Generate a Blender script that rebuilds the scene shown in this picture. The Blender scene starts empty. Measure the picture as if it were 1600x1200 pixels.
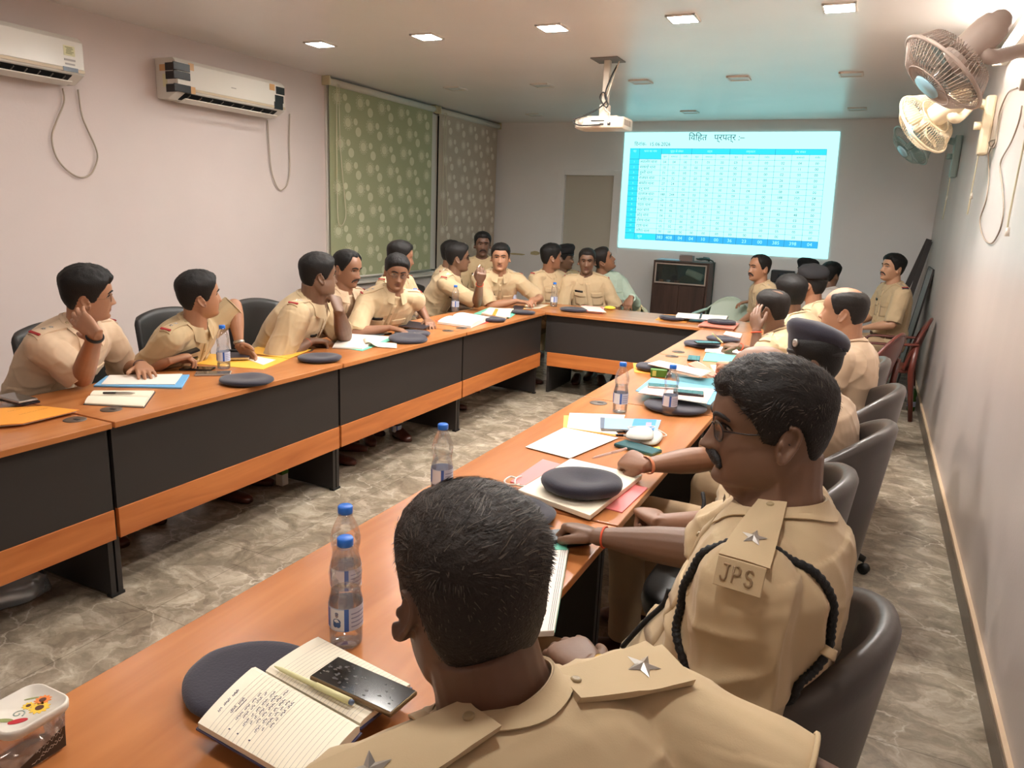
import bpy, bmesh, math, random
import numpy as np
from mathutils import Vector, Matrix, noise as mnoise
from mathutils.bvhtree import BVHTree

random.seed(7)
SC = bpy.context.scene
COL = SC.collection
PI = math.pi
V = Vector

# ------------------------------------------------------------------ camera
CAM_F, CAM_YAW, CAM_PITCH, CAM_ROLL, CAM_Z = 1158.878, -25.2236, -13.0279, 2.4238, 1.6038

def cam_axes():
    y, p, r = math.radians(CAM_YAW), math.radians(CAM_PITCH), math.radians(CAM_ROLL)
    fwd = V((math.sin(y) * math.cos(p), math.cos(y) * math.cos(p), math.sin(p)))
    right = V((math.cos(y), -math.sin(y), 0))
    up = right.cross(fwd)
    R = right * math.cos(r) + up * math.sin(r)
    U = -right * math.sin(r) + up * math.cos(r)
    return R, U, fwd
CR, CU, CF = cam_axes()
CC = V((0, 0, CAM_Z))

def at(px, py, X=None, Y=None, Z=None, d=None):
    """A point seen at pixel (px, py) of the 1600x1200 frame, on the named plane."""
    v = CF + CR * ((px - 800) / CAM_F) - CU * ((py - 600) / CAM_F)
    if d is not None: return CC + v * d
    if X is not None: return CC + v * ((X - CC.x) / v.x)
    if Y is not None: return CC + v * ((Y - CC.y) / v.y)
    return CC + v * ((Z - CC.z) / v.z)

cam_d = bpy.data.cameras.new('camera')
cam_o = bpy.data.objects.new('camera', cam_d)
COL.objects.link(cam_o)
cam_d.sensor_width = 36.0
cam_d.lens = 36.0 * CAM_F / 1600.0
cam_d.clip_start = 0.02
cam_d.clip_end = 100
m = Matrix((CR, CU, -CF)).transposed().to_4x4()
m.translation = CC
cam_o.matrix_world = m
SC.camera = cam_o

# ------------------------------------------------------------------ materials
MATS = {}

def _nt(name):
    m = bpy.data.materials.new(name)
    m.use_nodes = True
    nt = m.node_tree
    b = nt.nodes.get('Principled BSDF')
    return m, nt, b

def lin(c):
    return tuple(((x / 12.92) if x <= 0.04045 else ((x + 0.055) / 1.055) ** 2.4) for x in c)

def mat(name, col, rough=0.5, metal=0.0, bump=None, var=None, spec=None, coat=0.0, sheen=0.0):
    """col: sRGB 0..1.  bump=(scale, strength, distance)  var=(scale, amount)"""
    if name in MATS: return MATS[name]
    m, nt, b = _nt(name)
    c = lin(col)
    b.inputs['Base Color'].default_value = (*c, 1)
    b.inputs['Roughness'].default_value = rough
    b.inputs['Metallic'].default_value = metal
    if spec is not None: b.inputs['Specular IOR Level'].default_value = spec
    if coat: b.inputs['Coat Weight'].default_value = coat
    if sheen: b.inputs['Sheen Weight'].default_value = sheen
    tc = None
    if bump or var:
        tc = nt.nodes.new('ShaderNodeTexCoord')
    if var:
        n = nt.nodes.new('ShaderNodeTexNoise'); n.inputs['Scale'].default_value = var[0]; n.inputs['Detail'].default_value = 4
        nt.links.new(tc.outputs['Object'], n.inputs['Vector'])
        r = nt.nodes.new('ShaderNodeMixRGB'); r.blend_type = 'MIX'
        k = var[1]
        r.inputs[1].default_value = (*[max(0, x * (1 - k)) for x in c], 1)
        r.inputs[2].default_value = (*[min(1, x * (1 + k)) for x in c], 1)
        nt.links.new(n.outputs['Fac'], r.inputs[0])
        nt.links.new(r.outputs[0], b.inputs['Base Color'])
    if bump:
        n = nt.nodes.new('ShaderNodeTexNoise'); n.inputs['Scale'].default_value = bump[0]; n.inputs['Detail'].default_value = 3
        nt.links.new(tc.outputs['Object'], n.inputs['Vector'])
        bp = nt.nodes.new('ShaderNodeBump'); bp.inputs['Strength'].default_value = bump[1]; bp.inputs['Distance'].default_value = bump[2]
        nt.links.new(n.outputs['Fac'], bp.inputs['Height'])
        nt.links.new(bp.outputs[0], b.inputs['Normal'])
    MATS[name] = m
    return m

def emit(name, col, strength):
    if name in MATS: return MATS[name]
    m, nt, b = _nt(name)
    c = lin(col)
    b.inputs['Base Color'].default_value = (0, 0, 0, 1)
    b.inputs['Roughness'].default_value = 0.9
    b.inputs['Specular IOR Level'].default_value = 0.0
    b.inputs['Emission Color'].default_value = (*c, 1)
    b.inputs['Emission Strength'].default_value = strength
    MATS[name] = m
    return m

def clear(name, tint=(0.96, 0.97, 0.98), gloss=0.10, rough=0.04, body=(0.8, 0.85, 0.9), milk=0.06):
    """thin clear plastic or glass sheet"""
    if name in MATS: return MATS[name]
    m, nt, b = _nt(name)
    nt.nodes.remove(b)
    out = nt.nodes['Material Output']
    tr = nt.nodes.new('ShaderNodeBsdfTransparent'); tr.inputs[0].default_value = (*tint, 1)
    gl = nt.nodes.new('ShaderNodeBsdfGlossy'); gl.inputs['Roughness'].default_value = rough
    df = nt.nodes.new('ShaderNodeBsdfDiffuse'); df.inputs[0].default_value = (*lin(body), 1)
    fr = nt.nodes.new('ShaderNodeLayerWeight'); fr.inputs[0].default_value = 0.35
    mp = nt.nodes.new('ShaderNodeMapRange'); mp.inputs[3].default_value = gloss * 0.4; mp.inputs[4].default_value = min(1, gloss * 5)
    nt.links.new(fr.outputs['Fresnel'], mp.inputs[0])
    m1 = nt.nodes.new('ShaderNodeMixShader'); m1.inputs[0].default_value = milk
    m2 = nt.nodes.new('ShaderNodeMixShader')
    nt.links.new(tr.outputs[0], m1.inputs[1]); nt.links.new(df.outputs[0], m1.inputs[2])
    nt.links.new(mp.outputs[0], m2.inputs[0])
    nt.links.new(m1.outputs[0], m2.inputs[1]); nt.links.new(gl.outputs[0], m2.inputs[2])
    nt.links.new(m2.outputs[0], out.inputs[0])
    MATS[name] = m
    return m

def wood(name, c1, c2, scale=(1, 1, 1), rough=0.35, coat=0.0, k=1.0, axis='Y'):
    if name in MATS: return MATS[name]
    m, nt, b = _nt(name)
    tc = nt.nodes.new('ShaderNodeTexCoord')
    mp = nt.nodes.new('ShaderNodeMapping'); mp.inputs['Scale'].default_value = scale
    nt.links.new(tc.outputs['Object'], mp.inputs[0])
    n = nt.nodes.new('ShaderNodeTexNoise'); n.inputs['Scale'].default_value = 3.0 * k; n.inputs['Detail'].default_value = 6; n.inputs['Distortion'].default_value = 0.6
    nt.links.new(mp.outputs[0], n.inputs['Vector'])
    cr = nt.nodes.new('ShaderNodeValToRGB')
    cr.color_ramp.elements[0].position = 0.35; cr.color_ramp.elements[0].color = (*lin(c1), 1)
    cr.color_ramp.elements[1].position = 0.68; cr.color_ramp.elements[1].color = (*lin(c2), 1)
    nt.links.new(n.outputs['Fac'], cr.inputs[0])
    nt.links.new(cr.outputs[0], b.inputs['Base Color'])
    b.inputs['Roughness'].default_value = rough
    b.inputs['Coat Weight'].default_value = coat
    b.inputs['Coat Roughness'].default_value = 0.12
    MATS[name] = m
    return m

# ------------------------------------------------------------------ mesh builder
def frame_for(d, up=V((0, 0, 1))):
    d = d.normalized()
    if abs(d.dot(up)) > 0.98: up = V((0, 1, 0)) if abs(d.y) < 0.9 else V((1, 0, 0))
    s = d.cross(up).normalized()
    u = s.cross(d).normalized()
    return s, u, d

class MB:
    def __init__(self):
        self.v = []; self.f = []; self.mi = []; self.sm = []
    def add(self, verts, faces, mi=0, smooth=True):
        o = len(self.v)
        self.v.extend([tuple(p) for p in verts])
        for f in faces:
            self.f.append(tuple(i + o for i in f)); self.mi.append(mi); self.sm.append(smooth)
        return self
    def box(self, c, s, M=None, mi=0, rz=0.0):
        c = V(c); h = V(s) * 0.5
        R = Matrix.Rotation(rz, 3, 'Z')
        vs = []
        for z in (-1, 1):
            for x, y in ((-1, -1), (1, -1), (1, 1), (-1, 1)):
                p = R @ V((x * h.x, y * h.y, z * h.z)) + c
                vs.append(M @ p if M is not None else p)
        return self.add(vs, [(3, 2, 1, 0), (4, 5, 6, 7), (0, 1, 5, 4), (1, 2, 6, 5), (2, 3, 7, 6), (3, 0, 4, 7)], mi, False)
    def bbox(self, c, s, r=0.005, M=None, mi=0, rz=0.0, seg=2):
        """box with rounded edges"""
        bm = bmesh.new()
        bmesh.ops.create_cube(bm, size=1.0)
        for v in bm.verts: v.co = V((v.co.x * s[0], v.co.y * s[1], v.co.z * s[2]))
        bmesh.ops.bevel(bm, geom=list(bm.edges), offset=r, segments=seg, affect='EDGES', profile=0.5)
        R = Matrix.Rotation(rz, 3, 'Z'); c = V(c)
        bm.verts.index_update()
        vs = [R @ v.co + c for v in bm.verts]
        if M is not None: vs = [M @ p for p in vs]
        fs = [[v.index for v in f.verts] for f in bm.faces]
        bm.free()
        return self.add(vs, fs, mi, False)
    def loft(self, rings, cap=True, mi=0, smooth=True, closed=True):
        n = len(rings[0]); o = len(self.v)
        vs = [p for r in rings for p in r]
        fs = []
        for i in range(len(rings) - 1):
            for j in range(n if closed else n - 1):
                k = (j + 1) % n
                fs.append((i * n + j, i * n + k, (i + 1) * n + k, (i + 1) * n + j))
        if cap and closed:
            fs.append(tuple(range(n))[::-1]); fs.append(tuple((len(rings) - 1) * n + j for j in range(n)))
        return self.add(vs, fs, mi, smooth)
    def tube(self, path, rad, seg=10, mi=0, rounded=False, up=None, closed=False):
        P = [V(p) for p in path]; n = len(P)
        if not isinstance(rad, list): rad = [rad] * n
        rad = [r if isinstance(r, (list, tuple)) else (r, r) for r in rad]
        tang = []
        for i in range(n):
            if closed: t = P[(i + 1) % n] - P[i - 1]
            else: t = P[min(i + 1, n - 1)] - P[max(i - 1, 0)]
            tang.append(t.normalized() if t.length > 1e-9 else V((0, 0, 1)))
        if up is not None:
            s = up.cross(tang[0])
            s = s.normalized() if s.length > 1e-6 else frame_for(tang[0])[0]
        else:
            s = frame_for(tang[0])[0]
        rings = []
        for i in range(n):
            t = tang[i]
            s = (s - t * s.dot(t)).normalized()
            u = t.cross(s)
            a, b = rad[i]
            rings.append([P[i] + s * (a * math.cos(2 * PI * j / seg)) + u * (b * math.sin(2 * PI * j / seg)) for j in range(seg)])
            if rounded and i in (0, n - 1):
                ext = []
                sg = -1 if i == 0 else 1
                for k in (1, 2, 3):
                    an = k * PI / 2 / 3.3
                    e = P[i] + t * (sg * min(a, b) * math.sin(an)); c = math.cos(an)
                    ext.append([e + s * (a * c * math.cos(2 * PI * j / seg)) + u * (b * c * math.sin(2 * PI * j / seg)) for j in range(seg)])
                if i == 0: rings = ext[::-1] + rings
                else: rings += ext
        if closed:
            rings.append(rings[0])
            return self.loft(rings, False, mi)
        return self.loft(rings, True, mi)
    def lathe(self, prof, seg=24, M=None, mi=0, sx=1, sy=1):
        rings = []
        for r, z in prof:
            rings.append([V((r * sx * math.cos(2 * PI * j / seg), r * sy * math.sin(2 * PI * j / seg), z)) for j in range(seg)])
        if M is not None: rings = [[M @ p for p in q] for q in rings]
        return self.loft(rings, True, mi)
    def ell(self, c, r, M=None, mi=0, seg=16, nz=10):
        rings = []
        for i in range(nz + 1):
            a = -PI / 2 + PI * i / nz
            a = max(-PI / 2 + 0.05, min(PI / 2 - 0.05, a))
            rings.append([V((r[0] * math.cos(a) * math.cos(2 * PI * j / seg), r[1] * math.cos(a) * math.sin(2 * PI * j / seg), r[2] * math.sin(a))) for j in range(seg)])
        c = V(c)
        if M is not None: rings = [[M @ p for p in q] for q in rings]
        rings = [[p + c for p in q] for q in rings]
        return self.loft(rings, True, mi)
    def prism(self, poly, z0, z1, mi=0, M=None):
        """poly: list of (x,y) counter clockwise"""
        n = len(poly)
        vs = [V((x, y, z0)) for x, y in poly] + [V((x, y, z1)) for x, y in poly]
        if M is not None: vs = [M @ p for p in vs]
        fs = [tuple(range(n))[::-1], tuple(range(n, 2 * n))] + [(i, (i + 1) % n, n + (i + 1) % n, n + i) for i in range(n)]
        return self.add(vs, fs, mi, False)
    def slab(self, pts, t, mi=0):
        """polygon of 3d points with thickness t downwards"""
        n = len(pts)
        vs = [V(p) for p in pts] + [V(p) - V((0, 0, t)) for p in pts]
        fs = [tuple(range(n)), tuple(range(n, 2 * n))[::-1]] + [(i, n + i, n + (i + 1) % n, (i + 1) % n) for i in range(n)]
        return self.add(vs, fs, mi, False)
    def mesh(self, name):
        me = bpy.data.meshes.new(name)
        me.from_pydata(self.v, [], self.f)
        me.polygons.foreach_set('material_index', self.mi)
        me.polygons.foreach_set('use_smooth', self.sm)
        me.update()
        return me
    def build(self, name, mats, parent=None, bevel=0.0, subsurf=0, smooth_angle=None):
        me = self.mesh(name)
        fix_normals(me)
        for mm in (mats if isinstance(mats, (list, tuple)) else [mats]): me.materials.append(mm)
        o = bpy.data.objects.new(name, me)
        COL.objects.link(o)
        if parent is not None: put_under(o, parent)
        if bevel:
            b = o.modifiers.new('bevel', 'BEVEL'); b.width = bevel; b.segments = 2; b.limit_method = 'ANGLE'; b.angle_limit = 0.6
        if subsurf:
            s = o.modifiers.new('sub', 'SUBSURF'); s.levels = subsurf; s.render_levels = subsurf
        return o

def fix_normals(me):
    bm = bmesh.new(); bm.from_mesh(me)
    bmesh.ops.recalc_face_normals(bm, faces=bm.faces)
    bm.to_mesh(me); bm.free()

def put_under(o, parent):
    """parent in place: geometry was built in world space, the parent may sit anywhere without rotation"""
    o.parent = parent
    M = world_of(parent)
    o.matrix_parent_inverse = M.inverted()

def world_of(o):
    M = o.matrix_basis.copy()
    if o.parent is not None:
        M = world_of(o.parent) @ o.matrix_parent_inverse @ M
    return M

def tag(o, label=None, cat=None, group=None, kind=None):
    if label: o['label'] = label
    if cat: o['category'] = cat
    if group: o['group'] = group
    if kind: o['kind'] = kind
    return o

def empty(name, loc, label=None, cat=None, group=None, rz=0.0):
    o = bpy.data.objects.new(name, None)
    o.empty_display_size = 0.1
    o.location = loc; o.rotation_euler = (0, 0, rz)
    COL.objects.link(o)
    tag(o, label, cat, group)
    return o

def copy_tree(o, parent=None):
    c = o.copy(); COL.objects.link(c)
    if parent is not None: c.parent = parent
    for ch in list(o.children): copy_tree(ch, c)
    return c

def TR(loc, rz=0.0, rx=0.0, ry=0.0, s=1.0):
    return Matrix.Translation(V(loc)) @ Matrix.Rotation(rz, 4, 'Z') @ Matrix.Rotation(rx, 4, 'X') @ Matrix.Rotation(ry, 4, 'Y') @ Matrix.Scale(s, 4)

def remesh(mb, voxel, smooth=1, name='tmp'):
    me = mb.mesh(name); fix_normals(me)
    o = bpy.data.objects.new(name, me); COL.objects.link(o)
    r = o.modifiers.new('r', 'REMESH'); r.mode = 'VOXEL'; r.voxel_size = voxel
    if smooth:
        s = o.modifiers.new('s', 'SMOOTH'); s.factor = 0.5; s.iterations = smooth
    dg = bpy.context.evaluated_depsgraph_get()
    me2 = bpy.data.meshes.new_from_object(o.evaluated_get(dg), depsgraph=dg)
    bpy.data.objects.remove(o); bpy.data.meshes.remove(me)
    me2.polygons.foreach_set('use_smooth', [True] * len(me2.polygons))
    return me2

def link_mesh(name, me, mats, parent=None):
    me.name = name
    me.materials.clear()
    for mm in (mats if isinstance(mats, (list, tuple)) else [mats]): me.materials.append(mm)
    o = bpy.data.objects.new(name, me); COL.objects.link(o)
    if parent is not None: put_under(o, parent)
    return o

def text_geo(s, size, M, extrude=0.0, align='CENTER', xs=1.0, res=2):
    """vertices and faces of a line of lettering lying in the xy plane of M"""
    cu = bpy.data.curves.new('t', 'FONT'); cu.body = s; cu.size = size; cu.extrude = extrude
    cu.align_x = align; cu.align_y = 'CENTER'; cu.resolution_u = res
    o = bpy.data.objects.new('t', cu); COL.objects.link(o)
    dg = bpy.context.evaluated_depsgraph_get()
    me = o.evaluated_get(dg).to_mesh()
    S = Matrix.Diagonal((xs, 1, 1, 1))
    vs = [M @ (S @ v.co) for v in me.vertices]; fs = [tuple(p.vertices) for p in me.polygons]
    o.evaluated_get(dg).to_mesh_clear()
    bpy.data.objects.remove(o); bpy.data.curves.remove(cu)
    return vs, fs

def basis(loc, x, y):
    """4x4 with x axis x, y axis y (orthonormalised), z = x cross y"""
    x = V(x).normalized(); z = x.cross(V(y)).normalized(); y = z.cross(x)
    M = Matrix((x, y, z)).transposed().to_4x4(); M.translation = V(loc)
    return M

def catmull(P, n=8, closed=False):
    P = [V(p) for p in P]; out = []
    m = len(P)
    for i in range(m if closed else m - 1):
        if closed: a, b, c, d = P[i - 1], P[i], P[(i + 1) % m], P[(i + 2) % m]
        else: a, b, c, d = P[max(i - 1, 0)], P[i], P[i + 1], P[min(i + 2, m - 1)]
        for k in range(n):
            t = k / n
            out.append(0.5 * ((2 * b) + (c - a) * t + (2 * a - 5 * b + 4 * c - d) * t * t + (3 * b - a - 3 * c + d) * t ** 3))
    if not closed: out.append(P[-1])
    return out
# ================================================================== ROOM
XL, XLO, XR, XO, XW, YF, YB, ZC, XWL, YN = -2.556, -3.18, -1.172, -0.55, 0.5645, 6.08, 9.797, 2.813, -5.026, -1.7
TT = 0.75

def wall_paint(name, c, rough, streak=0.0):
    m, nt, b = _nt(name)
    tc = nt.nodes.new('ShaderNodeTexCoord')
    n = nt.nodes.new('ShaderNodeTexNoise'); n.inputs['Scale'].default_value = 1.3; n.inputs['Detail'].default_value = 5
    mp = nt.nodes.new('ShaderNodeMapping'); mp.inputs['Scale'].default_value = (1, 1.0, 1.0)
    if streak: mp.inputs['Scale'].default_value = (1, 2.2, 0.35)
    nt.links.new(tc.outputs['Object'], mp.inputs[0]); nt.links.new(mp.outputs[0], n.inputs['Vector'])
    mx = nt.nodes.new('ShaderNodeMixRGB'); l = lin(c); k = 0.07 + streak
    mx.inputs[1].default_value = (*[x * (1 - k) for x in l], 1); mx.inputs[2].default_value = (*[min(1, x * (1 + k)) for x in l], 1)
    nt.links.new(n.outputs['Fac'], mx.inputs[0]); nt.links.new(mx.outputs[0], b.inputs['Base Color'])
    n2 = nt.nodes.new('ShaderNodeTexNoise'); n2.inputs['Scale'].default_value = 60; n2.inputs['Detail'].default_value = 3
    nt.links.new(tc.outputs['Object'], n2.inputs['Vector'])
    bp = nt.nodes.new('ShaderNodeBump'); bp.inputs['Strength'].default_value = 0.12; bp.inputs['Distance'].default_value = 0.004
    nt.links.new(n2.outputs['Fac'], bp.inputs['Height']); nt.links.new(bp.outputs[0], b.inputs['Normal'])
    b.inputs['Roughness'].default_value = rough
    return m

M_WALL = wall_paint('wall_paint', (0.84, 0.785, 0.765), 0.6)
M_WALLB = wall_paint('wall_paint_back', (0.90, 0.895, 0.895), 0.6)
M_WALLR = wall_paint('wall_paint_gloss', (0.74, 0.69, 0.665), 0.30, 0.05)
M_CEIL = wall_paint('ceiling_paint', (0.91, 0.895, 0.885), 0.30)

def floor_mat():
    m, nt, b = _nt('marble_tile')
    N = nt.nodes.new; L = nt.links.new
    tc = N('ShaderNodeTexCoord')
    mp = N('ShaderNodeMapping'); mp.inputs['Rotation'].default_value = (0, 0, 0.35); mp.inputs['Scale'].default_value = (1.0, 1.25, 1)
    L(tc.outputs['Object'], mp.inputs[0])
    def noise(sc, det, rough=0.55, vec=None, dist=0.0):
        n = N('ShaderNodeTexNoise'); n.inputs['Scale'].default_value = sc; n.inputs['Detail'].default_value = det; n.inputs['Roughness'].default_value = rough; n.inputs['Distortion'].default_value = dist
        L(vec or mp.outputs[0], n.inputs['Vector']); return n
    w = noise(3.0, 5)
    ad = N('ShaderNodeMixRGB'); ad.blend_type = 'ADD'; ad.inputs[0].default_value = 0.40
    L(mp.outputs[0], ad.inputs[1]); L(w.outputs['Color'], ad.inputs[2])
    vc = N('ShaderNodeTexVoronoi'); vc.inputs['Scale'].default_value = 4.2; vc.inputs['Randomness'].default_value = 1.0
    L(ad.outputs[0], vc.inputs['Vector'])
    vo = N('ShaderNodeTexVoronoi'); vo.inputs['Scale'].default_value = 4.2; vo.feature = 'DISTANCE_TO_EDGE'
    L(ad.outputs[0], vo.inputs['Vector'])
    vs = N('ShaderNodeTexVoronoi'); vs.inputs['Scale'].default_value = 11.0; L(ad.outputs[0], vs.inputs['Vector'])
    n = noise(5.0, 9, 0.68, ad.outputs[0], 0.8)
    base = N('ShaderNodeValToRGB'); e = base.color_ramp.elements
    e[0].position = 0.30; e[0].color = (*lin((0.50, 0.45, 0.39)), 1)
    e[1].position = 0.70; e[1].color = (*lin((0.83, 0.785, 0.715)), 1)
    k = e.new(0.5); k.color = (*lin((0.645, 0.60, 0.53)), 1)
    L(n.outputs['Fac'], base.inputs[0])
    def cellmul(src, v, lo, fac):
        r = N('ShaderNodeValToRGB'); r.color_ramp.elements[0].color = (*lo, 1); r.color_ramp.elements[1].color = (1.0, 0.985, 0.96, 1)
        s = N('ShaderNodeSeparateColor'); L(v.outputs['Color'], s.inputs[0]); L(s.outputs[0], r.inputs[0])
        x = N('ShaderNodeMixRGB'); x.blend_type = 'MULTIPLY'; x.inputs[0].default_value = fac
        L(src, x.inputs[1]); L(r.outputs[0], x.inputs[2]); return x.outputs[0]
    c = cellmul(base.outputs[0], vc, (0.66, 0.62, 0.58), 0.7)
    c = cellmul(c, vs, (0.62, 0.60, 0.58), 0.55)
    vein = N('ShaderNodeValToRGB'); vein.color_ramp.elements[0].color = (1, 1, 1, 1); vein.color_ramp.elements[1].position = 0.03; vein.color_ramp.elements[1].color = (0, 0, 0, 1)
    L(vo.outputs['Distance'], vein.inputs[0])
    n3 = noise(2.2, 4)
    r3 = N('ShaderNodeMapRange'); r3.inputs[1].default_value = 0.45; r3.inputs[2].default_value = 0.65; r3.inputs[4].default_value = 0.75; L(n3.outputs['Fac'], r3.inputs[0])
    mul = N('ShaderNodeMath'); mul.operation = 'MULTIPLY'; L(vein.outputs[0], mul.inputs[0]); L(r3.outputs[0], mul.inputs[1])
    vm = N('ShaderNodeMixRGB'); vm.inputs[2].default_value = (*lin((0.84, 0.79, 0.72)), 1)
    L(mul.outputs[0], vm.inputs[0]); L(c, vm.inputs[1])
    br = N('ShaderNodeTexBrick'); br.offset = 0.0
    br.inputs['Color1'].default_value = (1, 1, 1, 1); br.inputs['Color2'].default_value = (1, 1, 1, 1); br.inputs['Mortar'].default_value = (0.6, 0.58, 0.55, 1)
    br.inputs['Scale'].default_value = 1.0; br.inputs['Mortar Size'].default_value = 0.0018; br.inputs['Brick Width'].default_value = 1.2; br.inputs['Row Height'].default_value = 0.6
    L(tc.outputs['Object'], br.inputs['Vector'])
    fm = N('ShaderNodeMixRGB'); fm.blend_type = 'MULTIPLY'; fm.inputs[0].default_value = 1.0
    L(vm.outputs[0], fm.inputs[1]); L(br.outputs['Color'], fm.inputs[2])
    L(fm.outputs[0], b.inputs['Base Color'])
    b.inputs['Roughness'].default_value = 0.24
    return m
M_FLOOR = floor_mat()
M_WHITE = mat('white_plastic', (0.86, 0.83, 0.78), 0.35)
M_FRAMEW = mat('white_painted_frame', (0.80, 0.78, 0.74), 0.45)

def struct(name, mb, m, parent=None, bevel=0):
    o = mb.build(name, m, parent, bevel)
    if parent is None: o['kind'] = 'structure'
    return o

T = 0.15
struct('floor', MB().box(((XW + XWL) / 2, (YB + YN) / 2, -0.05), (XW - XWL + 0.4, YB - YN + 0.4, 0.1)), M_FLOOR)
struct('ceiling', MB().box(((XW + XWL) / 2, (YB + YN) / 2, ZC + 0.05), (XW - XWL + 0.4, YB - YN + 0.4, 0.1)), M_CEIL)
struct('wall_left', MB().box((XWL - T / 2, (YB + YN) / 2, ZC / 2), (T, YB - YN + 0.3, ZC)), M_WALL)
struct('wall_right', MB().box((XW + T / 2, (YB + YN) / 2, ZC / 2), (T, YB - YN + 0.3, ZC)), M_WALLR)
struct('wall_near', MB().box(((XW + XWL) / 2, YN - T / 2, ZC / 2), (XW - XWL, T, ZC)), M_WALL)
wb = MB()
dx0, dx1, dz = -3.94, -3.24, 2.13
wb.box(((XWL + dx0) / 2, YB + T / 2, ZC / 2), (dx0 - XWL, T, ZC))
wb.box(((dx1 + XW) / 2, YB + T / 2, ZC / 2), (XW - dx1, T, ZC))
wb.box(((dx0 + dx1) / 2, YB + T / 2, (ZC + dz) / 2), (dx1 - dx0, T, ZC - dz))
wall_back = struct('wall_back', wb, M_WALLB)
pp = MB()
for cx, cz, w, h in ((-4.34, 1.05, 0.17, 0.07), (-4.62, 1.02, 0.3, 0.03), (-4.1, 1.02, 0.22, 0.025), (-3.98, 1.14, 0.05, 0.1)):
    poly = [(cx + w * 0.5 * math.cos(a) * (0.75 + 0.3 * random.random()), cz + h * 0.5 * math.sin(a) * (0.7 + 0.4 * random.random())) for a in [2 * PI * k / 14 for k in range(14)]]
    pp.prism([(x, -z) for x, z in poly], 0, 0.004, 0, Matrix.Translation((0, YB, 0)) @ Matrix.Rotation(PI / 2, 4, 'X') @ Matrix.Diagonal((1, -1, 1, 1)))
pp.build('plaster_patch', mat('old_plaster', (0.72, 0.67, 0.52), 0.8, var=(20, 0.3)), wall_back)
# door
dr = MB().box(((dx0 + dx1) / 2, YB + 0.06, dz / 2), (dx1 - dx0, 0.05, dz))
door = struct('door_1', dr, mat('door_laminate', (0.73, 0.71, 0.66), 0.5))
fr = MB()
for cx in (dx0 - 0.055, dx1 + 0.055): fr.box((cx, YB - 0.012, (dz + 0.07) / 2), (0.11, 0.024, dz + 0.07))
fr.box(((dx0 + dx1) / 2, YB - 0.012, dz + 0.035), (dx1 - dx0, 0.024, 0.07))
struct('door_frame', fr, M_WALLB, door, 0.004)
struct('door_handle', MB().tube([(dx0 + 0.08, YB + 0.035, 1.0), (dx0 + 0.08, YB - 0.02, 1.0), (dx0 + 0.2, YB - 0.02, 1.0)], 0.01, 8), mat('steel', (0.6, 0.6, 0.6), 0.3, 1.0), door)
# skirtings: dark tile with a pale top edge
M_SKIRT = mat('skirting_tile', (0.34, 0.29, 0.24), 0.3, var=(9, 0.25))
M_SKTOP = mat('skirting_top_edge', (0.80, 0.70, 0.58), 0.5)
sk = struct('baseboard_right', MB().box((XW - 0.011, (YB + YN) / 2, 0.045), (0.022, YB - YN, 0.09)), M_SKIRT)
struct('baseboard_cap', MB().box((XW - 0.008, (YB + YN) / 2, 0.096), (0.016, YB - YN, 0.012)), M_SKTOP, sk)
struct('baseboard_left', MB().box((XWL + 0.011, (YB + YN) / 2, 0.045), (0.022, YB - YN, 0.09)), M_SKIRT)
sbk = MB().box(((XWL + dx0 - 0.11) / 2, YB - 0.011, 0.045), (dx0 - 0.11 - XWL, 0.022, 0.09)).box(((XW + dx1 + 0.11) / 2, YB - 0.011, 0.045), (XW - dx1 - 0.11, 0.022, 0.09))
struct('baseboard_back', sbk, M_SKIRT)

# ---- window behind the blinds: white frame and sill, panes closed off by the fabric
wf = MB()
wy0, wy1, wz0, wz1 = 6.12, 9.75, 0.84, 2.74
for y in (wy0, 8.07, wy1 - 0.02): wf.box((XWL + 0.012, y, (wz0 + wz1) / 2), (0.024, 0.22 if y > 7 and y < 9 else 0.05, wz1 - wz0))
for z in (wz0, wz1): wf.box((XWL + 0.012, (wy0 + wy1) / 2, z), (0.024, wy1 - wy0, 0.05))
win = struct('window_1', wf, M_FRAMEW, None, 0.004)
struct('window_sill', MB().box((XWL + 0.04, (wy0 + wy1) / 2, wz0 - 0.04), (0.08, wy1 - wy0 + 0.1, 0.03)), M_FRAMEW, win, 0.004)
struct('pane', MB().box((XWL + 0.006, (wy0 + wy1) / 2, (wz0 + wz1) / 2), (0.004, wy1 - wy0 - 0.1, wz1 - wz0 - 0.05)), mat('window_glass_dark', (0.10, 0.11, 0.11), 0.05), win)

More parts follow.
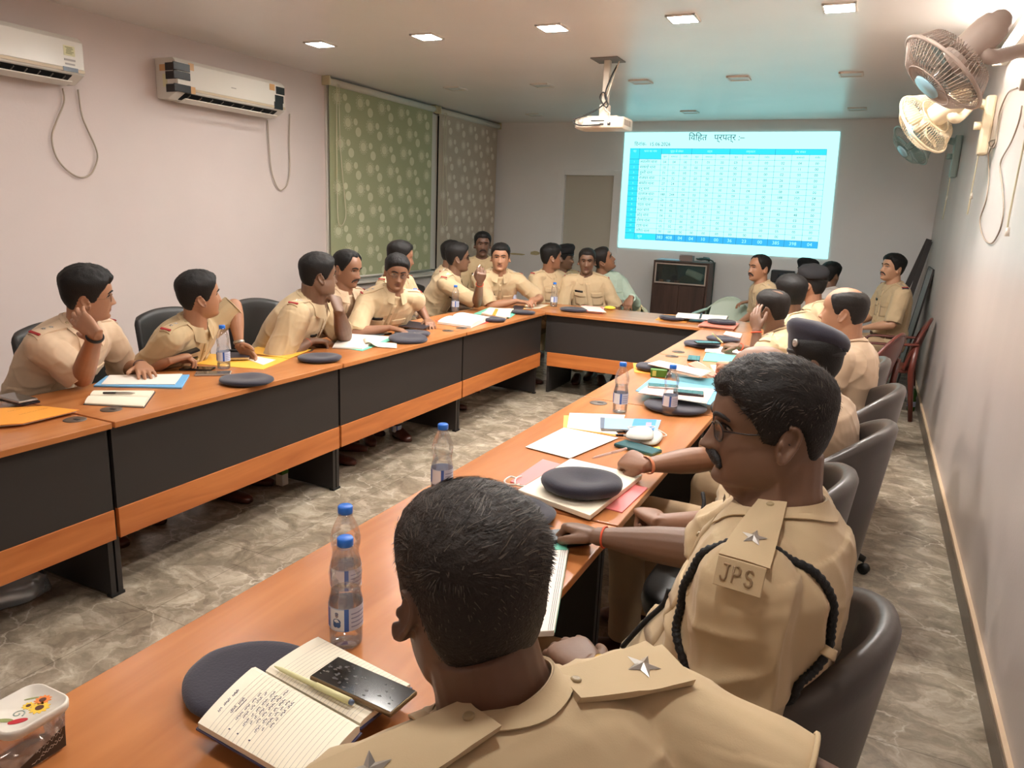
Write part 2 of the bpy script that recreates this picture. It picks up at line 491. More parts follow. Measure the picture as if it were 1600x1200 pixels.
# ---- roller blinds with concentric circle print
def blind(y0, y1, fab, ring, label, sz, cord_y):
    r = empty('roller_blind', (XWL + 0.06, (y0 + y1) / 2, 2.76), label, 'blind', 'patterned roller blinds on the left wall')
    z0, z1 = 0.86, 2.735
    x = XWL + 0.055
    fb = MB().box((x, (y0 + y1) / 2, (z0 + z1) / 2), (0.004, y1 - y0, z1 - z0))
    xp = x + 0.0028
    def ring_geo(cy, cz, r0, r1, dash=0):
        n = 28; 
        if cy - r1 < y0 or cy + r1 > y1 or cz - r1 < z0 or cz + r1 > z1: return
        for k in range(n):
            if dash and k % 2: continue
            a, b = 2 * PI * k / n, 2 * PI * (k + 1) / n
            P = [(xp, cy + q * math.cos(t), cz + q * math.sin(t)) for q, t in ((r0, a), (r1, a), (r1, b), (r0, b))]
            if r0 <= 0: P = P[1:]
            fb.add(P, [tuple(range(len(P)))], 1, False)
    row = 0; z = z1 - 0.10
    while z > z0 + 0.03:
        yy = y0 + 0.12 + (0.17 if row % 2 else 0.0) * sz + (0.05 if row % 3 == 2 else 0)
        while yy < y1:
            R = 0.076 * sz
            for q in (1.0, 0.80): ring_geo(yy, z, R * (q - 0.08), R * q, 1 if q == 1 else 0)
            ring_geo(yy, z, 0.0, R * 0.6)
            ring_geo(yy + 0.125 * sz, z + 0.02, 0.0, R * 0.45)
            ring_geo(yy + 0.17 * sz, z - 0.075, 0.0, R * 0.62)
            yy += 0.375 * sz
        z -= 0.215; row += 1
    fb.build('fabric', [fab, ring], r)
    MB().tube([(XWL + 0.06, y0 - 0.02, 2.765), (XWL + 0.06, y1 + 0.02, 2.765)], 0.034, 16).build('roller', mat('blind_roller', (0.80, 0.80, 0.76), 0.5), r)
    MB().tube([(XWL + 0.06, y0, z0), (XWL + 0.06, y1, z0)], 0.012, 10).build('bottom_bar', M_FRAMEW, r)
    for y in (y0 - 0.03, y1 + 0.03): MB().bbox((XWL + 0.05, y, 2.77), (0.1, 0.02, 0.085), 0.006).build('bracket', mat('blind_bracket', (0.80, 0.77, 0.64), 0.5), r)
    cy = cord_y
    pts = catmull([(XWL + 0.1, cy, 2.75), (XWL + 0.1, cy + 0.01, 2.2), (XWL + 0.1, cy + 0.07, 1.7), (XWL + 0.1, cy + 0.09, 1.5), (XWL + 0.1, cy + 0.02, 1.40), (XWL + 0.1, cy - 0.04, 1.5), (XWL + 0.09, cy - 0.03, 2.2), (XWL + 0.09, cy - 0.02, 2.75)], 6)
    MB().tube(pts, 0.0045, 6).build('pull_cord', mat('cord_cream', (0.78, 0.75, 0.64), 0.6), r)
blind(6.10, 8.0, mat('blind_green', (0.64, 0.65, 0.51), 0.85, bump=(300, 0.2, 0.001)), mat('blind_green_print', (0.79, 0.79, 0.66), 0.8), 'olive green roller blind with cream circle print, nearer of the two', 1.0, 6.2)
blind(8.16, 9.72, mat('blind_beige', (0.73, 0.67, 0.60), 0.85, bump=(300, 0.2, 0.001)), mat('blind_beige_print', (0.85, 0.81, 0.75), 0.8), 'beige roller blind with pale circle print, in the far corner', 0.9, 8.25)

# ---- ceiling lights (square recessed panels)
LAMP = {4.9: (60, 230, 480, 560, 480), 2.9: (36, 75, 150, 200, 250), 0.9: (20, 25, 30, 70, 150), -1.1: (15, 15, 15, 15, 15)}
def lamp_mat(ry, i): return emit('lit_panel_%d' % LAMP[ry][i], (1.0, 0.98, 0.955), float(LAMP[ry][i]))
M_OFF = mat('unlit_panel', (0.82, 0.84, 0.83), 0.4)
M_RIM = mat('light_rim', (0.85, 0.82, 0.78), 0.4)
LX = [-4.07, -3.1, -2.12, -1.25, -0.36]
which = ['leftmost', 'second from the left', 'middle', 'second from the right', 'rightmost']
for ry, lit in ((-1.1, 1), (0.9, 1), (2.9, 1), (4.9, 1), (6.98, 0), (8.98, 0)):
    for i, x in enumerate(LX):
        if ry > 8 and i in (1, 3): continue
        rn = {-1.1: 'the row behind the camera', 0.9: 'the row above the near seats', 2.9: 'the second row', 4.9: 'the lit front row', 6.98: 'the unlit row over the far table', 8.98: 'the unlit row by the wall'}[ry]
        o = empty('ceiling_light', (x, ry, ZC), ('glowing' if lit else 'dark') + ' square ceiling light, %s in %s' % (which[i], rn), 'ceiling light', 'ceiling lights, ' + rn)
        s = 0.085
        f = MB()
        for dx, dy, w, h in ((-s, 0, 0.014, 2 * s + 0.014), (s, 0, 0.014, 2 * s + 0.014), (0, -s, 2 * s, 0.014), (0, s, 2 * s, 0.014)):
            f.box((x + dx, ry + dy, ZC - 0.005), (w, h, 0.014))
        f.build('frame', M_RIM, o)
        MB().box((x, ry, ZC - 0.003), (2 * s - 0.012, 2 * s - 0.012, 0.006)).build('diffuser', lamp_mat(ry, i) if lit else M_OFF, o)

# ---- tube light on the right wall
tl = empty('tube_light', (0.5, 4.9, 2.6), 'lit fluorescent tube light high on the right wall', 'light')
MB().bbox((XW - 0.02, 4.92, 2.6), (0.04, 1.25, 0.045), 0.008).build('fitting', M_WHITE, tl)
MB().tube([(XW - 0.065, 4.33, 2.6), (XW - 0.065, 5.5, 2.6)], 0.014, 12).build('tube', emit('tube_glow', (1.0, 0.97, 0.93), 42), tl)
for y in (4.315, 5.515): MB().bbox((XW - 0.05, y, 2.6), (0.06, 0.03, 0.05), 0.005).build('holder', M_WHITE, tl)

# ---- projected slide
def slide():
    S = empty('projected_slide', (-1.82, YB - 0.01, 1.2), 'bright cyan projected slide with a table of figures on the back wall', 'projection screen')
    TL_, TR_, BR_, BL_ = V((-3.134, 0, 2.679)), V((-0.539, 0, 2.672)), V((-0.489, 0, 1.212)), V((-3.117, 0, 1.203))
    def P(u, v, k=0):
        p = (TL_ * (1 - u) + TR_ * u) * (1 - v) + (BL_ * (1 - u) + BR_ * u) * v
        return V((p.x, YB - 0.012 - 0.0012 * k, p.z))
    def rect(mb, u0, v0, u1, v1, k): mb.add([P(u0, v0, k), P(u0, v1, k), P(u1, v1, k), P(u1, v0, k)], [(0, 1, 2, 3)], 0, False)
    E = 1.0
    mb = MB(); mb.add([P(0, 0, 0) + V((0, 0.011, 0)), P(0, 1, 0) + V((0, 0.011, 0)), P(1, 1, 0) + V((0, 0.011, 0)), P(1, 0, 0) + V((0, 0.011, 0)), P(0, 0), P(0, 1), P(1, 1), P(1, 0)],
        [(0, 1, 2, 3), (7, 6, 5, 4), (0, 4, 5, 1), (1, 5, 6, 2), (2, 6, 7, 3), (3, 7, 4, 0)], 0, False)
    mb.build('slide_background', emit('slide_pale_cyan', (0.69, 1.0, 0.99), 1.1), S)
    cu = [.034, .083, .194, .232, .288, .343, .397, .459, .525, .586, .66, .731, .805, .881, .952]
    r0, h1, h2, rb, re = .135, .18, .225, .865, .92
    rows = [h2 + (rb - h2) * k / 14 for k in range(15)]
    hd = MB()
    rect(hd, cu[0], r0, cu[-1], h1, 1); rect(hd, cu[0], h1, cu[2], h2, 1); rect(hd, cu[0], h2, cu[1], rb, 1); rect(hd, cu[0], rb, cu[2], re, 1)
    hd.build('header_cells', emit('slide_cyan', (0.22, 0.84, 0.95), 0.95), S)
    tt = MB(); rect(tt, cu[2], rb, cu[-1], re, 1)
    tt.build('total_row', emit('slide_blue', (0.24, 0.70, 0.93), 0.9), S)
    ln = MB(); w = 0.0011
    for v in [r0, h1, h2] + rows[1:] + [re]:
        u0 = cu[2] if v == h1 else cu[0]
        rect(ln, u0, v - w, cu[-1], v + w, 2)
    for i, u in enumerate(cu):
        rect(ln, u - w * 0.6, r0 if i in (0, 1, 2, 5, 8, 11, 14) else h1, u + w * 0.6, re, 2)
    ln.build('grid_lines', emit('slide_line', (0.20, 0.52, 0.60), 0.6), S)
    tx = MB(); lt = MB()
    def put(mb, s, u, v, size, xs=1.0, align='CENTER'):
        p = P(u, v, 3)
        x = (P(u + .01, v, 3) - P(u - .01, v, 3)); y = (P(u, v - .01, 3) - P(u, v + .01, 3))
        vs, fs = text_geo(s, size, basis(p, x, y), 0, align, xs)
        mb.add(vs, fs, 0, False)
    put(tx, '\u093f\u0935\u093f\u0939\u0924'.replace('\u093f\u0935\u093f', '\u093f\u0935\u093f') + '   \u092a\u0930\u092a\u0924\u0930 :\u2013'.replace('\u092a\u0930\u092a\u0924\u0930', '\u092a\u094d\u0930\u092a\u0924\u094d\u0930'), .455, .045, .105, 1.0)
    put(tx, '\u093f\u0926\u0928\u093e\u0902\u0915-  15.06.2026', .145, .1, .062, 1.0)
    for u, s in ((.058, '\u0915\u094d\u0930'), (.138, '\u0925\u093e\u0928\u093e \u0915\u093e \u0928\u093e\u092e')): put(lt, s, u, .158, .036)
    for u, s in ((.27, '\u092a\u0942\u0930\u094d\u0935 \u0938\u0947 \u0932\u0902\u092c\u0924'), (.43, '\u0926\u0930\u094d\u091c'), (.62, '\u0928\u0937\u094d\u092a\u093e\u0926\u0928'), (.84, '\u0936\u0947\u0937 \u0932\u0902\u092c\u0924')): put(lt, s, u, .158, .036)
    for i in range(12): put(tx, ('\u0915\u0941\u0932', '\u0938\u093e\u092e\u093e\u0928\u094d\u092f', '\u0917\u0902\u092d\u0940\u0930')[i % 3], (cu[i + 2] + cu[i + 3]) / 2, (h1 + h2) / 2, .03)
    th = ' \u0925\u093e\u0928\u093e'
    nm = ['\u0932\u0935\u093e\u0932\u094b\u0917', '\u092e\u0930\u0915\u091a\u094b', '\u0921\u0941\u092e\u0930\u0940', '\u0930\u093e\u091c\u0927\u0928', '\u092c\u0930\u0938\u094b\u0924', '\u0926\u093e\u0930\u0941', '\u0939\u0902\u091f\u0930\u0917\u091c', '\u090f\u0906\u0908\u090f', '\u091a\u0902\u0926\u0935\u093e', '\u0938\u0926\u0930', '\u0915\u094b\u0921', '\u0921\u094b\u092e\u091a', '\u091f\u0902\u0921\u0935', '\u0924\u0932\u0948\u092f\u093e']
    D = ['04 04 00 01 01 00 03 01 00 02 04 00', '10 11 00 00 00 00 00 00 00 15 11 00', '01 00 00 01 00 00 00 00 00 02 00 00', '26 22 00 00 00 00 03 02 00 26 20 00',
         '27 24 00 00 00 00 03 01 00 28 23 00', '10 12 00 00 00 00 06 04 00 08 08 00', '188 244 04 00 00 00 09 05 00 188 250 04', '26 26 00 00 00 00 11 13 00 17 15 00',
         '16 05 00 01 01 00 01 00 00 16 06 00', '46 46 00 00 00 00 01 01 00 45 48 00', '04 02 00 00 01 00 00 00 00 04 03 00', '05 02 00 00 01 00 00 00 00 05 03 00',
         '05 05 00 00 00 00 00 00 00 05 05 00', '00 00 00 00 00 00 00 00 00 00 00 00']
    for k in range(14):
        v = (rows[k] + rows[k + 1]) / 2
        put(lt, str(k + 1), (cu[0] + cu[1]) / 2, v, .03)
        put(tx, nm[k] + th, cu[1] + .006, v, .05, 0.9, 'LEFT')
        for i, s in enumerate(D[k].split()): put(tx, s, (cu[i + 2] + cu[i + 3]) / 2, v, .042)
    put(lt, '\u0915\u0941\u0932', .11, (rb + re) / 2, .045)
    for i, s in enumerate('383 408 04 04 10 00 36 23 00 385 398 04'.split()): put(lt, s, (cu[i + 2] + cu[i + 3]) / 2, (rb + re) / 2, .058)
    tx.build('dark_lettering', emit('slide_ink', (0.10, 0.30, 0.35), 0.5), S)
    lt.build('pale_lettering', emit('slide_pale_ink', (0.65, 0.97, 1.0), 1.0), S)
slide()
# ================================================================== TABLES
M_TOP = wood('laminate_cherry', (0.66, 0.41, 0.225), (0.745, 0.485, 0.285), (3.0, 0.35, 3.0), 0.26, 0.0)
M_TOPX = wood('laminate_cherry_cross', (0.66, 0.41, 0.225), (0.745, 0.485, 0.285), (0.35, 3.0, 3.0), 0.26, 0.0)
M_STRIP = wood('laminate_strip', (0.66, 0.37, 0.17), (0.76, 0.46, 0.235), (3.5, 0.6, 6), 0.35)
M_STRIPX = wood('laminate_strip_cross', (0.66, 0.37, 0.17), (0.76, 0.46, 0.235), (0.6, 3.5, 6), 0.35)
M_BLACK = mat('black_laminate', (0.155, 0.135, 0.125), 0.5, bump=(150, 0.15, 0.001))
M_GROM = mat('grommet_plastic', (0.33, 0.27, 0.22), 0.5)
M_DARK = mat('dark_gap', (0.04, 0.035, 0.03), 0.7)

def grommet(x, y, parent):
    g = MB().lathe([(0.041, TT - 0.01), (0.041, TT + 0.002), (0.038, TT + 0.0035), (0.0, TT + 0.0035)], 24, Matrix.Translation((x, y, 0))).build('cable_grommet', M_GROM, parent)
    MB().box((x + 0.01, y, TT + 0.004), (0.028, 0.012, 0.0012)).build('cable_slot', M_DARK, g)

def table_y(y0, y1, left, label, grs):
    """module of a long side; the modesty panel faces the middle of the room"""
    xi, xo = (XL, XLO) if left else (XR, XO)
    s = -1 if left else 1
    o = empty('conference_table', ((xi + xo) / 2, (y0 + y1) / 2, 0), label, 'table', 'conference tables, ' + ('left side' if left else 'right side'))
    g = 0.0025
    MB().box(((xi + xo) / 2, (y0 + y1) / 2, TT - 0.0125), (abs(xi - xo), y1 - y0 - 2 * g, 0.025)).build('tabletop', M_TOP, o, 0.003)
    px = xi + s * 0.04
    ph = 0.018
    MB().box((px, (y0 + y1) / 2, (TT - 0.025 + 0.385) / 2), (ph, y1 - y0 - 0.012, TT - 0.025 - 0.385)).build('modesty_panel', M_BLACK, o)
    MB().box((px - s * 0.004, (y0 + y1) / 2, 0.3225), (ph + 0.004, y1 - y0 - 0.012, 0.125)).build('panel_strip', M_STRIP, o, 0.002)
    for y in (y0 + 0.0125, y1 - 0.0125):
        MB().box(((xi + xo) / 2 + s * 0.01, y, (TT - 0.025) / 2 + 0.006), (abs(xi - xo) - 0.1, 0.022, TT - 0.037)).build('leg_panel', M_BLACK, o)
        for fx in (xi + s * 0.07, xo - s * 0.06): MB().box((fx, y, 0.006), (0.03, 0.03, 0.012)).build('foot', M_DARK, o)
    for gx, gy in grs: grommet(gx, gy, o)
    return o

def gp(px, py):
    p = at(px, py, Z=TT); return (p.x, p.y)
table_y(0.43, 1.826, True, 'cherry topped table nearest the left edge, under the orange folder', [gp(117, 656)])
table_y(1.832, 3.226, True, 'left table under the blue folder and the open yellow file', [gp(174, 640)])
table_y(3.232, 4.626, True, 'left table holding the open pad and two berets', [gp(700, 517)])
table_y(4.632, 6.06, True, 'left table nearest the inner corner, under the red file', [gp(721, 513)])
table_y(0.5, 1.906, False, 'foreground table with the big open notebook and lidded tub', [])
table_y(1.912, 3.296, False, 'right table holding blank sheet, masks and green backed phone', [gp(935, 630)])
table_y(3.302, 4.69, False, 'right table with the blue folder and juice carton', [gp(1050, 557)])
table_y(4.696, 6.06, False, 'right table farthest from the camera, shining with screen light', [gp(1060, 550)])

o = empty('conference_table', (-1.9, 6.4, 0), 'cross table closing the far end of the U, facing the camera', 'table')
fy0, fy1 = YF, 6.74
MB().box(((XLO + XO) / 2, (fy0 + fy1) / 2, TT - 0.0125), (XO - XLO, fy1 - fy0, 0.025)).build('tabletop', M_TOPX, o, 0.003)
MB().box(((XL + XR) / 2, fy0 + 0.045, (TT - 0.025 + 0.385) / 2), (XR - XL + 0.02, 0.018, TT - 0.025 - 0.385)).build('modesty_panel', M_BLACK, o)
MB().box(((XL + XR) / 2, fy0 + 0.041, 0.3225), (XR - XL - 0.03, 0.022, 0.125)).build('panel_strip', M_STRIPX, o, 0.002)
for x in (XL + 0.02, XR + 0.02, -1.87):
    MB().box((x, (fy0 + fy1) / 2 + 0.02, (TT - 0.025) / 2 + 0.004), (0.022, fy1 - fy0 - 0.08, TT - 0.033)).build('leg_panel', M_BLACK, o)
grommet(*gp(1130, 513), o)

# ================================================================== CHAIRS
M_LEATH = mat('grey_shell', (0.27, 0.242, 0.225), 0.33, bump=(120, 0.1, 0.002))
M_BLKCH = mat('black_leatherette', (0.14, 0.135, 0.13), 0.45, bump=(140, 0.15, 0.002))
M_STEEL = mat('steel', (0.6, 0.6, 0.6), 0.3, 1.0)
M_BASE = mat('chair_base_black', (0.06, 0.06, 0.06), 0.4)

def star_base(o, h=0.40):
    MB().tube([(0, 0, 0.09), (0, 0, h)], 0.028, 12).build('gas_column', M_BASE, o)
    for k in range(5):
        a = 2 * PI * k / 5 + 0.3
        c, s = math.cos(a), math.sin(a)
        b = MB().tube([(0, 0, 0.11), (0.15 * c, 0.15 * s, 0.10), (0.29 * c, 0.29 * s, 0.07)], [0.03, 0.024, 0.016], 8).build('base_arm', M_BASE, o)
        t = V((-s, c, 0)) * 0.014
        p = V((0.29 * c, 0.29 * s, 0.026))
        MB().tube([p - t, p + t], 0.026, 12).build('caster', M_BASE, b)

def rounded_seat(w, d, z, t, r=0.06, dish=0.012):
    mb = MB(); rings = []
    n = 40
    def ring(sx, z):
        out = []
        for k in range(n):
            a = 2 * PI * k / n
            c, s = math.cos(a), math.sin(a)
            x = w / 2 * sx * math.copysign(abs(c) ** 0.5, c); y = d / 2 * sx * math.copysign(abs(s) ** 0.5, s)
            out.append(V((x, y, z)))
        return out
    for sx, dz in ((0.90, -t), (0.97, -t * 0.8), (1.0, -t * 0.5), (0.98, -t * 0.15), (0.92, 0), (0.6, -dish), (0.05, -dish * 1.3)): rings.append(ring(sx, z + dz))
    return mb.loft(rings)

def back_shell(R, a0, z0, zt, lean, th, drop=0.0, flat=1.0, n=30, m=10):
    """curved back opening towards +x (sitter faces +x); centre of curvature at origin"""
    mb = MB(); rings = []
    for i in range(n + 1):
        a = -a0 + 2 * a0 * i / n
        k = abs(a) / a0
        top = zt - drop * k ** 2.2
        cs = []
        for j in range(m + 1):
            v = j / m
            z = z0 + (top - z0) * v
            off = lean * (v - 0.2)
            cs.append((R + off, z))
        prof = [(r + th / 2, z) for r, z in cs]
        r_t, z_t = cs[-1]
        prof += [(r_t + th * 0.35, z_t + th * 0.35), (r_t, z_t + th * 0.5), (r_t - th * 0.35, z_t + th * 0.35)]
        prof += [(r - th / 2, z) for r, z in cs[::-1]]
        edge = min(1.0, 0.35 + 3.0 * (1 - k))
        rc = sum(p[0] for p in prof) / len(prof)
        rings.append([V((-math.cos(a) * (rr + (1 - edge) * (R - rr) * 0.6) * flat, math.sin(a) * (rr + (1 - edge) * (R - rr) * 0.6), z)) for rr, z in prof])
    return mb.loft(rings)

def shell_chair():
    o = empty('tub_chair', (0, 0, 0))
    rounded_seat(0.5, 0.5, 0.47, 0.10).build('seat', M_BLKCH, o)
    back_shell(0.25, 1.7, 0.30, 0.88, 0.07, 0.05, drop=0.27).build('backrest', M_LEATH, o)
    star_base(o, 0.39)
    return o
def padded_chair():
    o = empty('office_chair', (0, 0, 0))
    rounded_seat(0.50, 0.48, 0.47, 0.09).build('seat', M_BLKCH, o)
    b = back_shell(0.60, 0.42, 0.50, 0.91, 0.06, 0.06, drop=0.05)
    b.v = [(x + 0.36, y, z) for x, y, z in b.v]
    b.build('backrest', M_BLKCH, o)
    MB().tube([(-0.24, 0, 0.56), (-0.22, 0, 0.42), (0, 0, 0.385)], 0.02, 8).build('back_bracket', M_BASE, o)
    for s in (-1, 1):
        pts = catmull([(-0.16, s * 0.25, 0.44), (-0.15, s * 0.30, 0.56), (-0.10, s * 0.30, 0.635), (0.10, s * 0.30, 0.645)], 5)
        MB().tube(pts, (0.014, 0.02), 8).build('armrest', M_BASE, o)
    star_base(o, 0.385)
    return o
used_ch = {}
def place_chair(kind, x, y, rz, label, cat='chair', group=None):
    if kind not in used_ch:
        used_ch[kind] = {'shell': shell_chair, 'pad': padded_chair}[kind]()
        o = used_ch[kind]
    else:
        o = copy_tree(used_ch[kind])
    o.location = (x, y, 0); o.rotation_euler = (0, 0, math.radians(rz))
    tag(o, label, cat, group)
    return o
GR, GL = 'grey tub chairs along the right tables', 'black office chairs along the left tables'
place_chair('shell', -0.19, 1.45, 172, 'large dark grey tub chair under the officer with the shoulder star and cord', group=GR)
place_chair('shell', -0.28, 2.30, 178, 'grey tub chair half hidden behind the profile officer, second from the front', group=GR)
place_chair('shell', -0.16, 3.02, 172, 'grey tub chair under the beret wearing officer, third along the aisle', group=GR)
place_chair('shell', -0.11, 3.78, 176, 'grey tub chair behind the big balding officer, farthest seen on the aisle', group=GR)
place_chair('shell', -0.28, 0.42, 130, 'grey tub chair of the nearest officer, below the frame', group=GR)
place_chair('shell', -0.16, 4.55, 180, 'grey tub chair of the officer cupping his ear', group=GR)
place_chair('pad', -3.62, 1.78, 3, 'black office chair behind the man resting head on hand', group=GL)
place_chair('pad', -3.62, 2.50, 0, 'black office chair behind the man leaning over the yellow file', group=GL)
place_chair('pad', -3.64, 3.22, 0, 'black office chair behind the big man covering his mouth', group=GL)
place_chair('pad', -3.62, 3.90, 0, 'black office chair between moustached man and woman', group=GL)
place_chair('pad', -3.60, 4.95, -4, 'black office chair seen right of the woman in glasses', group=GL)
place_chair('pad', -3.60, 5.72, -6, 'black office chair of the man holding a pen', group=GL)

# moulded plastic arm chairs
def moulded_chair(x, y, rz, m, label, h=0.82):
    o = empty('plastic_armchair', (0, 0, 0))
    rounded_seat(0.46, 0.45, 0.43, 0.035, dish=0.02).build('seat', m, o)
    b = MB(); n, mm = 14, 8; th = 0.012
    f = []
    rings = []
    for i in range(n + 1):
        u = -1 + 2 * i / n
        col = []
        for j in range(mm + 1):
            v = j / mm
            hw = 0.22 + 0.02 * v - (0.05 * max(0, v - 0.75) / 0.25)
            top = h - 0.10 * u * u * v
            z = 0.43 + (top - 0.43) * v
            xx = -0.20 - 0.10 * v + 0.05 * u * u
            col.append((xx, hw * u, z))
        rings.append([V((p[0] + th, p[1], p[2])) for p in col] + [V((p[0] - th, p[1], p[2])) for p in col[::-1]])
    b.loft(rings)
    bo = b.build('backrest', m, o)
    rim = [(-0.20 - 0.10 * v + 0.05 - 0.004, s * (0.22 + 0.02 * v - (0.05 * max(0, v - 0.75) / 0.25)), 0.43 + (h - 0.10 * v - 0.43) * v) for s, vv in ((-1, (0, .25, .5, .75, 1)), ) for v in vv]
    top = [(-0.30 + 0.05 * u * u - 0.004, 0.19 * u, h - 0.10 * u * u) for u in (-0.7, -0.35, 0, 0.35, 0.7)]
    rim2 = [(p[0], -p[1], p[2]) for p in rim[::-1]]
    MB().tube(catmull(rim + top + rim2, 4), 0.013, 8).build('back_rim', m, bo)
    for s in (-1, 1):
        MB().tube(catmull([(-0.24, s * 0.235, 0.66), (-0.05, s * 0.27, 0.645), (0.15, s * 0.27, 0.635), (0.20, s * 0.265, 0.60)], 5), (0.026, 0.012), 8).build('armrest', m, o)
        MB().tube([(0.20, s * 0.265, 0.62), (0.215, s * 0.25, 0.42), (0.25, s * 0.265, 0.0)], [(0.02, 0.016), (0.026, 0.02), (0.018, 0.015)], 8).build('leg', m, o)
        MB().tube([(-0.23, s * 0.235, 0.66), (-0.215, s * 0.23, 0.42), (-0.27, s * 0.25, 0.0)], [(0.02, 0.016), (0.026, 0.02), (0.018, 0.015)], 8).build('leg', m, o)
    o.location = (x, y, 0); o.rotation_euler = (0, 0, math.radians(rz))
    tag(o, label, 'chair')
    return o
M_MAR = mat('maroon_plastic', (0.36, 0.165, 0.13), 0.3)
M_PALEG = mat('pale_green_plastic', (0.68, 0.74, 0.67), 0.4)
M_CREAMP = mat('cream_plastic', (0.80, 0.73, 0.55), 0.4)
moulded_chair(0.22, 7.28, 176, M_MAR, 'maroon plastic armchair under the man beside the right wall', 0.86)
moulded_chair(-0.03, 5.95, 160, M_MAR, 'empty maroon plastic armchair behind the balding man', 0.88)
moulded_chair(-1.35, 8.0, -95, M_PALEG, 'pale green plastic chair in front of the brown cabinet', 0.80)
moulded_chair(-2.32, 7.5, -75, M_CREAMP, 'cream plastic armchair under the man in the green shirt', 0.80)
moulded_chair(-3.05, 7.55, -90, M_PALEG, 'pale plastic chair of the officer at the far table, by the door', 0.80)
moulded_chair(-0.72, 7.35, 185, M_PALEG, 'pale plastic chair of the moustached officer at the far end', 0.80)

# ================================================================== CABINET
M_CAB = wood('cabinet_brown', (0.27, 0.19, 0.165), (0.36, 0.26, 0.225), (4, 4, 0.5), 0.45)
M_CABS = mat('cabinet_side', (0.36, 0.30, 0.27), 0.5)
M_GLASS = clear('cabinet_glass', (0.80, 0.85, 0.86), 0.16, 0.02, milk=0.03)
cx0, cx1, cy0, cy1, cz = -2.50, -1.80, 9.38, 9.76, 1.09
c = empty('cabinet', ((cx0 + cx1) / 2, (cy0 + cy1) / 2, 0), 'brown wooden cabinet with glass top section against the back wall', 'cabinet')
body = MB()
for x in (cx0 + 0.012, cx1 - 0.012): body.box((x, (cy0 + cy1) / 2, cz / 2), (0.024, cy1 - cy0, cz))
body.box(((cx0 + cx1) / 2, (cy0 + cy1) / 2, cz - 0.01), (cx1 - cx0 - 0.048, cy1 - cy0, 0.02)).box(((cx0 + cx1) / 2, (cy0 + cy1) / 2, 0.05), (cx1 - cx0 - 0.048, cy1 - cy0, 0.1))
body.box(((cx0 + cx1) / 2, cy1 - 0.008, cz / 2), (cx1 - cx0 - 0.048, 0.016, cz - 0.02)).box(((cx0 + cx1) / 2, (cy0 + cy1) / 2, 0.80), (cx1 - cx0 - 0.048, cy1 - cy0 - 0.03, 0.02))
body.build('body', M_CAB, c, 0.002)
for s in (0, 1):
    xa = cx0 + 0.026 + s * (cx1 - cx0 - 0.052) / 2
    d = MB().box((xa + (cx1 - cx0 - 0.052) / 4, cy0 - 0.005, 0.445), ((cx1 - cx0 - 0.06) / 2, 0.018, 0.69)).build('door', M_CAB, c, 0.002)
gf = MB(); gx0, gx1, gz0, gz1 = cx0 + 0.035, cx1 - 0.035, 0.815, 1.055
for z in (gz0, gz1): gf.box(((gx0 + gx1) / 2, cy0 - 0.004, z), (gx1 - gx0 + 0.016, 0.016, 0.016))
for x in (gx0, gx1): gf.box((x, cy0 - 0.004, (gz0 + gz1) / 2), (0.016, 0.016, gz1 - gz0))
gf = gf.build('glass_frame', mat('aluminium_strip', (0.78, 0.72, 0.68), 0.4, 0.3), c)
MB().box(((gx0 + gx1) / 2, cy0 + 0.002, (gz0 + gz1) / 2), (gx1 - gx0, 0.004, gz1 - gz0)).build('glass_pane', M_GLASS, gf)
tag(MB().tube([(-2.09, 9.50, 0.962), (-1.89, 9.46, 0.900)], 0.045, 16, rounded=False).build('paper_roll', mat('roll_paper', (0.80, 0.80, 0.70), 0.7)), 'pale paper roll lying inside the glass top of the cabinet', 'roll')
for k, (x, cc, nm, lb) in enumerate(((-2.40, (0.75, 0.45, 0.3), 'small_box', 'small orange box at the left inside the cabinet'), (-2.31, (0.7, 0.7, 0.72), 'small_cup', 'small grey cup inside the cabinet'), (-2.20, (0.62, 0.36, 0.28), 'small_box', 'small rust coloured box in the middle of the cabinet'))):
    mb = MB().bbox((x, 9.45, 0.828), (0.06, 0.05, 0.034), 0.005) if nm == 'small_box' else MB().lathe([(0.02, 0.811), (0.025, 0.845), (0.022, 0.845), (0.018, 0.815)], 14, Matrix.Translation((x, 9.45, 0)))
    tag(mb.build(nm, mat(nm + str(k), cc, 0.6)), lb, 'box' if nm == 'small_box' else 'cup')
tag(MB().bbox((-2.34, 9.55, cz + 0.0065), (0.28, 0.2, 0.012), 0.003).build('file_folder', mat('folder_paleblue', (0.70, 0.82, 0.90), 0.6)), 'pale blue file lying on top of the brown cabinet', 'folder')
cb = empty('carton', (-2.13, 9.58, cz), 'small open carton on top of the brown cabinet', 'box')
ob = MB()
for dx, dy, w_, d_ in ((-0.08, 0, 0.006, 0.12), (0.08, 0, 0.006, 0.12), (0, -0.06, 0.16, 0.006), (0, 0.06, 0.16, 0.006)): ob.box((-2.13 + dx, 9.58 + dy, cz + 0.035), (w_, d_, 0.068))
ob.box((-2.13, 9.58, cz + 0.004), (0.16, 0.12, 0.006)).build('box_body', mat('carton_grey', (0.62, 0.55, 0.53), 0.7), cb)
MB().box((-2.13, 9.515, cz + 0.08), (0.15, 0.05, 0.003), Matrix.Identity(4)).build('flap', mat('carton_grey', (0.62, 0.55, 0.53), 0.7), cb)
pts = [V((-1.92 + 0.07 * math.cos(t) * (1 + 0.2 * math.sin(2.3 * t)), 9.56 + 0.08 * math.sin(t), cz + 0.018 + 0.02 * abs(math.sin(t * 0.37)) + 0.0008 * t)) for t in [k * 0.35 for k in range(60)]]
pts += [V((-1.80, 9.57, cz + 0.02)), V((-1.775, 9.57, 1.0)), V((-1.77, 9.57, 0.6)), V((-1.765, 9.57, 0.25))]
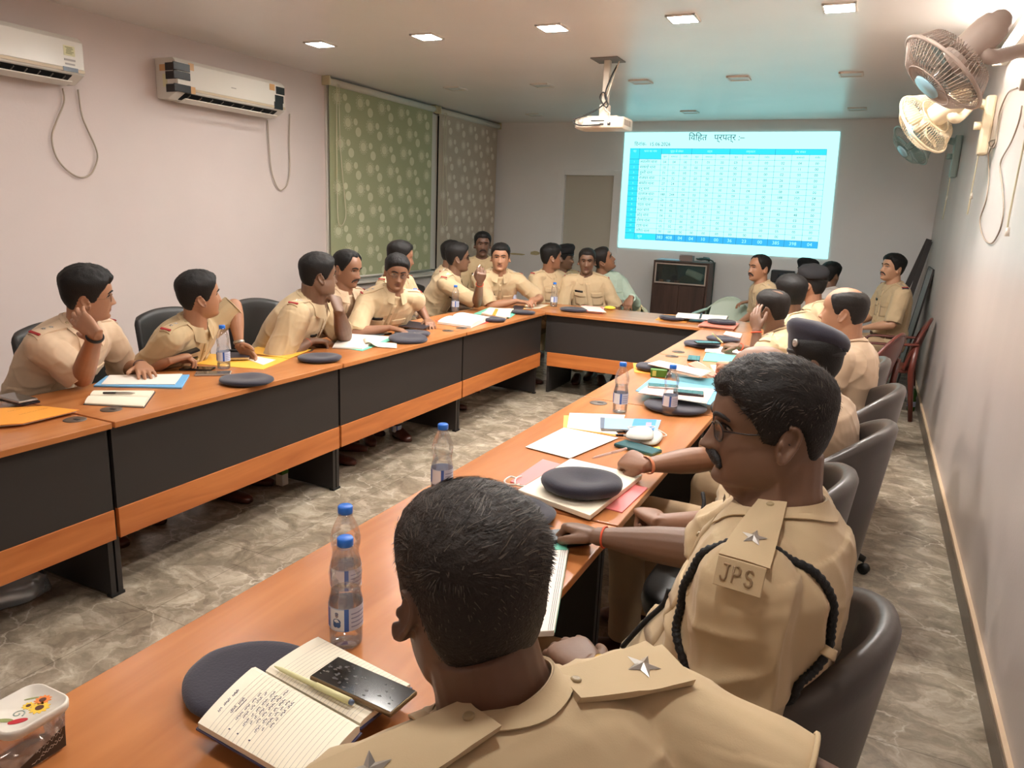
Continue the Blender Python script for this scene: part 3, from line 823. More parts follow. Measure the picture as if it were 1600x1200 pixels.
tag(MB().tube(catmull(pts, 2), 0.008, 6).build('cable_coil', mat('grey_green_cable', (0.25, 0.30, 0.28), 0.5)), 'dark coiled cable on the cabinet, tail hanging down its right side', 'cable')

# ================================================================== AIR CONDITIONERS
def ac(y0, y1, z0, z1, x, taped, label):
    D = 0.22
    o = empty('air_conditioner', (XWL, (y0 + y1) / 2, z0), label, 'air conditioner', 'split air conditioners on the left wall')
    MW = mat('ac_white', (0.86, 0.84, 0.80), 0.22); MS = mat('ac_beige_strip', (0.78, 0.71, 0.60), 0.35)
    H = z1 - z0
    prof = [(0, 0.01), (0.03, 0), (0.12, 0.0), (D, 0.055), (D + 0.005, 0.075), (D, H - 0.03), (D - 0.03, H), (0, H)]
    rings = [[V((XWL + p[0], y, z0 + p[1])) for p in prof] for y in (y0, y1)]
    MB().loft(rings, smooth=False).build('casing', MW, o, 0.006)
    MB().bbox((XWL + D + 0.003, (y0 + y1) / 2, (z0 + 0.085 + z1 - 0.03) / 2), (0.012, y1 - y0 - 0.004, H - 0.115), 0.005).build('front_panel', MW, o)
    # outlet on the sloping underside and its flap
    n = V((0.055, 0, -0.10)).normalized()
    yc = (y0 + y1) / 2; L = y1 - y0 - 0.16
    u = V((0.10, 0, 0.055)).normalized()
    ctr = V((XWL + 0.17, yc, z0 + 0.0275)) + n * 0.001
    M = basis(ctr, (0, 1, 0), u)
    MB().box((0, 0, 0), (L, 0.09, 0.004), M).build('air_outlet', M_DARK, o)
    for k in range(9): MB().box((-L / 2 + L * (k + 0.5) / 9, 0.01, -0.004 if M.to_3x3().col[2].dot(n) < 0 else 0.004), (0.004, 0.05, 0.008), M).build('outlet_vane', mat('ac_grey', (0.55, 0.52, 0.48), 0.5), o)
    M2 = basis(ctr + n * 0.026 - u * 0.012, (0, 1, 0), V((0.09, 0, 0.03)))
    MB().bbox((0, 0, 0), (L, 0.078, 0.008), 0.003, M2).build('flap', MW, o)
    MB().box((XWL + D + 0.006, yc, z0 + 0.076), (0.008, y1 - y0 - 0.004, 0.018)).build('trim_strip', MS, o)
    xs = XWL + D + 0.0102
    if not taped:
        MB().box((xs, y1 - 0.10, z1 - 0.095), (0.0015, 0.075, 0.06)).build('energy_label', mat('label_cream', (0.84, 0.82, 0.66), 0.6), o)
        MB().box((xs, y1 - 0.10, z1 - 0.15), (0.0015, 0.075, 0.012)).box((xs, y1 - 0.10, z1 - 0.175), (0.0015, 0.065, 0.01)).build('small_text_label', mat('label_grey', (0.62, 0.6, 0.58), 0.6), o)
        MB().box((xs + 0.001, y1 - 0.10, z0 + 0.078), (0.0015, 0.10, 0.026)).build('display_window', mat('display_blue', (0.30, 0.36, 0.42), 0.2), o)
        mb = MB()
        for k in range(5): mb.box((xs + 0.001, y1 - 0.10 + (0.004 if k % 2 else -0.003), z1 - 0.075 - 0.009 * k), (0.0008, 0.05 - 0.008 * (k % 3), 0.004))
        mb.build('label_text_lines', mat('label_ink', (0.52, 0.54, 0.42), 0.7), o)
    else:
        MT = mat('black_tape', (0.12, 0.11, 0.11), 0.35); MO = mat('brown_tape', (0.80, 0.62, 0.42), 0.4)
        for i, zz in enumerate((z1 - 0.065, z1 - 0.125, z0 + 0.075)):
            MB().bbox((xs - 0.004 + 0.0045, y0 + 0.04, zz), (0.011, 0.15, 0.055), 0.003).build('tape', MT, o)
            MB().box((XWL + D - 0.055, y0 - 0.001, zz), (0.11, 0.004, 0.055)).build('tape', MT, o)
        for i, (yy, zz) in enumerate(((y1 - 0.06, z1 - 0.075), (y1 - 0.075, z1 - 0.145), (y1 - 0.085, z0 + 0.09))):
            MB().bbox((xs - 0.004 + 0.0045, yy, zz), (0.011, 0.10, 0.06), 0.003).build('tape', MT, o)
        for a, b, zz in ((y0 + 0.13, 0.05, z1 - 0.05), (y0 + 0.135, 0.05, z0 + 0.075), (y1 - 0.155, 0.06, z1 - 0.06)):
            MB().box((xs, a, zz), (0.0015, b, 0.05)).build('tape', MO, o)
        MB().box((XWL + 0.10, y0 - 0.0012, z1 - 0.07), (0.10, 0.002, 0.045)).build('tape', MO, o)
        MB().box((XWL + 0.10, y0 - 0.0012, z1 - 0.16), (0.045, 0.002, 0.09)).build('energy_label', mat('label_cream', (0.84, 0.82, 0.66), 0.6), o)
        MB().box((xs, yc - 0.02, z0 + 0.155), (0.0012, 0.05, 0.007)).build('logo', mat('logo_grey', (0.62, 0.6, 0.57), 0.3), o)
    return o
a1 = ac(2.55, 3.44, 2.30, 2.585, 0, False, 'white air conditioner cut by the left edge of the frame')
a2 = ac(4.17, 5.30, 2.325, 2.615, 0, True, 'white air conditioner mended with black tape, left wall')
MC = mat('cord_grey', (0.70, 0.64, 0.57), 0.5)
def wall_cord(pix, r, parent, X=XWL + 0.02, m=MC):
    MB().tube(catmull([at(x, y, X=X) for x, y in pix], 5), r, 6).build('cord', m, parent)
wall_cord([(98, 138), (100, 160), (88, 190), (81, 215), (88, 245), (105, 266), (125, 277), (142, 272), (152, 250), (150, 232), (138, 205), (128, 180), (122, 140)], 0.0055, a1)
wall_cord([(418, 188), (420, 220), (424, 265), (432, 290), (440, 297), (449, 288), (453, 265), (452, 220), (453, 178)], 0.0055, a2)

# ================================================================== PROJECTOR
pr = empty('projector', (-2.1, 5.99, ZC), 'white projector hanging from the ceiling on a pole, cables looped around it', 'projector')
PX, PY = -2.10, 5.99
MWH = mat('projector_white', (0.85, 0.80, 0.73), 0.35)
MB().box((PX, PY, ZC - 0.004), (0.22, 0.22, 0.008)).build('ceiling_plate', mat('plate_grey', (0.45, 0.42, 0.40), 0.5), pr)
MB().bbox((PX, PY, ZC - 0.19), (0.05, 0.05, 0.37), 0.006).build('pole', MWH, pr)
MB().bbox((PX, PY, ZC - 0.39), (0.075, 0.075, 0.10), 0.008).bbox((PX + 0.005, PY, ZC - 0.437), (0.26, 0.16, 0.012), 0.004).build('mount_bracket', MWH, pr)
b = MB(); zc = 2.325
rings = []
for x, k in ((-0.20, 0.90), (-0.19, 0.98), (0.19, 0.98), (0.20, 0.90)):
    rings.append([V((PX + x, PY + 0.14 * k * math.copysign(abs(math.cos(t)) ** 0.35, math.cos(t)), zc + 0.048 * k * math.copysign(abs(math.sin(t)) ** 0.35, math.sin(t)))) for t in [2 * PI * i / 32 for i in range(32)]])
pb = b.loft(rings).build('housing', MWH, pr)
MB().lathe([(0.04, 0), (0.04, 0.03), (0.032, 0.03), (0.03, 0.015), (0, 0.02)], 24, TR((PX + 0.11, PY + 0.13, zc), 0, -PI / 2)).build('lens', mat('lens_black', (0.05, 0.05, 0.07), 0.1), pb)
g = MB()
for k in range(7): g.box((PX + 0.2, PY - 0.09 + 0.025 * k, zc + 0.005), (0.004, 0.012, 0.045))
g.build('vent', mat('vent_grey', (0.5, 0.46, 0.42), 0.6), pb)
g = MB().tube([(PX - 0.15, PY - 0.139, zc + 0.008), (PX - 0.15, PY - 0.142, zc + 0.008)], 0.024, 20); g.build('speaker_grille', mat('grille_beige', (0.76, 0.70, 0.64), 0.6), pb)
g = MB().box((PX - 0.005, PY - 0.141, zc + 0.012), (0.11, 0.003, 0.008)).box((PX + 0.09, PY - 0.141, zc - 0.012), (0.024, 0.006, 0.022)).box((PX + 0.03, PY - 0.141, zc - 0.015), (0.03, 0.006, 0.014)); g.build('socket', mat('socket_dark', (0.12, 0.10, 0.10), 0.5), pb)
MCB = mat('cable_black', (0.10, 0.09, 0.085), 0.5)
for pts, mm in (([(PX + 0.085, PY - 0.02, ZC - 0.05), (PX + 0.05, PY - 0.06, 2.66), (PX + 0.01, PY - 0.05, 2.54), (PX + 0.04, PY - 0.05, 2.47), (PX + 0.02, PY - 0.05, 2.45), (PX - 0.03, PY - 0.05, 2.52), (PX, PY - 0.06, 2.56), (PX + 0.03, PY - 0.06, 2.50), (PX - 0.03, PY - 0.09, 2.43), (PX - 0.13, PY - 0.15, 2.37), (PX - 0.205, PY - 0.16, 2.34), (PX - 0.15, PY - 0.165, 2.30), (PX + 0.02, PY - 0.15, 2.305)], MCB),
                 ([(PX + 0.10, PY - 0.02, ZC - 0.02), (PX + 0.045, PY - 0.04, 2.6), (PX + 0.015, PY - 0.05, 2.45), (PX + 0.07, PY - 0.08, 2.40), (PX + 0.085, PY - 0.15, 2.36), (PX + 0.09, PY - 0.15, 2.315)], MWH)):
    MB().tube(catmull(pts, 6), 0.006, 6).build('cable', mm, pr)

# ================================================================== WALL FANS
def fan(y, z, reach, face, R, m, label, blade_m, drop=0.30, cordz=1.4):
    """bracket on the right wall; 'face' is the way the cage front points"""
    o = empty('wall_fan', (XW, y, z), label, 'fan', 'wall fans on the right wall')
    MB().bbox((XW - 0.03, y, z - 0.06), (0.06, 0.085, 0.36), 0.015).build('wall_bracket', m, o)
    f = V(face).normalized()
    hub = V(reach)
    neck = hub - f * 0.12
    MB().tube(catmull([(XW - 0.04, y, z + 0.06), (XW - 0.12, y, z + 0.075), neck + V((0.05, 0, -0.07)), neck + V((0, 0, -0.03))], 5), [0.03] * 15 + [0.024], 10).build('neck', m, o)
    MB().tube([(XW - 0.055, y - 0.0, z - 0.06), (XW - 0.10, y - 0.0, z - 0.06)], 0.025, 12).build('knob', m, o)
    MB().tube([hub - f * 0.205, hub - f * 0.195, hub - f * 0.16, hub - f * 0.03], [0.045, 0.058, 0.066, 0.066], 20, rounded=True).build('motor_housing', m, o)
    s, u, d = frame_for(f)
    def P(r, a, h): return hub + s * (r * math.cos(a)) + u * (r * math.sin(a)) + f * h
    cage = MB()
    N = 64
    for k in range(N):
        a = 2 * PI * k / N
        cage.tube([P(0.065, a, -0.02), P(R * 0.75, a, -0.03), P(R, a, 0.05)], 0.0016, 4)
        cage.tube([P(0.05, a, 0.125), P(R * 0.7, a, 0.11), P(R, a, 0.05)], 0.0016, 4)
    cage.build('cage_wires', m, o)
    MB().tube([P(R, 2 * PI * k / 48, 0.05) for k in range(48)], 0.008, 8, closed=True).build('cage_rim', m, o)
    rr = MB()
    for q, h in ((0.55, 0.118), (0.55, -0.028)): rr.tube([P(R * q, 2 * PI * k / 40, h) for k in range(40)], 0.0025, 6, closed=True)
    rr.build('cage_ring', m, o)
    MB().tube([P(0, 0, 0.118), P(0, 0, 0.134)], [0.062, 0.056], 24).build('badge', mat('fan_badge_blue', (0.62, 0.78, 0.84), 0.3), o)
    MB().tube([P(0, 0, 0.0), P(0, 0, 0.085)], [0.035, 0.03], 16, rounded=True).build('hub', blade_m, o)
    for k in range(3):
        a0 = 2 * PI * k / 3 + 0.5
        b = MB(); rings = []
        for j in range(9):
            t = j / 8; r = 0.03 + (R * 0.86 - 0.03) * t
            w = 0.35 + 0.35 * math.sin(PI * min(1, t * 0.95 + 0.08)) ; w = w * (1.0 if t < 0.85 else 0.75)
            ring = []
            for q in range(7):
                aa = a0 + (q / 6 - 0.5) * 2 * w
                ring.append(P(r, aa, 0.045 + 0.028 * (q / 6 - 0.5)))
            rings.append(ring + [p + f * 0.003 for p in ring[::-1]])
        b.loft(rings).build('blade', blade_m, o)
    MB().tube(catmull([(XW - 0.045, y + 0.01, z - 0.2), (XW - 0.05, y + 0.012, z - 0.6), (XW - 0.045, y + 0.014, cordz)], 5), 0.004, 6).build('pull_cord', mat('cord_cream', (0.78, 0.75, 0.64), 0.6), o)
    MB().tube([(XW - 0.045, y + 0.014, cordz - 0.03), (XW - 0.045, y + 0.014, cordz + 0.01)], [0.010, 0.007], 10).build('cord_bead', M_WHITE, o)
    return o
MF1 = mat('fan_dusty_grey', (0.70, 0.63, 0.58), 0.45); MFC = mat('fan_cream', (0.86, 0.80, 0.68), 0.4); MFG = mat('fan_grey_green', (0.58, 0.66, 0.64), 0.4)
MBL = clear('fan_blade_clear', (0.80, 0.76, 0.72), 0.1, 0.2, body=(0.6, 0.55, 0.5), milk=0.35)
def fdir(px, py, lx, ly, toward):
    v = (at(px, py, d=3.0) - CC).normalized()
    l = CR * lx - CU * ly
    l = (l - v * l.dot(v)).normalized()
    return l * math.sqrt(1 - toward * toward) - v * toward
F1 = fan(3.95, 2.28, at(1490, 98, d=3.0), fdir(1490, 98, -0.74, 0.67, 0.30), 0.195, MF1, 'largest grey wall fan with blue badge, nearest the camera', MBL, cordz=1.62)
F2 = fan(5.75, 2.32, at(1455, 186, d=4.5), fdir(1455, 186, -0.82, 0.57, -0.36), 0.20, MFC, 'cream wall fan, middle of the three', mat('blade_cream', (0.80, 0.74, 0.62), 0.4), cordz=1.84)
F3 = fan(7.8, 2.30, at(1431, 221, d=6.3), fdir(1431, 221, -0.80, 0.6, 0.30), 0.20, MFG, 'small grey green wall fan, farthest in the corner', mat('blade_green', (0.50, 0.60, 0.58), 0.4), cordz=1.9)
wall_cord([(1590, 137), (1575, 145), (1562, 175), (1558, 205), (1555, 228), (1548, 230), (1546, 222), (1556, 219), (1545, 240), (1545, 275), (1541, 312), (1531, 345), (1537, 372), (1549, 380), (1560, 365), (1566, 345), (1568, 320), (1566, 290), (1563, 255), (1580, 222), (1592, 190), (1597, 165)], 0.004, F1, XW - 0.008, mat('cord_brown_grey', (0.55, 0.49, 0.43), 0.5))

# ================================================================== THINGS LEANING IN THE FAR RIGHT CORNER
def plank(p0, p1, w, t, m, name, label, cat):
    p0, p1 = V(p0), V(p1)
    d = (p1 - p0); L = d.length
    M = basis((p0 + p1) / 2, d, (0, 1, 0))
    o = MB().box((0, 0, 0), (L, t, w), M).build(name, m, None, 0.002)
    return tag(o, label, cat)
MDW = mat('dark_wood', (0.17, 0.13, 0.12), 0.5)
plank((0.13, 9.40, 0.025), (0.535, 9.60, 1.50), 0.06, 0.035, MDW, 'wooden_plank', 'dark wooden plank leaning in the corner, the left of two', 'plank')
plank((0.28, 9.30, 0.025), (0.538, 9.45, 1.48), 0.05, 0.035, MDW, 'wooden_plank', 'dark wooden plank leaning in the corner, the right of two', 'plank')
bd = empty('whiteboard', (0.45, 8.9, 0), 'framed grey board leaning on the right wall behind the seated man', 'board')
M = basis((0.475, 8.85, 0.62), (0.16, 0.0, 1.19), (0, 1, 0))
MB().box((0, 0, 0), (1.19, 0.72, 0.008), M).build('panel', mat('board_grey', (0.60, 0.60, 0.60), 0.25), bd)
fm = MB()
for y in (-0.36, 0.36): fm.box((0, y, 0), (1.21, 0.018, 0.018), M)
for x in (-0.6, 0.6): fm.box((x, 0, 0), (0.018, 0.72, 0.018), M)
fm.build('frame', mat('board_frame_dark', (0.20, 0.19, 0.19), 0.4), bd)
sp = empty('speaker', (-0.97, YB, 0.97), 'small black speaker box fixed to the back wall, below the slide', 'speaker')
MB().bbox((-0.97, YB - 0.055, 0.97), (0.27, 0.11, 0.15), 0.01).build('cabinet', mat('speaker_black', (0.10, 0.10, 0.11), 0.5), sp)
MB().tube([(-0.97, YB - 0.112, 0.97), (-0.97, YB - 0.118, 0.97)], 0.05, 20).build('driver', mat('speaker_cone', (0.2, 0.2, 0.22), 0.4), sp)
# ================================================================== THINGS ON THE TABLES
M_PAPER = mat('paper_white', (0.90, 0.87, 0.83), 0.7)
M_PAPERC = mat('paper_cream', (0.91, 0.875, 0.79), 0.7)
M_PINKP = mat('paper_pink', (0.88, 0.74, 0.70), 0.7)
M_YEL = mat('file_yellow', (0.93, 0.72, 0.27), 0.55)
M_ORA = mat('file_orange', (0.93, 0.62, 0.22), 0.55)
M_TEAL = mat('file_teal', (0.42, 0.76, 0.66), 0.55)
M_SKY = mat('file_skyblue', (0.42, 0.66, 0.84), 0.5)
M_RED = mat('file_red', (0.78, 0.25, 0.24), 0.5)
M_PINK = mat('file_pink', (0.92, 0.50, 0.50), 0.55)
M_NAVY = mat('navy_felt', (0.155, 0.145, 0.195), 0.9, bump=(220, 0.35, 0.002), sheen=0.25)
M_BAND = mat('black_band', (0.07, 0.065, 0.07), 0.5)
M_INK = mat('ink_blue', (0.22, 0.24, 0.38), 0.8)
M_INKG = mat('ink_grey', (0.45, 0.43, 0.43), 0.8)
M_BLK = mat('black_gloss', (0.06, 0.06, 0.07), 0.12)
M_COVER = mat('cover_dark', (0.18, 0.16, 0.19), 0.5)
M_SILV = mat('silver_case', (0.68, 0.66, 0.63), 0.3, 0.6)

def W(pix, z): return [at(x, y, Z=z) for x, y in pix]
def order(P):
    """counter clockwise seen from above"""
    a = sum(P[i].x * P[(i + 1) % len(P)].y - P[(i + 1) % len(P)].x * P[i].y for i in range(len(P)))
    return P if a > 0 else P[::-1]
def sheet(name, pix, h, t, m, label, cat, group=None, parent=None, bevel=0.0):
    """flat sheet or file; h = height of its underside above the table top"""
    P = order(W(pix, TT + h + t))
    o = MB().slab(P, t).build(name, m, parent, bevel)
    return tag(o, label, cat, group) if parent is None else o
def stack(name, pix, h, layers, label, cat, group=None):
    """file with differently coloured layers: (part name, thickness, material, inset)"""
    z = TT + h
    c = sum(W(pix, z), V()) / len(pix)
    o = empty(name, c, label, cat, group)
    k = 0
    for pn, t, m, ins, rot in layers:
        P = order(W(pix, z + t))
        cc = sum(P, V()) / len(P)
        R = Matrix.Rotation(rot, 3, 'Z')
        P = [cc + R @ ((p - cc) * ins) for p in P]
        MB().slab(P, t).build(pn, m, o, min(0.002, t * 0.2))
        z += t
    return o

def phone(pix, h, label, scr=None, case=None, t=0.009, group=None):
    """four pixel corners in order round the phone"""
    P = W(pix, TT + h + t)
    c = sum(P, V()) / 4
    u = ((P[1] - P[0]) + (P[2] - P[3])) / 2; v = ((P[3] - P[0]) + (P[2] - P[1])) / 2
    L, Wd = (u.length, v.length)
    if L < Wd: u, v, L, Wd = v, u, Wd, L
    L = min(max(L, 0.14), 0.168); Wd = 0.075
    o = empty('phone', c - V((0, 0, t)), label, 'phone', group)
    M = basis(c - V((0, 0, t / 2)), u, v)
    MB().bbox((0, 0, 0), (L, Wd, t), 0.0035, M, seg=3).build('case', case or M_BLK, o)
    s = 1 if M.to_3x3().col[2].z > 0 else -1
    MB().box((0, 0, s * (t / 2 + 0.0004)), (L - 0.008, Wd - 0.006, 0.0009), M).build('screen', scr or M_BLK, o)
    return o
M_SCRG = mat('screen_grey', (0.30, 0.28, 0.26), 0.08)
M_SCRT = mat('screen_teal', (0.20, 0.36, 0.36), 0.08)
M_SCRM = mat('screen_mirror', (0.16, 0.20, 0.20), 0.04)

def beret(px, py, h, hw, label, tilt=(0, 0), rz=0.0, badge=False, dent=1.0, flat=0.72, r=None, pos=None):
    """lying beret centred at a pixel; hw = half width in pixels"""
    c = pos or at(px, py, Z=TT + h + 0.02); c = V((c.x, c.y, TT + h))
    if r is None:
        e = at(px + hw, py, Z=TT + h + 0.02); r = (e - V((c.x, c.y, TT + h + 0.02))).length
        r = max(0.105, min(0.142, r))
    o = empty('beret', c, label, 'beret', 'navy berets lying on the tables')
    M = Matrix.Translation(c) @ Matrix.Rotation(rz, 4, 'Z') @ Matrix.Rotation(tilt[0], 4, 'X') @ Matrix.Rotation(tilt[1], 4, 'Y')
    mb = MB(); n = 48
    prof = [(0.62, 0.0), (0.80, 0.004), (0.93, 0.010), (0.99, 0.019), (1.0, 0.026), (0.975, 0.034), (0.90, 0.040), (0.75, 0.0415), (0.5, 0.040), (0.25, 0.0385), (0.02, 0.038)]
    rings = []
    for q, z in prof:
        ring = []
        for k in range(n):
            a = 2 * PI * k / n
            x, y = q * r * math.cos(a), q * r * 0.88 * math.sin(a)
            nz = mnoise.noise(V((x * 9 + px, y * 9, z * 9 + py))) * 0.004
            zz = z * flat + (nz if z > 0.01 else 0)
            if z > 0.03: zz -= dent * 0.009 * math.exp(-((x - 0.02) ** 2 + (y - 0.01) ** 2) / (0.055 ** 2))
            w = 1 + 0.05 * mnoise.noise(V((math.cos(a) * 1.7 + px, math.sin(a) * 1.7, 0)))
            ring.append(M @ V((x * w, y * w, max(zz, 0.0))))
        rings.append(ring)
    mb.loft(rings).build('crown', M_NAVY, o)
    MB().tube([M @ V((0.63 * r * math.cos(2 * PI * k / 40), 0.63 * r * 0.88 * math.sin(2 * PI * k / 40), 0.004)) for k in range(40)], (0.004, 0.004), 6, closed=True).build('band', M_BAND, o)
    if badge: MB().ell((0, 0, 0), (0.013, 0.004, 0.015), Matrix.Identity(3)).build('badge', M_SILV, o).location = M @ V((0.2 * r, -0.90 * r, 0.028))
    return o

# ---------------------------------------------------------------- bottles
M_PET = clear('pet_plastic', (0.99, 0.992, 0.995), 0.11, 0.05, milk=0.025)
M_CAPB = mat('cap_blue', (0.12, 0.42, 0.80), 0.35)
M_LBL = mat('label_paleblue', (0.72, 0.76, 0.84), 0.4)
M_LBLB = mat('label_blue', (0.22, 0.38, 0.68), 0.4)
M_LBLW = mat('label_white', (0.87, 0.87, 0.88), 0.4)
M_WATER = clear('water', (0.97, 0.98, 0.985), 0.12, 0.02, body=(0.85, 0.9, 0.95), milk=0.03)
BPROF = [(0.026, 0.0), (0.0315, 0.004), (0.033, 0.012), (0.033, 0.098), (0.031, 0.108), (0.0285, 0.118), (0.029, 0.128), (0.032, 0.145), (0.0325, 0.155), (0.030, 0.17), (0.024, 0.187), (0.0165, 0.202), (0.0135, 0.209), (0.0135, 0.221)]
def bottle(px, py, label, fill=0.13, z=TT, group='water bottles on the tables', photo=False, body=None, cap=None, rz=0.0, pos=None):
    p = pos or at(px, py - 4, Z=z)
    o = empty('water_bottle', p, label, 'bottle', group)
    M = Matrix.Translation(p) @ Matrix.Rotation(rz, 4, 'Z')
    prof = []
    for i in range(len(BPROF) - 1):
        (r0, z0), (r1, z1) = BPROF[i], BPROF[i + 1]
        for k in range(3): prof.append((r0 + (r1 - r0) * k / 3, z0 + (z1 - z0) * k / 3 + 0.0005))
    prof.append(BPROF[-1])
    prof = [(r * (1 + 0.012 * math.sin(z * 330)) if (0.012 < z < 0.04 or 0.105 < z < 0.17) else r, z) for r, z in prof]
    MB().lathe(prof, 28, M).build('bottle_body', body or M_PET, o)
    if fill:
        wp = [(r - 0.0016, z + 0.001) for r, z in prof if z < fill]
        if wp: MB().lathe(wp + [(wp[-1][0], fill)], 28, M).build('water', M_WATER, o)
    cp = MB()
    n = 36; rings = []
    for r, zz in ((0.0150, 0.2115), (0.0155, 0.213), (0.0155, 0.226), (0.0140, 0.2285), (0.001, 0.2285)):
        rings.append([M @ V((r * (1 + (0.03 if k % 2 and 0.212 < zz < 0.227 else 0)) * math.cos(2 * PI * k / n), r * (1 + (0.03 if k % 2 and 0.212 < zz < 0.227 else 0)) * math.sin(2 * PI * k / n), zz)) for k in range(n)])
    cp.loft(rings).build('cap', cap or M_CAPB, o)
    MB().lathe([(0.0138, 0.2065), (0.0158, 0.2075), (0.0158, 0.2105), (0.0138, 0.211)], 24, M).build('neck_ring', body or M_PET, o)
    lb = MB()
    def wrap(a0, a1, z0, z1, r, mi, n=10):
        A = [a0 + (a1 - a0) * k / n for k in range(n + 1)]
        vs = [M @ V((r * math.cos(a), r * math.sin(a), zz)) for zz in (z0, z1) for a in A]
        lb.add(vs, [(k, k + 1, n + 2 + k, n + 1 + k) for k in range(n)], mi, True)
    vd = math.atan2(CC.y - p.y, CC.x - p.x) - rz
    wrap(0, 2 * PI, 0.044, 0.092, 0.0336, 0, 32)
    wrap(vd - 1.0, vd - 0.1, 0.046, 0.090, 0.0339, 2); wrap(vd - 0.1, vd + 0.16, 0.044, 0.092, 0.0340, 1, 4)
    wrap(vd - 1.7, vd - 1.1, 0.048, 0.088, 0.0339, 1, 6)
    for k in range(4): wrap(vd + 0.3, vd + 1.3, 0.052 + 0.009 * k, 0.0545 + 0.009 * k, 0.0339, 3)
    lbo = lb.build('label', [M_LBL, M_LBLB, M_LBLW, mat('label_print', (0.50, 0.52, 0.66), 0.5)], o)
    if photo:
        f = MB(); ac = vd - 0.55
        def dot(da, z, w, h, mi, n=16):
            f.add([M @ V((0.0342 * math.cos(ac + da + w * math.cos(t) / 0.034), 0.0342 * math.sin(ac + da + w * math.cos(t) / 0.034), z + h * math.sin(t))) for t in [2 * PI * i / n for i in range(n)]], [tuple(range(n))], mi, False)
        dot(0, 0.078, 0.0035, 0.005, 1); dot(0, 0.0815, 0.0037, 0.003, 0); dot(0, 0.064, 0.0085, 0.0075, 0); dot(-0.1, 0.058, 0.005, 0.006, 0); dot(0.1, 0.058, 0.005, 0.006, 0)
        f.build('printed_bust', [mat('print_blue', (0.20, 0.33, 0.52), 0.5), mat('print_face', (0.55, 0.50, 0.52), 0.5)], lbo)
    return o
bottle(541, 1008, 'nearest water bottle, blue cap, beside the big open notebook', 0.118, photo=True)
bottle(541, 945, 'water bottle directly behind the nearest bottle', 0.10)
bottle(690, 778, 'water bottle behind the nearest man\u2019s head, lower half hidden', 0.06)
bottle(968, 648, 'half full water bottle left of the two near the grey grommets', 0.125)
bottle(1045, 652, 'water bottle in front of the blue folder and a beret', 0.06)
bottle(350, 580, 'water bottle standing beside the yellow file on the left table', 0.03)
bottle(648, 499, 'water bottle behind the dark diary, before the woman in glasses', 0.05)
bottle(711, 491, 'water bottle before the man holding a pen', 0.04)
bottle(801, 479, 'water bottle before the officer with joined hands', 0.05)
bottle(865, 483, 'water bottle at the inner corner of the far table', 0.05)
bottle(620, 687, 'water bottle on the floor under the left table', 0.04, z=0.0, group='bottles on the floor')
bottle(1419, 632, 'clear water bottle on the floor beside the maroon chair', 0.04, z=0.0, group='bottles on the floor')
bottle(1440, 640, 'green soft drink bottle lying against the right wall skirting', 0, z=0.0, group='bottles on the floor', body=mat('green_pet', (0.20, 0.34, 0.14), 0.15), cap=M_WHITE, pos=V((0.49, 7.45, 0)))

# ---------------------------------------------------------------- left tables
stack('file_folder', [(-45, 640), (66, 634), (124, 640), (36, 661), (-45, 667)], 0.001, [('back_cover', 0.004, M_RED, 1.0, 0), ('papers', 0.010, M_PAPER, 0.95, 0.02), ('front_cover', 0.003, M_ORA, 1.0, -0.02)], 'orange file with red back cover at the left edge', 'file')
def flat_scribble(mb, p, q, h, seed, w=0.0006, gap=0.25):
    """illegible handwriting between two points on a level surface"""
    rg = random.Random(seed); d = q - p; n = V((-d.y, d.x, 0)).normalized(); N = int(d.length / 0.003)
    run = []
    for i in range(N):
        if rg.random() < gap * 0.3 and len(run) > 3:
            ribbon(mb, run, w); run = []; continue
        run.append(p + d * (i / N) + n * (h * (0.6 * math.sin(i * 1.7) + rg.uniform(-.5, .5))))
    if len(run) > 2: ribbon(mb, run, w)
def ribbon(mb, pts, w):
    vs = []; n = len(pts)
    for i, p in enumerate(pts):
        d = (pts[min(i + 1, n - 1)] - pts[max(i - 1, 0)]); s = d.cross(V((0, 0, 1)))
        s = s.normalized() * w if s.length > 1e-9 else V((w, 0, 0))
        vs += [p - s, p + s]
    mb.add(vs, [(2 * i, 2 * i + 1, 2 * i + 3, 2 * i + 2) for i in range(n - 1)], 0, False)
lt = MB()
for (x0, y0, x1, y1), k in zip(((12, 643, 62, 632), (22, 637, 50, 631), (30, 648, 76, 637)), (1, 2, 3)):
    flat_scribble(lt, at(x0, y0, Z=TT + .0186), at(x1, y1, Z=TT + .0186), .004, k, .0007)
lt.build('handwriting', mat('ink_brown', (0.45, 0.25, 0.12), 0.7), [o for o in bpy.data.objects if o.name.startswith('file_folder') and o.get('label', '').startswith('orange file')][0])
phone([(-14, 622), (40, 634), (66, 626), (26, 614)], 0.018, 'black phone, lower of two stacked on the orange file', M_BLK, M_BLK, 0.010)
phone([(-16, 618), (36, 630), (60, 622), (22, 611)], 0.0292, 'grey phone stacked on a black phone over the orange file', M_SCRG, M_SILV, 0.009)
stack('file_folder', [(146, 602), (166, 587), (296, 585), (284, 605)], 0.0005, [('cover', 0.008, M_SKY, 1.0, 0)], 'sky blue folder under a resting hand on the left table', 'folder')
sheet('paper', [(158, 600), (171, 586), (285, 584), (273, 600)], 0.009, 0.003, M_PAPER, 'printed white paper lying in the sky blue folder', 'paper')

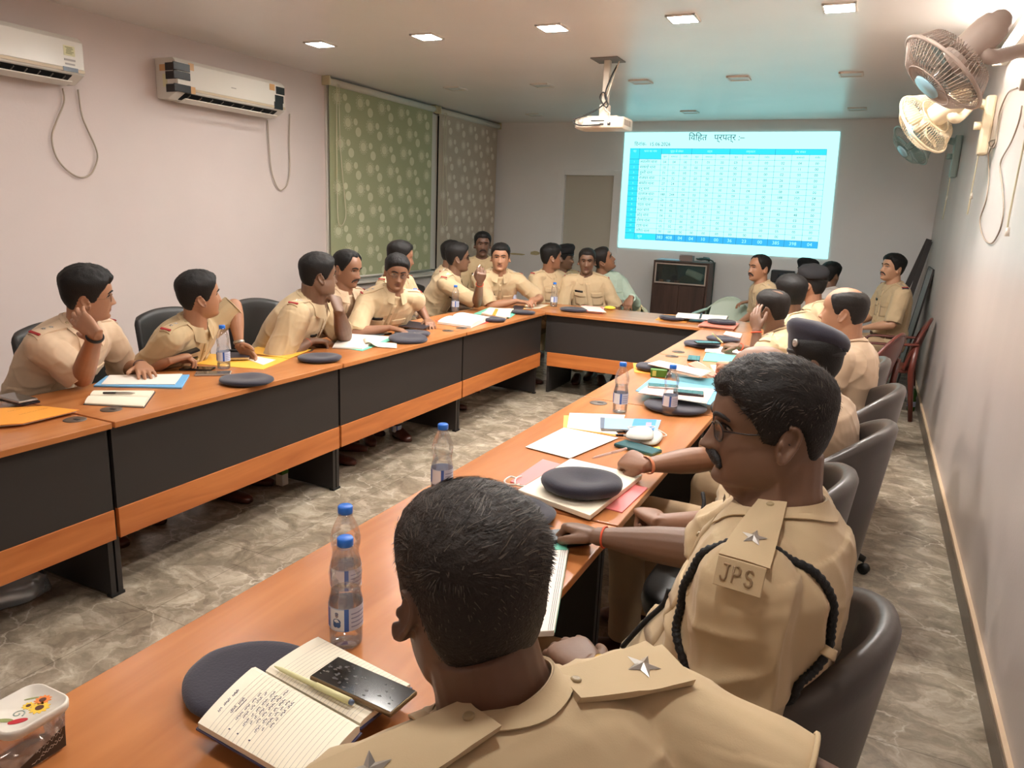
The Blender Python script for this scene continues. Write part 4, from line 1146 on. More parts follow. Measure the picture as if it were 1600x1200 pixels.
def open_book(name, A, B, C, D, label, th=0.012, cover=None, page=None, h=0.0, lines=0, cat='notebook', mid=0.5):
    """open notebook: spine runs through the middle from edge AB to edge DC (pixel corners in order)"""
    P = W([A, B, C, D], TT + h + th)
    cc = sum(P, V()) / 4
    o = empty(name, V((cc.x, cc.y, TT + h)), label, cat)
    MB().slab(order([p + (p - cc).normalized() * 0.006 - V((0, 0, th - 0.0025)) for p in P]), 0.0024).build('cover', cover or M_COVER, o)
    s0 = P[0].lerp(P[1], mid); s1 = P[3].lerp(P[2], mid)
    for q, (e0, e1) in enumerate(((P[0], P[3]), (P[1], P[2]))):
        rings = []; N = 10
        for k in range(N + 1):
            t = k / N
            hh = th * (0.45 + 0.85 * math.sin(PI * min(1, (t * 0.92 + 0.08))) ** 0.6 * (1 - 0.25 * t)) if k > 0 else th * 0.4
            a = s0.lerp(e0, t); b = s1.lerp(e1, t)
            zt = TT + h + 0.0026
            rings.append([V((a.x, a.y, zt)), V((b.x, b.y, zt)), V((b.x, b.y, zt + hh)), V((a.x, a.y, zt + hh))])
        MB().loft(rings, True, 0, False).build('page_block', page or M_PAPERC, o)
    return o
nb = open_book('notebook', (148, 609), (132, 628), (224, 633), (241, 609), 'open cream notebook with a black pen on it, left table', 0.012)
def pen(p0, p1, r, m, label, m2=None, name='pen', z0=None):
    p0, p1 = V(p0), V(p1); d = (p1 - p0)
    o = empty(name, (p0 + p1) / 2, label, 'pen')
    MB().tube([p0, p0 + d * 0.08, p0 + d * 0.1, p0 + d * 0.6], [r * 0.25, r * 0.8, r, r], 10).build('barrel', m, o)
    MB().tube([p0 + d * 0.6, p0 + d * 0.97, p1], [r * 1.08, r * 1.08, r * 0.9], 10).build('cap', m2 or m, o)
    return o
zz = TT + 0.0225
pen(at(211, 614, Z=zz), at(161, 614, Z=zz), 0.0045, M_SILV, 'black and silver pen lying on the open cream notebook', M_BLK)
phone([(283, 577), (284, 571), (333, 572), (334, 579)], 0.0, 'black phone lying left of the yellow file', M_BLK, M_BLK)
phone([(302, 586), (308, 579), (364, 577), (358, 586)], 0.0, 'silver edged phone touching the beret and bottle', M_SCRG, M_SILV, 0.011)
beret(385, 592, 0, 44, 'beret on the left table, left one nearest the silver phone', rz=0.3)
beret(500, 558, 0, 35, 'beret on the left table beside the black edged yellow file', rz=0.9)
sheet('file_cover', [(306, 568), (411, 577), (455, 559), (318, 552)], 0.0, 0.002, M_YEL, 'front half of the open yellow file, left table', 'file')
sheet('file_cover', [(374, 549), (452, 560), (486, 546), (410, 540)], 0.0025, 0.002, M_YEL, 'upright rear half of the open yellow file', 'file')
sheet('file_edge', [(452, 545), (486, 549), (490, 546), (455, 541)], 0.0, 0.002, M_COVER, 'black file edge behind the yellow file', 'file')
sheet('paper', [(383, 560), (411, 570), (431, 562), (402, 557)], 0.0025, 0.002, M_PAPER, 'white paper showing from the yellow file', 'paper')
stack('diary', [(352, 559), (389, 558), (392, 551), (346, 550)], 0.006, [('back_cover', 0.002, M_RED, 1.0, 0), ('pages', 0.014, M_PAPERC, 0.97, 0), ('front_cover', 0.002, M_COVER, 1.0, 0)], 'thick closed diary on the yellow file, under a hand', 'diary')
stack('file_folder', [(528, 542), (566, 548), (616, 530), (577, 523)], 0.0, [('cover', 0.003, M_TEAL, 1.0, 0)], 'turquoise file under the open pad, left table', 'file')
open_book('notebook', (538, 520), (520, 541), (566, 543), (608, 525), 'open white pad being written on by the big man', 0.010, M_PAPER, M_PAPER, h=0.0032)
cs = MB(); a0, a1, b0, b1 = W([(567, 535), (570, 542), (620, 537), (620, 545)], TT)
rings = []
for k in range(13):
    t = k / 12; hz = 0.004 + 0.028 * math.exp(-((t - 0.12) / 0.16) ** 2)
    p, q = a0.lerp(b0, t), a1.lerp(b1, t)
    rings.append([p + V((0, 0, hz)), q + V((0, 0, hz)), q + V((0, 0, hz + 0.001)), p + V((0, 0, hz + 0.001))])
tag(cs.loft(rings).build('paper', M_PAPERC), 'curled white sheet springing from the open pad', 'paper')
stack('notebook', [(557, 521), (576, 525), (601, 522), (578, 516)], 0.0, [('cover', 0.008, mat('cover_teal_dark', (0.24, 0.30, 0.31), 0.4), 1.0, 0)], 'dark teal slim notebook above the open pad', 'notebook')
phone([(578, 518), (600, 522), (613, 520), (592, 516)], 0.0, 'dark phone beside the slim teal notebook', M_SCRG, M_BLK)
beret(638, 528, 0.004, 31, 'front beret of the overlapping pair on the left table', tilt=(0.10, 0.0), rz=1.0)
beret(644, 520, 0.0, 28, 'rear beret with a small pin, of the overlapping pair', rz=0.5, badge=True)
stack('diary', [(609, 507), (660, 514), (677, 506), (622, 499)], 0.0, [('back_cover', 0.003, M_COVER, 1.0, 0), ('pages', 0.012, M_PAPERC, 0.97, 0), ('middle_cover', 0.003, M_COVER, 0.98, 0.02), ('loose_pages', 0.007, M_PAPER, 0.94, 0.03), ('front_cover', 0.003, M_COVER, 1.0, 0.05)], 'dark diaries stacked before the woman in glasses', 'diary')
stack('file_folder', [(680, 501), (742, 509), (769, 502), (714, 495)], 0.0, [('cover', 0.003, M_RED, 1.0, 0)], 'red file under the thick open book, left table', 'file')
open_book('register', (727, 487), (684, 500), (736, 507), (768, 494), 'thick open white register on the red file', 0.026, M_PAPER, M_PAPER, h=0.0032)
beret(770, 498, 0.0, 20, 'beret right of the thick open register', rz=0.2)
stack('file_folder', [(740, 490), (796, 497), (813, 485), (765, 480)], 0.0, [('cover', 0.003, M_TEAL, 1.0, 0)], 'turquoise file on the left table by the inner corner', 'file')
stack('papers', [(752, 489), (791, 496), (803, 482), (766, 481)], 0.0035, [('sheets', 0.014, M_PAPERC, 1.0, 0), ('top_sheet', 0.002, M_PAPER, 0.96, 0.1)], 'cream papers with an orange band on a turquoise file', 'papers')
sheet('paper_band', [(769, 492), (774, 493), (779, 483), (774, 482)], 0.0202, 0.001, M_ORA, 'orange paper band round the cream papers', 'band')
stack('diary', [(801, 483), (816, 484), (819, 478), (803, 477)], 0.0, [('cover', 0.014, M_COVER, 1.0, 0)], 'small dark diary before the officer with joined hands', 'diary')
beret(818, 487, 0.0, 13, 'beret half under the dark diary near the inner corner', r=0.105)
stack('file_folder', [(818, 482), (842, 482), (861, 476), (822, 474)], 0.0, [('cover', 0.004, mat('file_cream_yellow', (0.88, 0.78, 0.50), 0.6), 1.0, 0), ('top_sheet', 0.003, M_PAPERC, 0.92, 0.05)], 'cream yellow file under joined hands', 'file')
# ---------------------------------------------------------------- far table
beret(897, 483, 0.0, 21, 'beret on the far table beside the pink papers', rz=0.2)
stack('papers', [(913, 485), (942, 488), (944, 480), (912, 477)], 0.0, [('sheets', 0.018, M_PINKP, 1.0, 0), ('top_sheet', 0.004, M_PINK, 0.98, 0.1), ('loose_sheet', 0.006, M_PAPER, 0.9, 0.2)], 'pink papers heaped on the far table', 'papers')
tag(MB().ell(at(953, 481, Z=TT + 0.018), (0.055, 0.035, 0.018)).build('pouch', mat('pouch_yellow', (0.90, 0.80, 0.25), 0.5)), 'bright yellow pouch on the far table edge', 'pouch')
stack('envelope', [(1024, 499), (1038, 491), (1085, 493), (1072, 503)], 0.0, [('paper', 0.004, M_ORA, 1.0, 0)], 'orange envelope under a beret on the far table', 'envelope')
beret(1050, 496, 0.005, 18, 'beret on the orange envelope, far table', r=0.11, dent=0.5)
open_book('notebook', (1060, 488), (1056, 494), (1134, 500), (1138, 493), 'open white notebook held by a band on the far table', 0.014, M_COVER, M_PAPER, h=0.03)
sheet('notebook_band', [(1092, 498), (1095, 498), (1098, 489), (1095, 489)], 0.055, 0.001, M_COVER, 'dark elastic band across the far open notebook', 'band')
stack('file_folder', [(1090, 508), (1146, 514), (1156, 505), (1103, 500)], 0.0, [('cover', 0.003, M_RED, 1.0, 0), ('papers', 0.014, M_PINKP, 0.98, 0.0), ('red_cover', 0.003, mat('file_salmon', (0.86, 0.50, 0.42), 0.5), 0.98, 0.04)], 'salmon file with red edge at the far right corner', 'file')
beret(1128, 502, 0.021, 27, 'beret lying on the salmon file at the far corner', r=0.12)
# ---------------------------------------------------------------- right tables
beret(1097, 537, 0.0, 29, 'beret with a shining phone on it, far right table', rz=0.1, dent=0.5, r=0.125)
phone([(1086, 536), (1088, 532), (1124, 533), (1124, 537)], 0.041, 'phone lying on a beret, far right table', M_SCRM, M_BLK)
beret(1130, 529, 0.0, 26, 'beret half hidden behind the beret carrying a phone', r=0.12)
stack('papers', [(1130, 522), (1157, 528), (1160, 521), (1134, 517)], 0.012, [('sheets', 0.006, M_PINKP, 1.0, 0)], 'folded pink paper near the far right corner', 'papers')
sheet('paper', [(1101, 549), (1160, 556), (1164, 545), (1104, 540)], 0.006, 0.003, M_PAPER, 'white sheet under the hand holding a pencil', 'paper')
stack('file_folder', [(1098, 563), (1160, 568), (1165, 554), (1103, 551)], 0.0, [('cover', 0.005, M_TEAL, 1.0, 0)], 'turquoise file below the writing hand, right table', 'file')
phone([(1062, 563), (1067, 553), (1104, 555), (1104, 565)], 0.0, 'phone mirroring the screen light beside the turquoise file', M_SCRM, M_BLK, 0.012)
stack('envelope', [(989, 567), (991, 581), (1022, 585), (1030, 569)], 0.0, [('paper', 0.003, M_ORA, 1.0, 0)], 'orange envelope at the inner edge of the right table', 'envelope')
beret(1022, 573, 0.004, 20, 'beret crushed under loose papers, right table', r=0.105, dent=0.2)
stack('papers', [(1012, 568), (1096, 588), (1112, 580), (1030, 563)], 0.044, [('sheets', 0.006, M_PAPER, 1.0, 0), ('top_sheet', 0.003, M_PINKP, 0.95, 0.06)], 'loose white papers lying over a crushed beret', 'papers')
stack('register', [(1075, 568), (1122, 594), (1130, 588), (1090, 564)], 0.0, [('pages', 0.018, M_PAPERC, 1.0, 0), ('cover', 0.003, mat('file_salmon', (0.86, 0.50, 0.42), 0.5), 1.0, 0.03)], 'salmon register lying slantwise beside the watch hand', 'register')
sheet('paper', [(1120, 586), (1150, 588), (1165, 572), (1110, 570)], 0.0, 0.012, M_PAPERC, 'cream pad under the hand wearing a watch', 'paper')
jb = empty('juice_carton', at(1028, 588, Z=TT), 'small green juice carton beside a bottle, right table', 'carton')
a, b = at(1016, 589, Z=TT), at(1042, 591, Z=TT)
Mj = basis((a + b) / 2 + V((0, 0, 0.022)), b - a, V((0, 1, 0)))
MB().bbox((0, 0.022, 0), ((b - a).length, 0.042, 0.042), 0.003, Mj).build('carton_body', mat('carton_green', (0.28, 0.46, 0.16), 0.4), jb)
MB().box((-0.025, -0.0005, 0), (0.02, 0.002, 0.03), Mj).build('printed_panel', mat('carton_print', (0.72, 0.75, 0.40), 0.5), jb)
stack('binder', [(1056, 603), (1132, 612), (1135, 592), (1058, 588)], 0.0, [('back_cover', 0.004, mat('binder_dark', (0.22, 0.26, 0.28), 0.4), 1.0, 0), ('papers', 0.012, mat('binder_mid', (0.30, 0.34, 0.36), 0.5), 0.97, 0), ('front_cover', 0.004, mat('binder_teal', (0.30, 0.50, 0.54), 0.35), 1.0, 0)], 'dark teal ring binder behind the blue folder, right table', 'binder')
beret(1055, 634, 0.0, 47, 'beret squeezed beneath the blue folder, right table', dent=0.4)
stack('file_folder', [(993, 610), (1018, 590), (1131, 607), (1110, 632)], 0.043, [('cover', 0.004, M_SKY, 1.0, 0)], 'sky blue folder lying on a beret, right table', 'folder')
stack('papers', [(997, 613), (1012, 602), (1117, 608), (1104, 630)], 0.0475, [('sheets', 0.005, M_PAPER, 1.0, 0), ('top_sheet', 0.002, M_PINKP, 0.93, 0.08)], 'white papers on the blue folder under two phones', 'papers')
phone([(1010, 604), (1014, 597), (1060, 601), (1062, 607)], 0.055, 'pale phone on the papers, left behind the bottle', M_SCRM, M_SILV)
phone([(1056, 614), (1058, 606), (1094, 610), (1096, 617)], 0.055, 'black cased phone on the papers right of the bottle', M_SCRM, M_BLK, 0.012)
sheet('envelope', [(881, 649), (976, 651), (964, 681), (880, 668)], 0.0, 0.002, M_YEL, 'yellow envelope under the printed sheet', 'envelope')
ps = sheet('paper', [(890, 645), (977, 648), (964, 679), (886, 668)], 0.0025, 0.0015, M_PAPER, 'printed white sheet beside the blue booklet', 'paper')
tl_, tr_, br_, bl_ = W([(890, 645), (977, 648), (964, 679), (886, 668)], TT + 0.0044)
pr_ = MB()
for i in range(9):
    v = 0.12 + 0.09 * i
    for j in range(2):
        u0 = 0.08 + 0.24 * j; u1 = u0 + 0.16 + 0.05 * ((i * 7 + j * 3) % 3) / 3
        q = lambda u, v: (tl_ * (1 - u) + tr_ * u) * (1 - v) + (bl_ * (1 - u) + br_ * u) * v
        pr_.add([q(u0, v), q(u0, v + .02), q(u1, v + .02), q(u1, v)], [(0, 1, 2, 3)], 0, False)
pr_.build('printed_text', M_INKG, ps)
sheet('paper', [(821, 698), (881, 668), (966, 684), (890, 716)], 0.0045, 0.001, M_PAPER, 'large blank white sheet across the right table', 'paper')
sheet('envelope', [(1000, 702), (1030, 697), (1037, 717), (985, 716)], 0.0, 0.002, M_YEL, 'yellow envelope sticking out under the teal phone', 'envelope')
bk = stack('booklet', [(938, 652), (1033, 656), (1027, 673), (938, 669)], 0.005, [('pages', 0.009, M_PAPER, 0.98, 0), ('cover', 0.0015, mat('cover_greyblue', (0.55, 0.67, 0.78), 0.4), 1.0, 0)], 'pale blue booklet with bright blue end, lying open', 'booklet')
P = W([(991, 654), (1026, 655.5), (1022, 671), (986, 670)], TT + 0.0172)
MB().slab(order(P), 0.001).build('printed_panel', mat('cover_blue', (0.20, 0.55, 0.86), 0.4), bk)
P = W([(938, 652), (945, 652.3), (944, 669), (938, 669)], TT + 0.0172)
MB().slab(order(P), 0.001).build('spine_strip', mat('cover_slate', (0.33, 0.37, 0.45), 0.4), bk)
P = W([(1010, 660), (1018, 660), (1017, 666), (1009, 666)], TT + 0.0176)
MB().slab(order(P), 0.0008).build('pink_print', mat('print_pink', (0.85, 0.55, 0.72), 0.5), bk)
z_ = TT + 0.011
pen(at(963, 675, Z=z_), at(984, 674, Z=z_), 0.005, M_BLK, 'black pen, upper of the two by the grey masks', M_COVER)
pen(at(962, 680, Z=z_), at(982, 681, Z=z_), 0.005, M_BLK, 'black pen with silver ring, lower of the two by the masks', M_SILV)
def mask(pix, h, label, m):
    o = empty('face_mask', at(*pix[0], Z=TT), label, 'mask', 'cloth face masks')
    P = W(pix, TT + h); c = sum(P, V()) / len(P)
    rings = []
    for k, (s, dz) in enumerate(((1, 0), (1.0, 0.003), (0.9, 0.010), (0.6, 0.014), (0.25, 0.015))):
        rings.append([c + (p - c) * s + V((0, 0, dz)) for p in catmull(order(P), 4, True)])
    MB().loft(rings).build('cloth', m, o)
    a, b = P[1], P[2]
    MB().tube(catmull([a, a + (a - c) * 0.35 + V((0, 0, 0.004)), b + (b - c) * 0.35 + V((0, 0, 0.004)), b], 5), 0.0022, 6).build('ear_loop', M_WHITE, o)
MASKM = mat('mask_grey', (0.74, 0.73, 0.70), 0.8)
mask([(1000, 690), (1024, 675), (1036, 682), (1024, 695)], 0.0095, 'grey cloth mask, lower of the two on the right table', MASKM)
mask([(979, 684), (987, 671), (1016, 670), (1018, 687)], 0.0260, 'grey cloth mask, upper of the two on the right table', MASKM)
phone([(960, 691), (972, 687), (1033, 701), (1024, 712)], 0.0025, 'teal backed phone on the yellow envelope by the masks', mat('phone_teal', (0.17, 0.34, 0.36), 0.25), mat('phone_teal', (0.17, 0.34, 0.36), 0.25), 0.012)
pf = stack('file_folder', [(797, 752), (848, 717), (1012, 762), (972, 800)], 0.0, [('cover', 0.004, M_PINK, 1.0, 0)], 'pink file with white tie strings under the big white pad', 'file')
for pix in ([(812, 757), (795, 757), (788, 752), (797, 745), (806, 747)], [(822, 760), (806, 757), (806, 748), (815, 744)]):
    MB().tube(catmull(W(pix, TT + 0.010), 5), 0.003, 6).build('tie_string', M_WHITE, pf)
stack('pad', [(809, 765), (892, 716), (1003, 742), (922, 805)], 0.0045, [('cover', 0.002, mat('cover_brown', (0.5, 0.32, 0.22), 0.6), 1.01, 0), ('pages', 0.016, M_PAPERC, 1.0, 0)], 'big white writing pad under the large beret', 'pad')
beret(909, 757, 0.0235, 63, 'large beret lying on the white writing pad, right table', rz=0.5, dent=1.6, flat=1.15)
beret(803, 797, 0.0, 44, 'beret peeping out behind the nearest man\u2019s head', r=0.125)
# register beside the nearest man
rg = stack('register', [(800, 862), (888, 858), (866, 985), (770, 990)], 0.0, [('cover', 0.003, M_TEAL, 1.03, 0), ('pages', 0.014, M_PAPER, 1.0, 0)], 'ruled register right of the nearest man\u2019s head', 'register')
P = W([(857, 833), (887, 833), (886, 859), (856, 858)], TT + 0.0182)
MB().slab(order(P), 0.004).build('turquoise_tab', M_TEAL, rg)
r_ = MB(); A_ = W([(888, 858), (866, 985), (858, 985), (879, 858)], TT + 0.0177)
for k in range(3):
    t = k * 0.35; a = A_[0].lerp(A_[3], t + 0.5); b = A_[1].lerp(A_[2], t + 0.5); s = (b - a).cross(V((0, 0, 1))).normalized() * 0.0006
    r_.add([a - s, b - s, b + s, a + s], [(0, 1, 2, 3)], 0, False)
r_.build('ruled_lines', M_INKG, rg)

# ---------------------------------------------------------------- the big open notebook in front
Z0 = TT
bp_ = [at(296, 1091, Z=TT + .02), at(424, 1006, Z=TT + .03)]
bc = at(398, 1062, Z=TT + .02)
beret(0, 0, 0.0, 0, 'black looking beret beneath the big open notebook', pos=bc, r=0.128, dent=0.3, flat=0.75)
HB = 0.033
A, B, C_, D = (399, 1039), (309, 1124), (480, 1222), (562, 1131)
E_, F_, G_, H_ = (415, 1046), (497, 992), (641, 1066), (563, 1128)
def page(parent, s0, s1, e0, e1, th, zb, name, m):
    rings = []; N = 14
    for k in range(N + 1):
        t = k / N
        hh = th * (0.55 + 0.5 * math.sin(PI * min(1, t * 0.8 + 0.2)) ** 0.7) * (1 if k else 0.75)
        a, b = s0.lerp(e0, t), s1.lerp(e1, t)
        rings.append([V((a.x, a.y, zb)), V((b.x, b.y, zb)), V((b.x, b.y, zb + hh)), V((a.x, a.y, zb + hh))])
    MB().loft(rings, True, 0, False).build(name, m, parent)
    def surf(u, v):
        t = u; k = t * N; i = min(int(k), N - 1); f = k - i
        p = rings[i][3].lerp(rings[i][2], v).lerp(rings[i + 1][3].lerp(rings[i + 1][2], v), f)
        return p + V((0, 0, 0.0006))
    return surf
nbk = empty('notebook', at(430, 1080, Z=TT + HB), 'big open ruled notebook with handwriting, lying on a beret', 'notebook')
zb = TT + HB
Lp = W([A, B, C_, D], zb + 0.016); Rp = W([E_, F_, G_, H_], zb + 0.010)
for q, nm in ((Lp, 0), (Rp, 1)):
    cc = sum(q, V()) / 4
    MB().slab(order([V((p.x, p.y, zb - 0.0005)) + (V((p.x, p.y, 0)) - V((cc.x, cc.y, 0))).normalized() * 0.004 for p in q]), 0.003).build('cover', mat('cover_navy', (0.20, 0.20, 0.33), 0.4), nbk)
sl = page(nbk, Lp[0], Lp[3], Lp[1], Lp[2], 0.018, zb, 'page_block', M_PAPERC)
sr = page(nbk, Rp[0], Rp[3], Rp[1], Rp[2], 0.011, zb, 'page_block', M_PAPERC)
def ribbon(mb, pts, w):
    vs = []; n = len(pts)
    for i, p in enumerate(pts):
        d = (pts[min(i + 1, n - 1)] - pts[max(i - 1, 0)]); s = d.cross(V((0, 0, 1)))
        s = s.normalized() * w if s.length > 1e-9 else V((w, 0, 0))
        vs += [p - s, p + s]
    mb.add(vs, [(2 * i, 2 * i + 1, 2 * i + 3, 2 * i + 2) for i in range(n - 1)], 0, False)
rl = MB(); N_ = 26
for k in range(3, N_):
    v = k / N_ * 0.97
    ribbon(rl, [sl(u / 14, v) for u in range(15)], 0.00022)
for k in range(3, N_):
    v = k / N_ * 0.97
    ribbon(rl, [sr(u / 14, v) for u in range(15)], 0.00022)
rl.build('ruled_lines', M_INKG, nbk)
hw = MB()
random.seed(3)
def scrib(v, u0, u1, amp=0.010, w=0.00042):
    """a handwritten line; reading runs from the outer edge (u=1) towards the spine"""
    u = u0
    while u > u1:
        L = 0.05 + random.random() * 0.09
        pts = []; n = int(L / 0.006)
        for i in range(n):
            uu = u - L * i / n
            pts.append(sl(max(0.02, uu), v + amp * math.sin(i * 1.9 + random.random()) + 0.004 * math.sin(i * 0.7)))
        if len(pts) > 2: ribbon(hw, pts, w)
        u -= L + 0.025
scrib(0.075, 0.80, 0.42, 0.012); scrib(0.165, 0.74, 0.52, 0.013)
ribbon(hw, [sl(u / 20, 0.19) for u in range(10, 15)], 0.0005)
for k, (v, a, b) in enumerate(((0.24, 0.78, 0.34), (0.275, 0.72, 0.25), (0.32, 0.80, 0.22), (0.355, 0.74, 0.26), (0.39, 0.70, 0.20), (0.43, 0.80, 0.22), (0.465, 0.74, 0.26), (0.50, 0.66, 0.30))): scrib(v, a, b, 0.009)
for v in (0.25, 0.33, 0.44):
    ribbon(hw, [sl(0.90 + 0.006 * math.cos(t), v + 0.005 * math.sin(t)) for t in [i * 0.7 for i in range(12)]], 0.0006)
hw.build('handwriting', M_INK, nbk)
M_PENC = mat('pen_cream', (0.84, 0.82, 0.62), 0.35)
pz = zb + 0.022
pp_ = empty('pen', at(490, 1070, Z=pz), 'pale yellow pen lying in the fold of the big notebook', 'pen')
a, b = at(429, 1041, Z=pz - 0.003), at(551, 1098, Z=pz)
d = b - a
MB().tube([a, a + d * 0.10, a + d * 0.55], [0.0012, 0.0042, 0.0048], 12).build('barrel', M_PENC, pp_)
MB().tube([a + d * 0.55, a + d * 0.97], [0.0058, 0.0060], 12, rounded=False).build('cap', M_PENC, pp_)
MB().tube([a + d * 0.97, b], [0.0050, 0.0045], 12).build('end_plug', mat('plug_blue_grey', (0.35, 0.40, 0.50), 0.4), pp_)
M_SCRCR = mat('screen_smudged', (0.075, 0.072, 0.07), 0.12, var=(30, 0.6))
hp = 0.0475
P = W([(487, 1058), (524, 1023), (650, 1078), (614, 1117)], TT + hp + 0.009)
ph = empty('phone', sum(P, V()) / 4, 'large black phone with gold edge, face up on the big notebook', 'phone')
u = (P[2] - P[1]) + (P[3] - P[0]); v = (P[3] - P[2]) + (P[0] - P[1])
L_, W_ = u.length / 2, v.length / 2
Mp = basis(sum(P, V()) / 4 - V((0, 0, 0.0045)), u, v)
MB().bbox((0, 0, 0), (L_, W_, 0.010), 0.004, Mp, seg=3).build('case', mat('phone_gold', (0.50, 0.41, 0.30), 0.3, 0.5), ph)
sg = 1 if Mp.to_3x3().col[2].z > 0 else -1
MB().bbox((0, 0, sg * 0.0048), (L_ - 0.006, W_ - 0.006, 0.0012), 0.0005, Mp).build('screen', M_SCRCR, ph)
sm = MB(); random.seed(5)
for k in range(46):
    cx, cy = random.uniform(-.42, .42) * L_, random.uniform(-.38, .38) * W_
    if random.random() < .5: cx, cy = random.uniform(-.45, -.1) * L_, random.uniform(-.35, .35) * W_
    rr = random.uniform(0.0008, 0.004)
    pts = [Mp @ V((cx + rr * math.cos(t) * random.uniform(.5, 1.6), cy + rr * math.sin(t) * random.uniform(.3, 1), sg * 0.00556)) for t in [2 * PI * i / 9 for i in range(9)]]
    sm.add(pts, [tuple(range(9))], 0, False)
sm.build('smudge', mat('smudge_grey', (0.22, 0.21, 0.20), 0.4), ph)

# ---------------------------------------------------------------- lidded tub
tb = empty('plastic_tub', (-1.075, 0.59, TT), 'small clear tub with a white sunflower lid at the bottom left', 'tub')
def rrect(w, d, r, n=6):
    out = []
    for cx, cy, a0 in ((w / 2 - r, d / 2 - r, 0), (-w / 2 + r, d / 2 - r, PI / 2), (-w / 2 + r, -d / 2 + r, PI), (w / 2 - r, -d / 2 + r, 1.5 * PI)):
        for k in range(n + 1): out.append((cx + r * math.cos(a0 + PI / 2 * k / n), cy + r * math.sin(a0 + PI / 2 * k / n)))
    return out
Mt = Matrix.Translation((-1.082, 0.586, TT))
def rr_loft(layers, M):
    return MB().loft([[M @ V((x, y, z)) for x, y in rrect(w, d, r)] for w, d, r, z in layers])
rr_loft([(0.07, 0.075, 0.015, 0.0006), (0.078, 0.083, 0.018, 0.004), (0.086, 0.091, 0.02, 0.071)], Mt).build('tub_body', clear('tub_plastic', (0.93, 0.86, 0.80), 0.16, 0.08, milk=0.08), tb)
lid = rr_loft([(0.092, 0.097, 0.022, 0.068), (0.096, 0.101, 0.024, 0.070), (0.097, 0.102, 0.024, 0.080), (0.094, 0.099, 0.023, 0.083), (0.089, 0.094, 0.021, 0.083), (0.087, 0.092, 0.020, 0.0805), (0.001, 0.001, 0.0004, 0.0805)], Mt).build('lid', mat('lid_white', (0.86, 0.83, 0.78), 0.35), tb)
def lid_dot(x, y, rx, ry, m, nm, ang=0.0, z=0.0812, petals=0):
    n = 40
    pts = []
    for k in range(n):
        t = 2 * PI * k / n
        q = 1 + (0.18 * math.cos(petals * t) if petals else 0)
        px_, py_ = rx * q * math.cos(t), ry * q * math.sin(t)
        pts.append(Mt @ V((x + px_ * math.cos(ang) - py_ * math.sin(ang), y + px_ * math.sin(ang) + py_ * math.cos(ang), z)))
    MB().slab(pts, 0.0004).build(nm, m, lid)
MY, MO2, MBR, MRD, MGR, MGG = (mat('print_' + n, c, 0.5) for n, c in (('yellow', (.92, .76, .25)), ('orange', (.88, .50, .22)), ('brown', (.32, .16, .07)), ('red', (.72, .12, .16)), ('greygreen', (.62, .66, .62)), ('green', (.55, .58, .36))))
lid_dot(0.020, 0.012, 0.013, 0.013, MY, 'sunflower', petals=11); lid_dot(0.020, 0.012, 0.006, 0.006, MBR, 'sunflower_centre', z=0.0817)
lid_dot(0.006, 0.026, 0.011, 0.011, MO2, 'sunflower', petals=11); lid_dot(0.006, 0.026, 0.005, 0.005, MBR, 'sunflower_centre', z=0.0817)
lid_dot(0.001, 0.007, 0.008, 0.008, MY, 'sunflower', petals=9); lid_dot(0.001, 0.007, 0.0035, 0.0035, MBR, 'sunflower_centre', z=0.0817)
lid_dot(0.022, -0.022, 0.013, 0.0055, MRD, 'red_oval', 0.9)
lid_dot(0.004, -0.030, 0.012, 0.004, MGG, 'leaf_print', 0.5); lid_dot(-0.012, 0.020, 0.010, 0.0018, MGG, 'leaf_print', 0.9)
MB().tube([Mt @ V((0.006 + 0.010 * (1 - t / 9) * math.cos(t) , -0.012 + 0.010 * (1 - t / 9) * math.sin(t), 0.081)) for t in [k * 0.3 for k in range(26)]], (0.0012, 0.0005), 6).build('scroll_print', MGR, lid)
lb_ = MB()
vs = [Mt @ V((0.0434 - 0.0045 * (1 - z / 0.071) + 0.0006, y, z)) for y, z in ((-0.036, 0.006), (0.034, 0.006), (0.034, 0.044), (-0.036, 0.018))]
lb_.add(vs, [(0, 1, 2, 3)], 0, False)
tlb = lb_.build('dark_label', mat('label_dark', (0.20, 0.17, 0.15), 0.4), tb)
sc = MB(); rg_ = random.Random(4)
for (y0, y1, z0, a_) in ((-0.012, 0.030, 0.026, .004), (-0.004, 0.031, 0.018, .0035), (-0.02, 0.03, 0.010, .002)):
    n_ = int((y1 - y0) / 0.0012); vs = []
    for i in range(n_):
        y = y0 + (y1 - y0) * i / n_; z = z0 + (y - y0) * 0.30 + a_ * (math.sin(i * 1.15) * .6 + rg_.uniform(-.3, .3))
        x = 0.0434 - 0.0045 * (1 - z / 0.071) + 0.0010
        vs += [Mt @ V((x, y, z - .0005)), Mt @ V((x, y, z + .0005))]
    sc.add(vs, [(2 * i, 2 * i + 1, 2 * i + 3, 2 * i + 2) for i in range(n_ - 1) if i % 9 != 7], 0, False)
sc.build('label_script', M_WHITE, tlb)

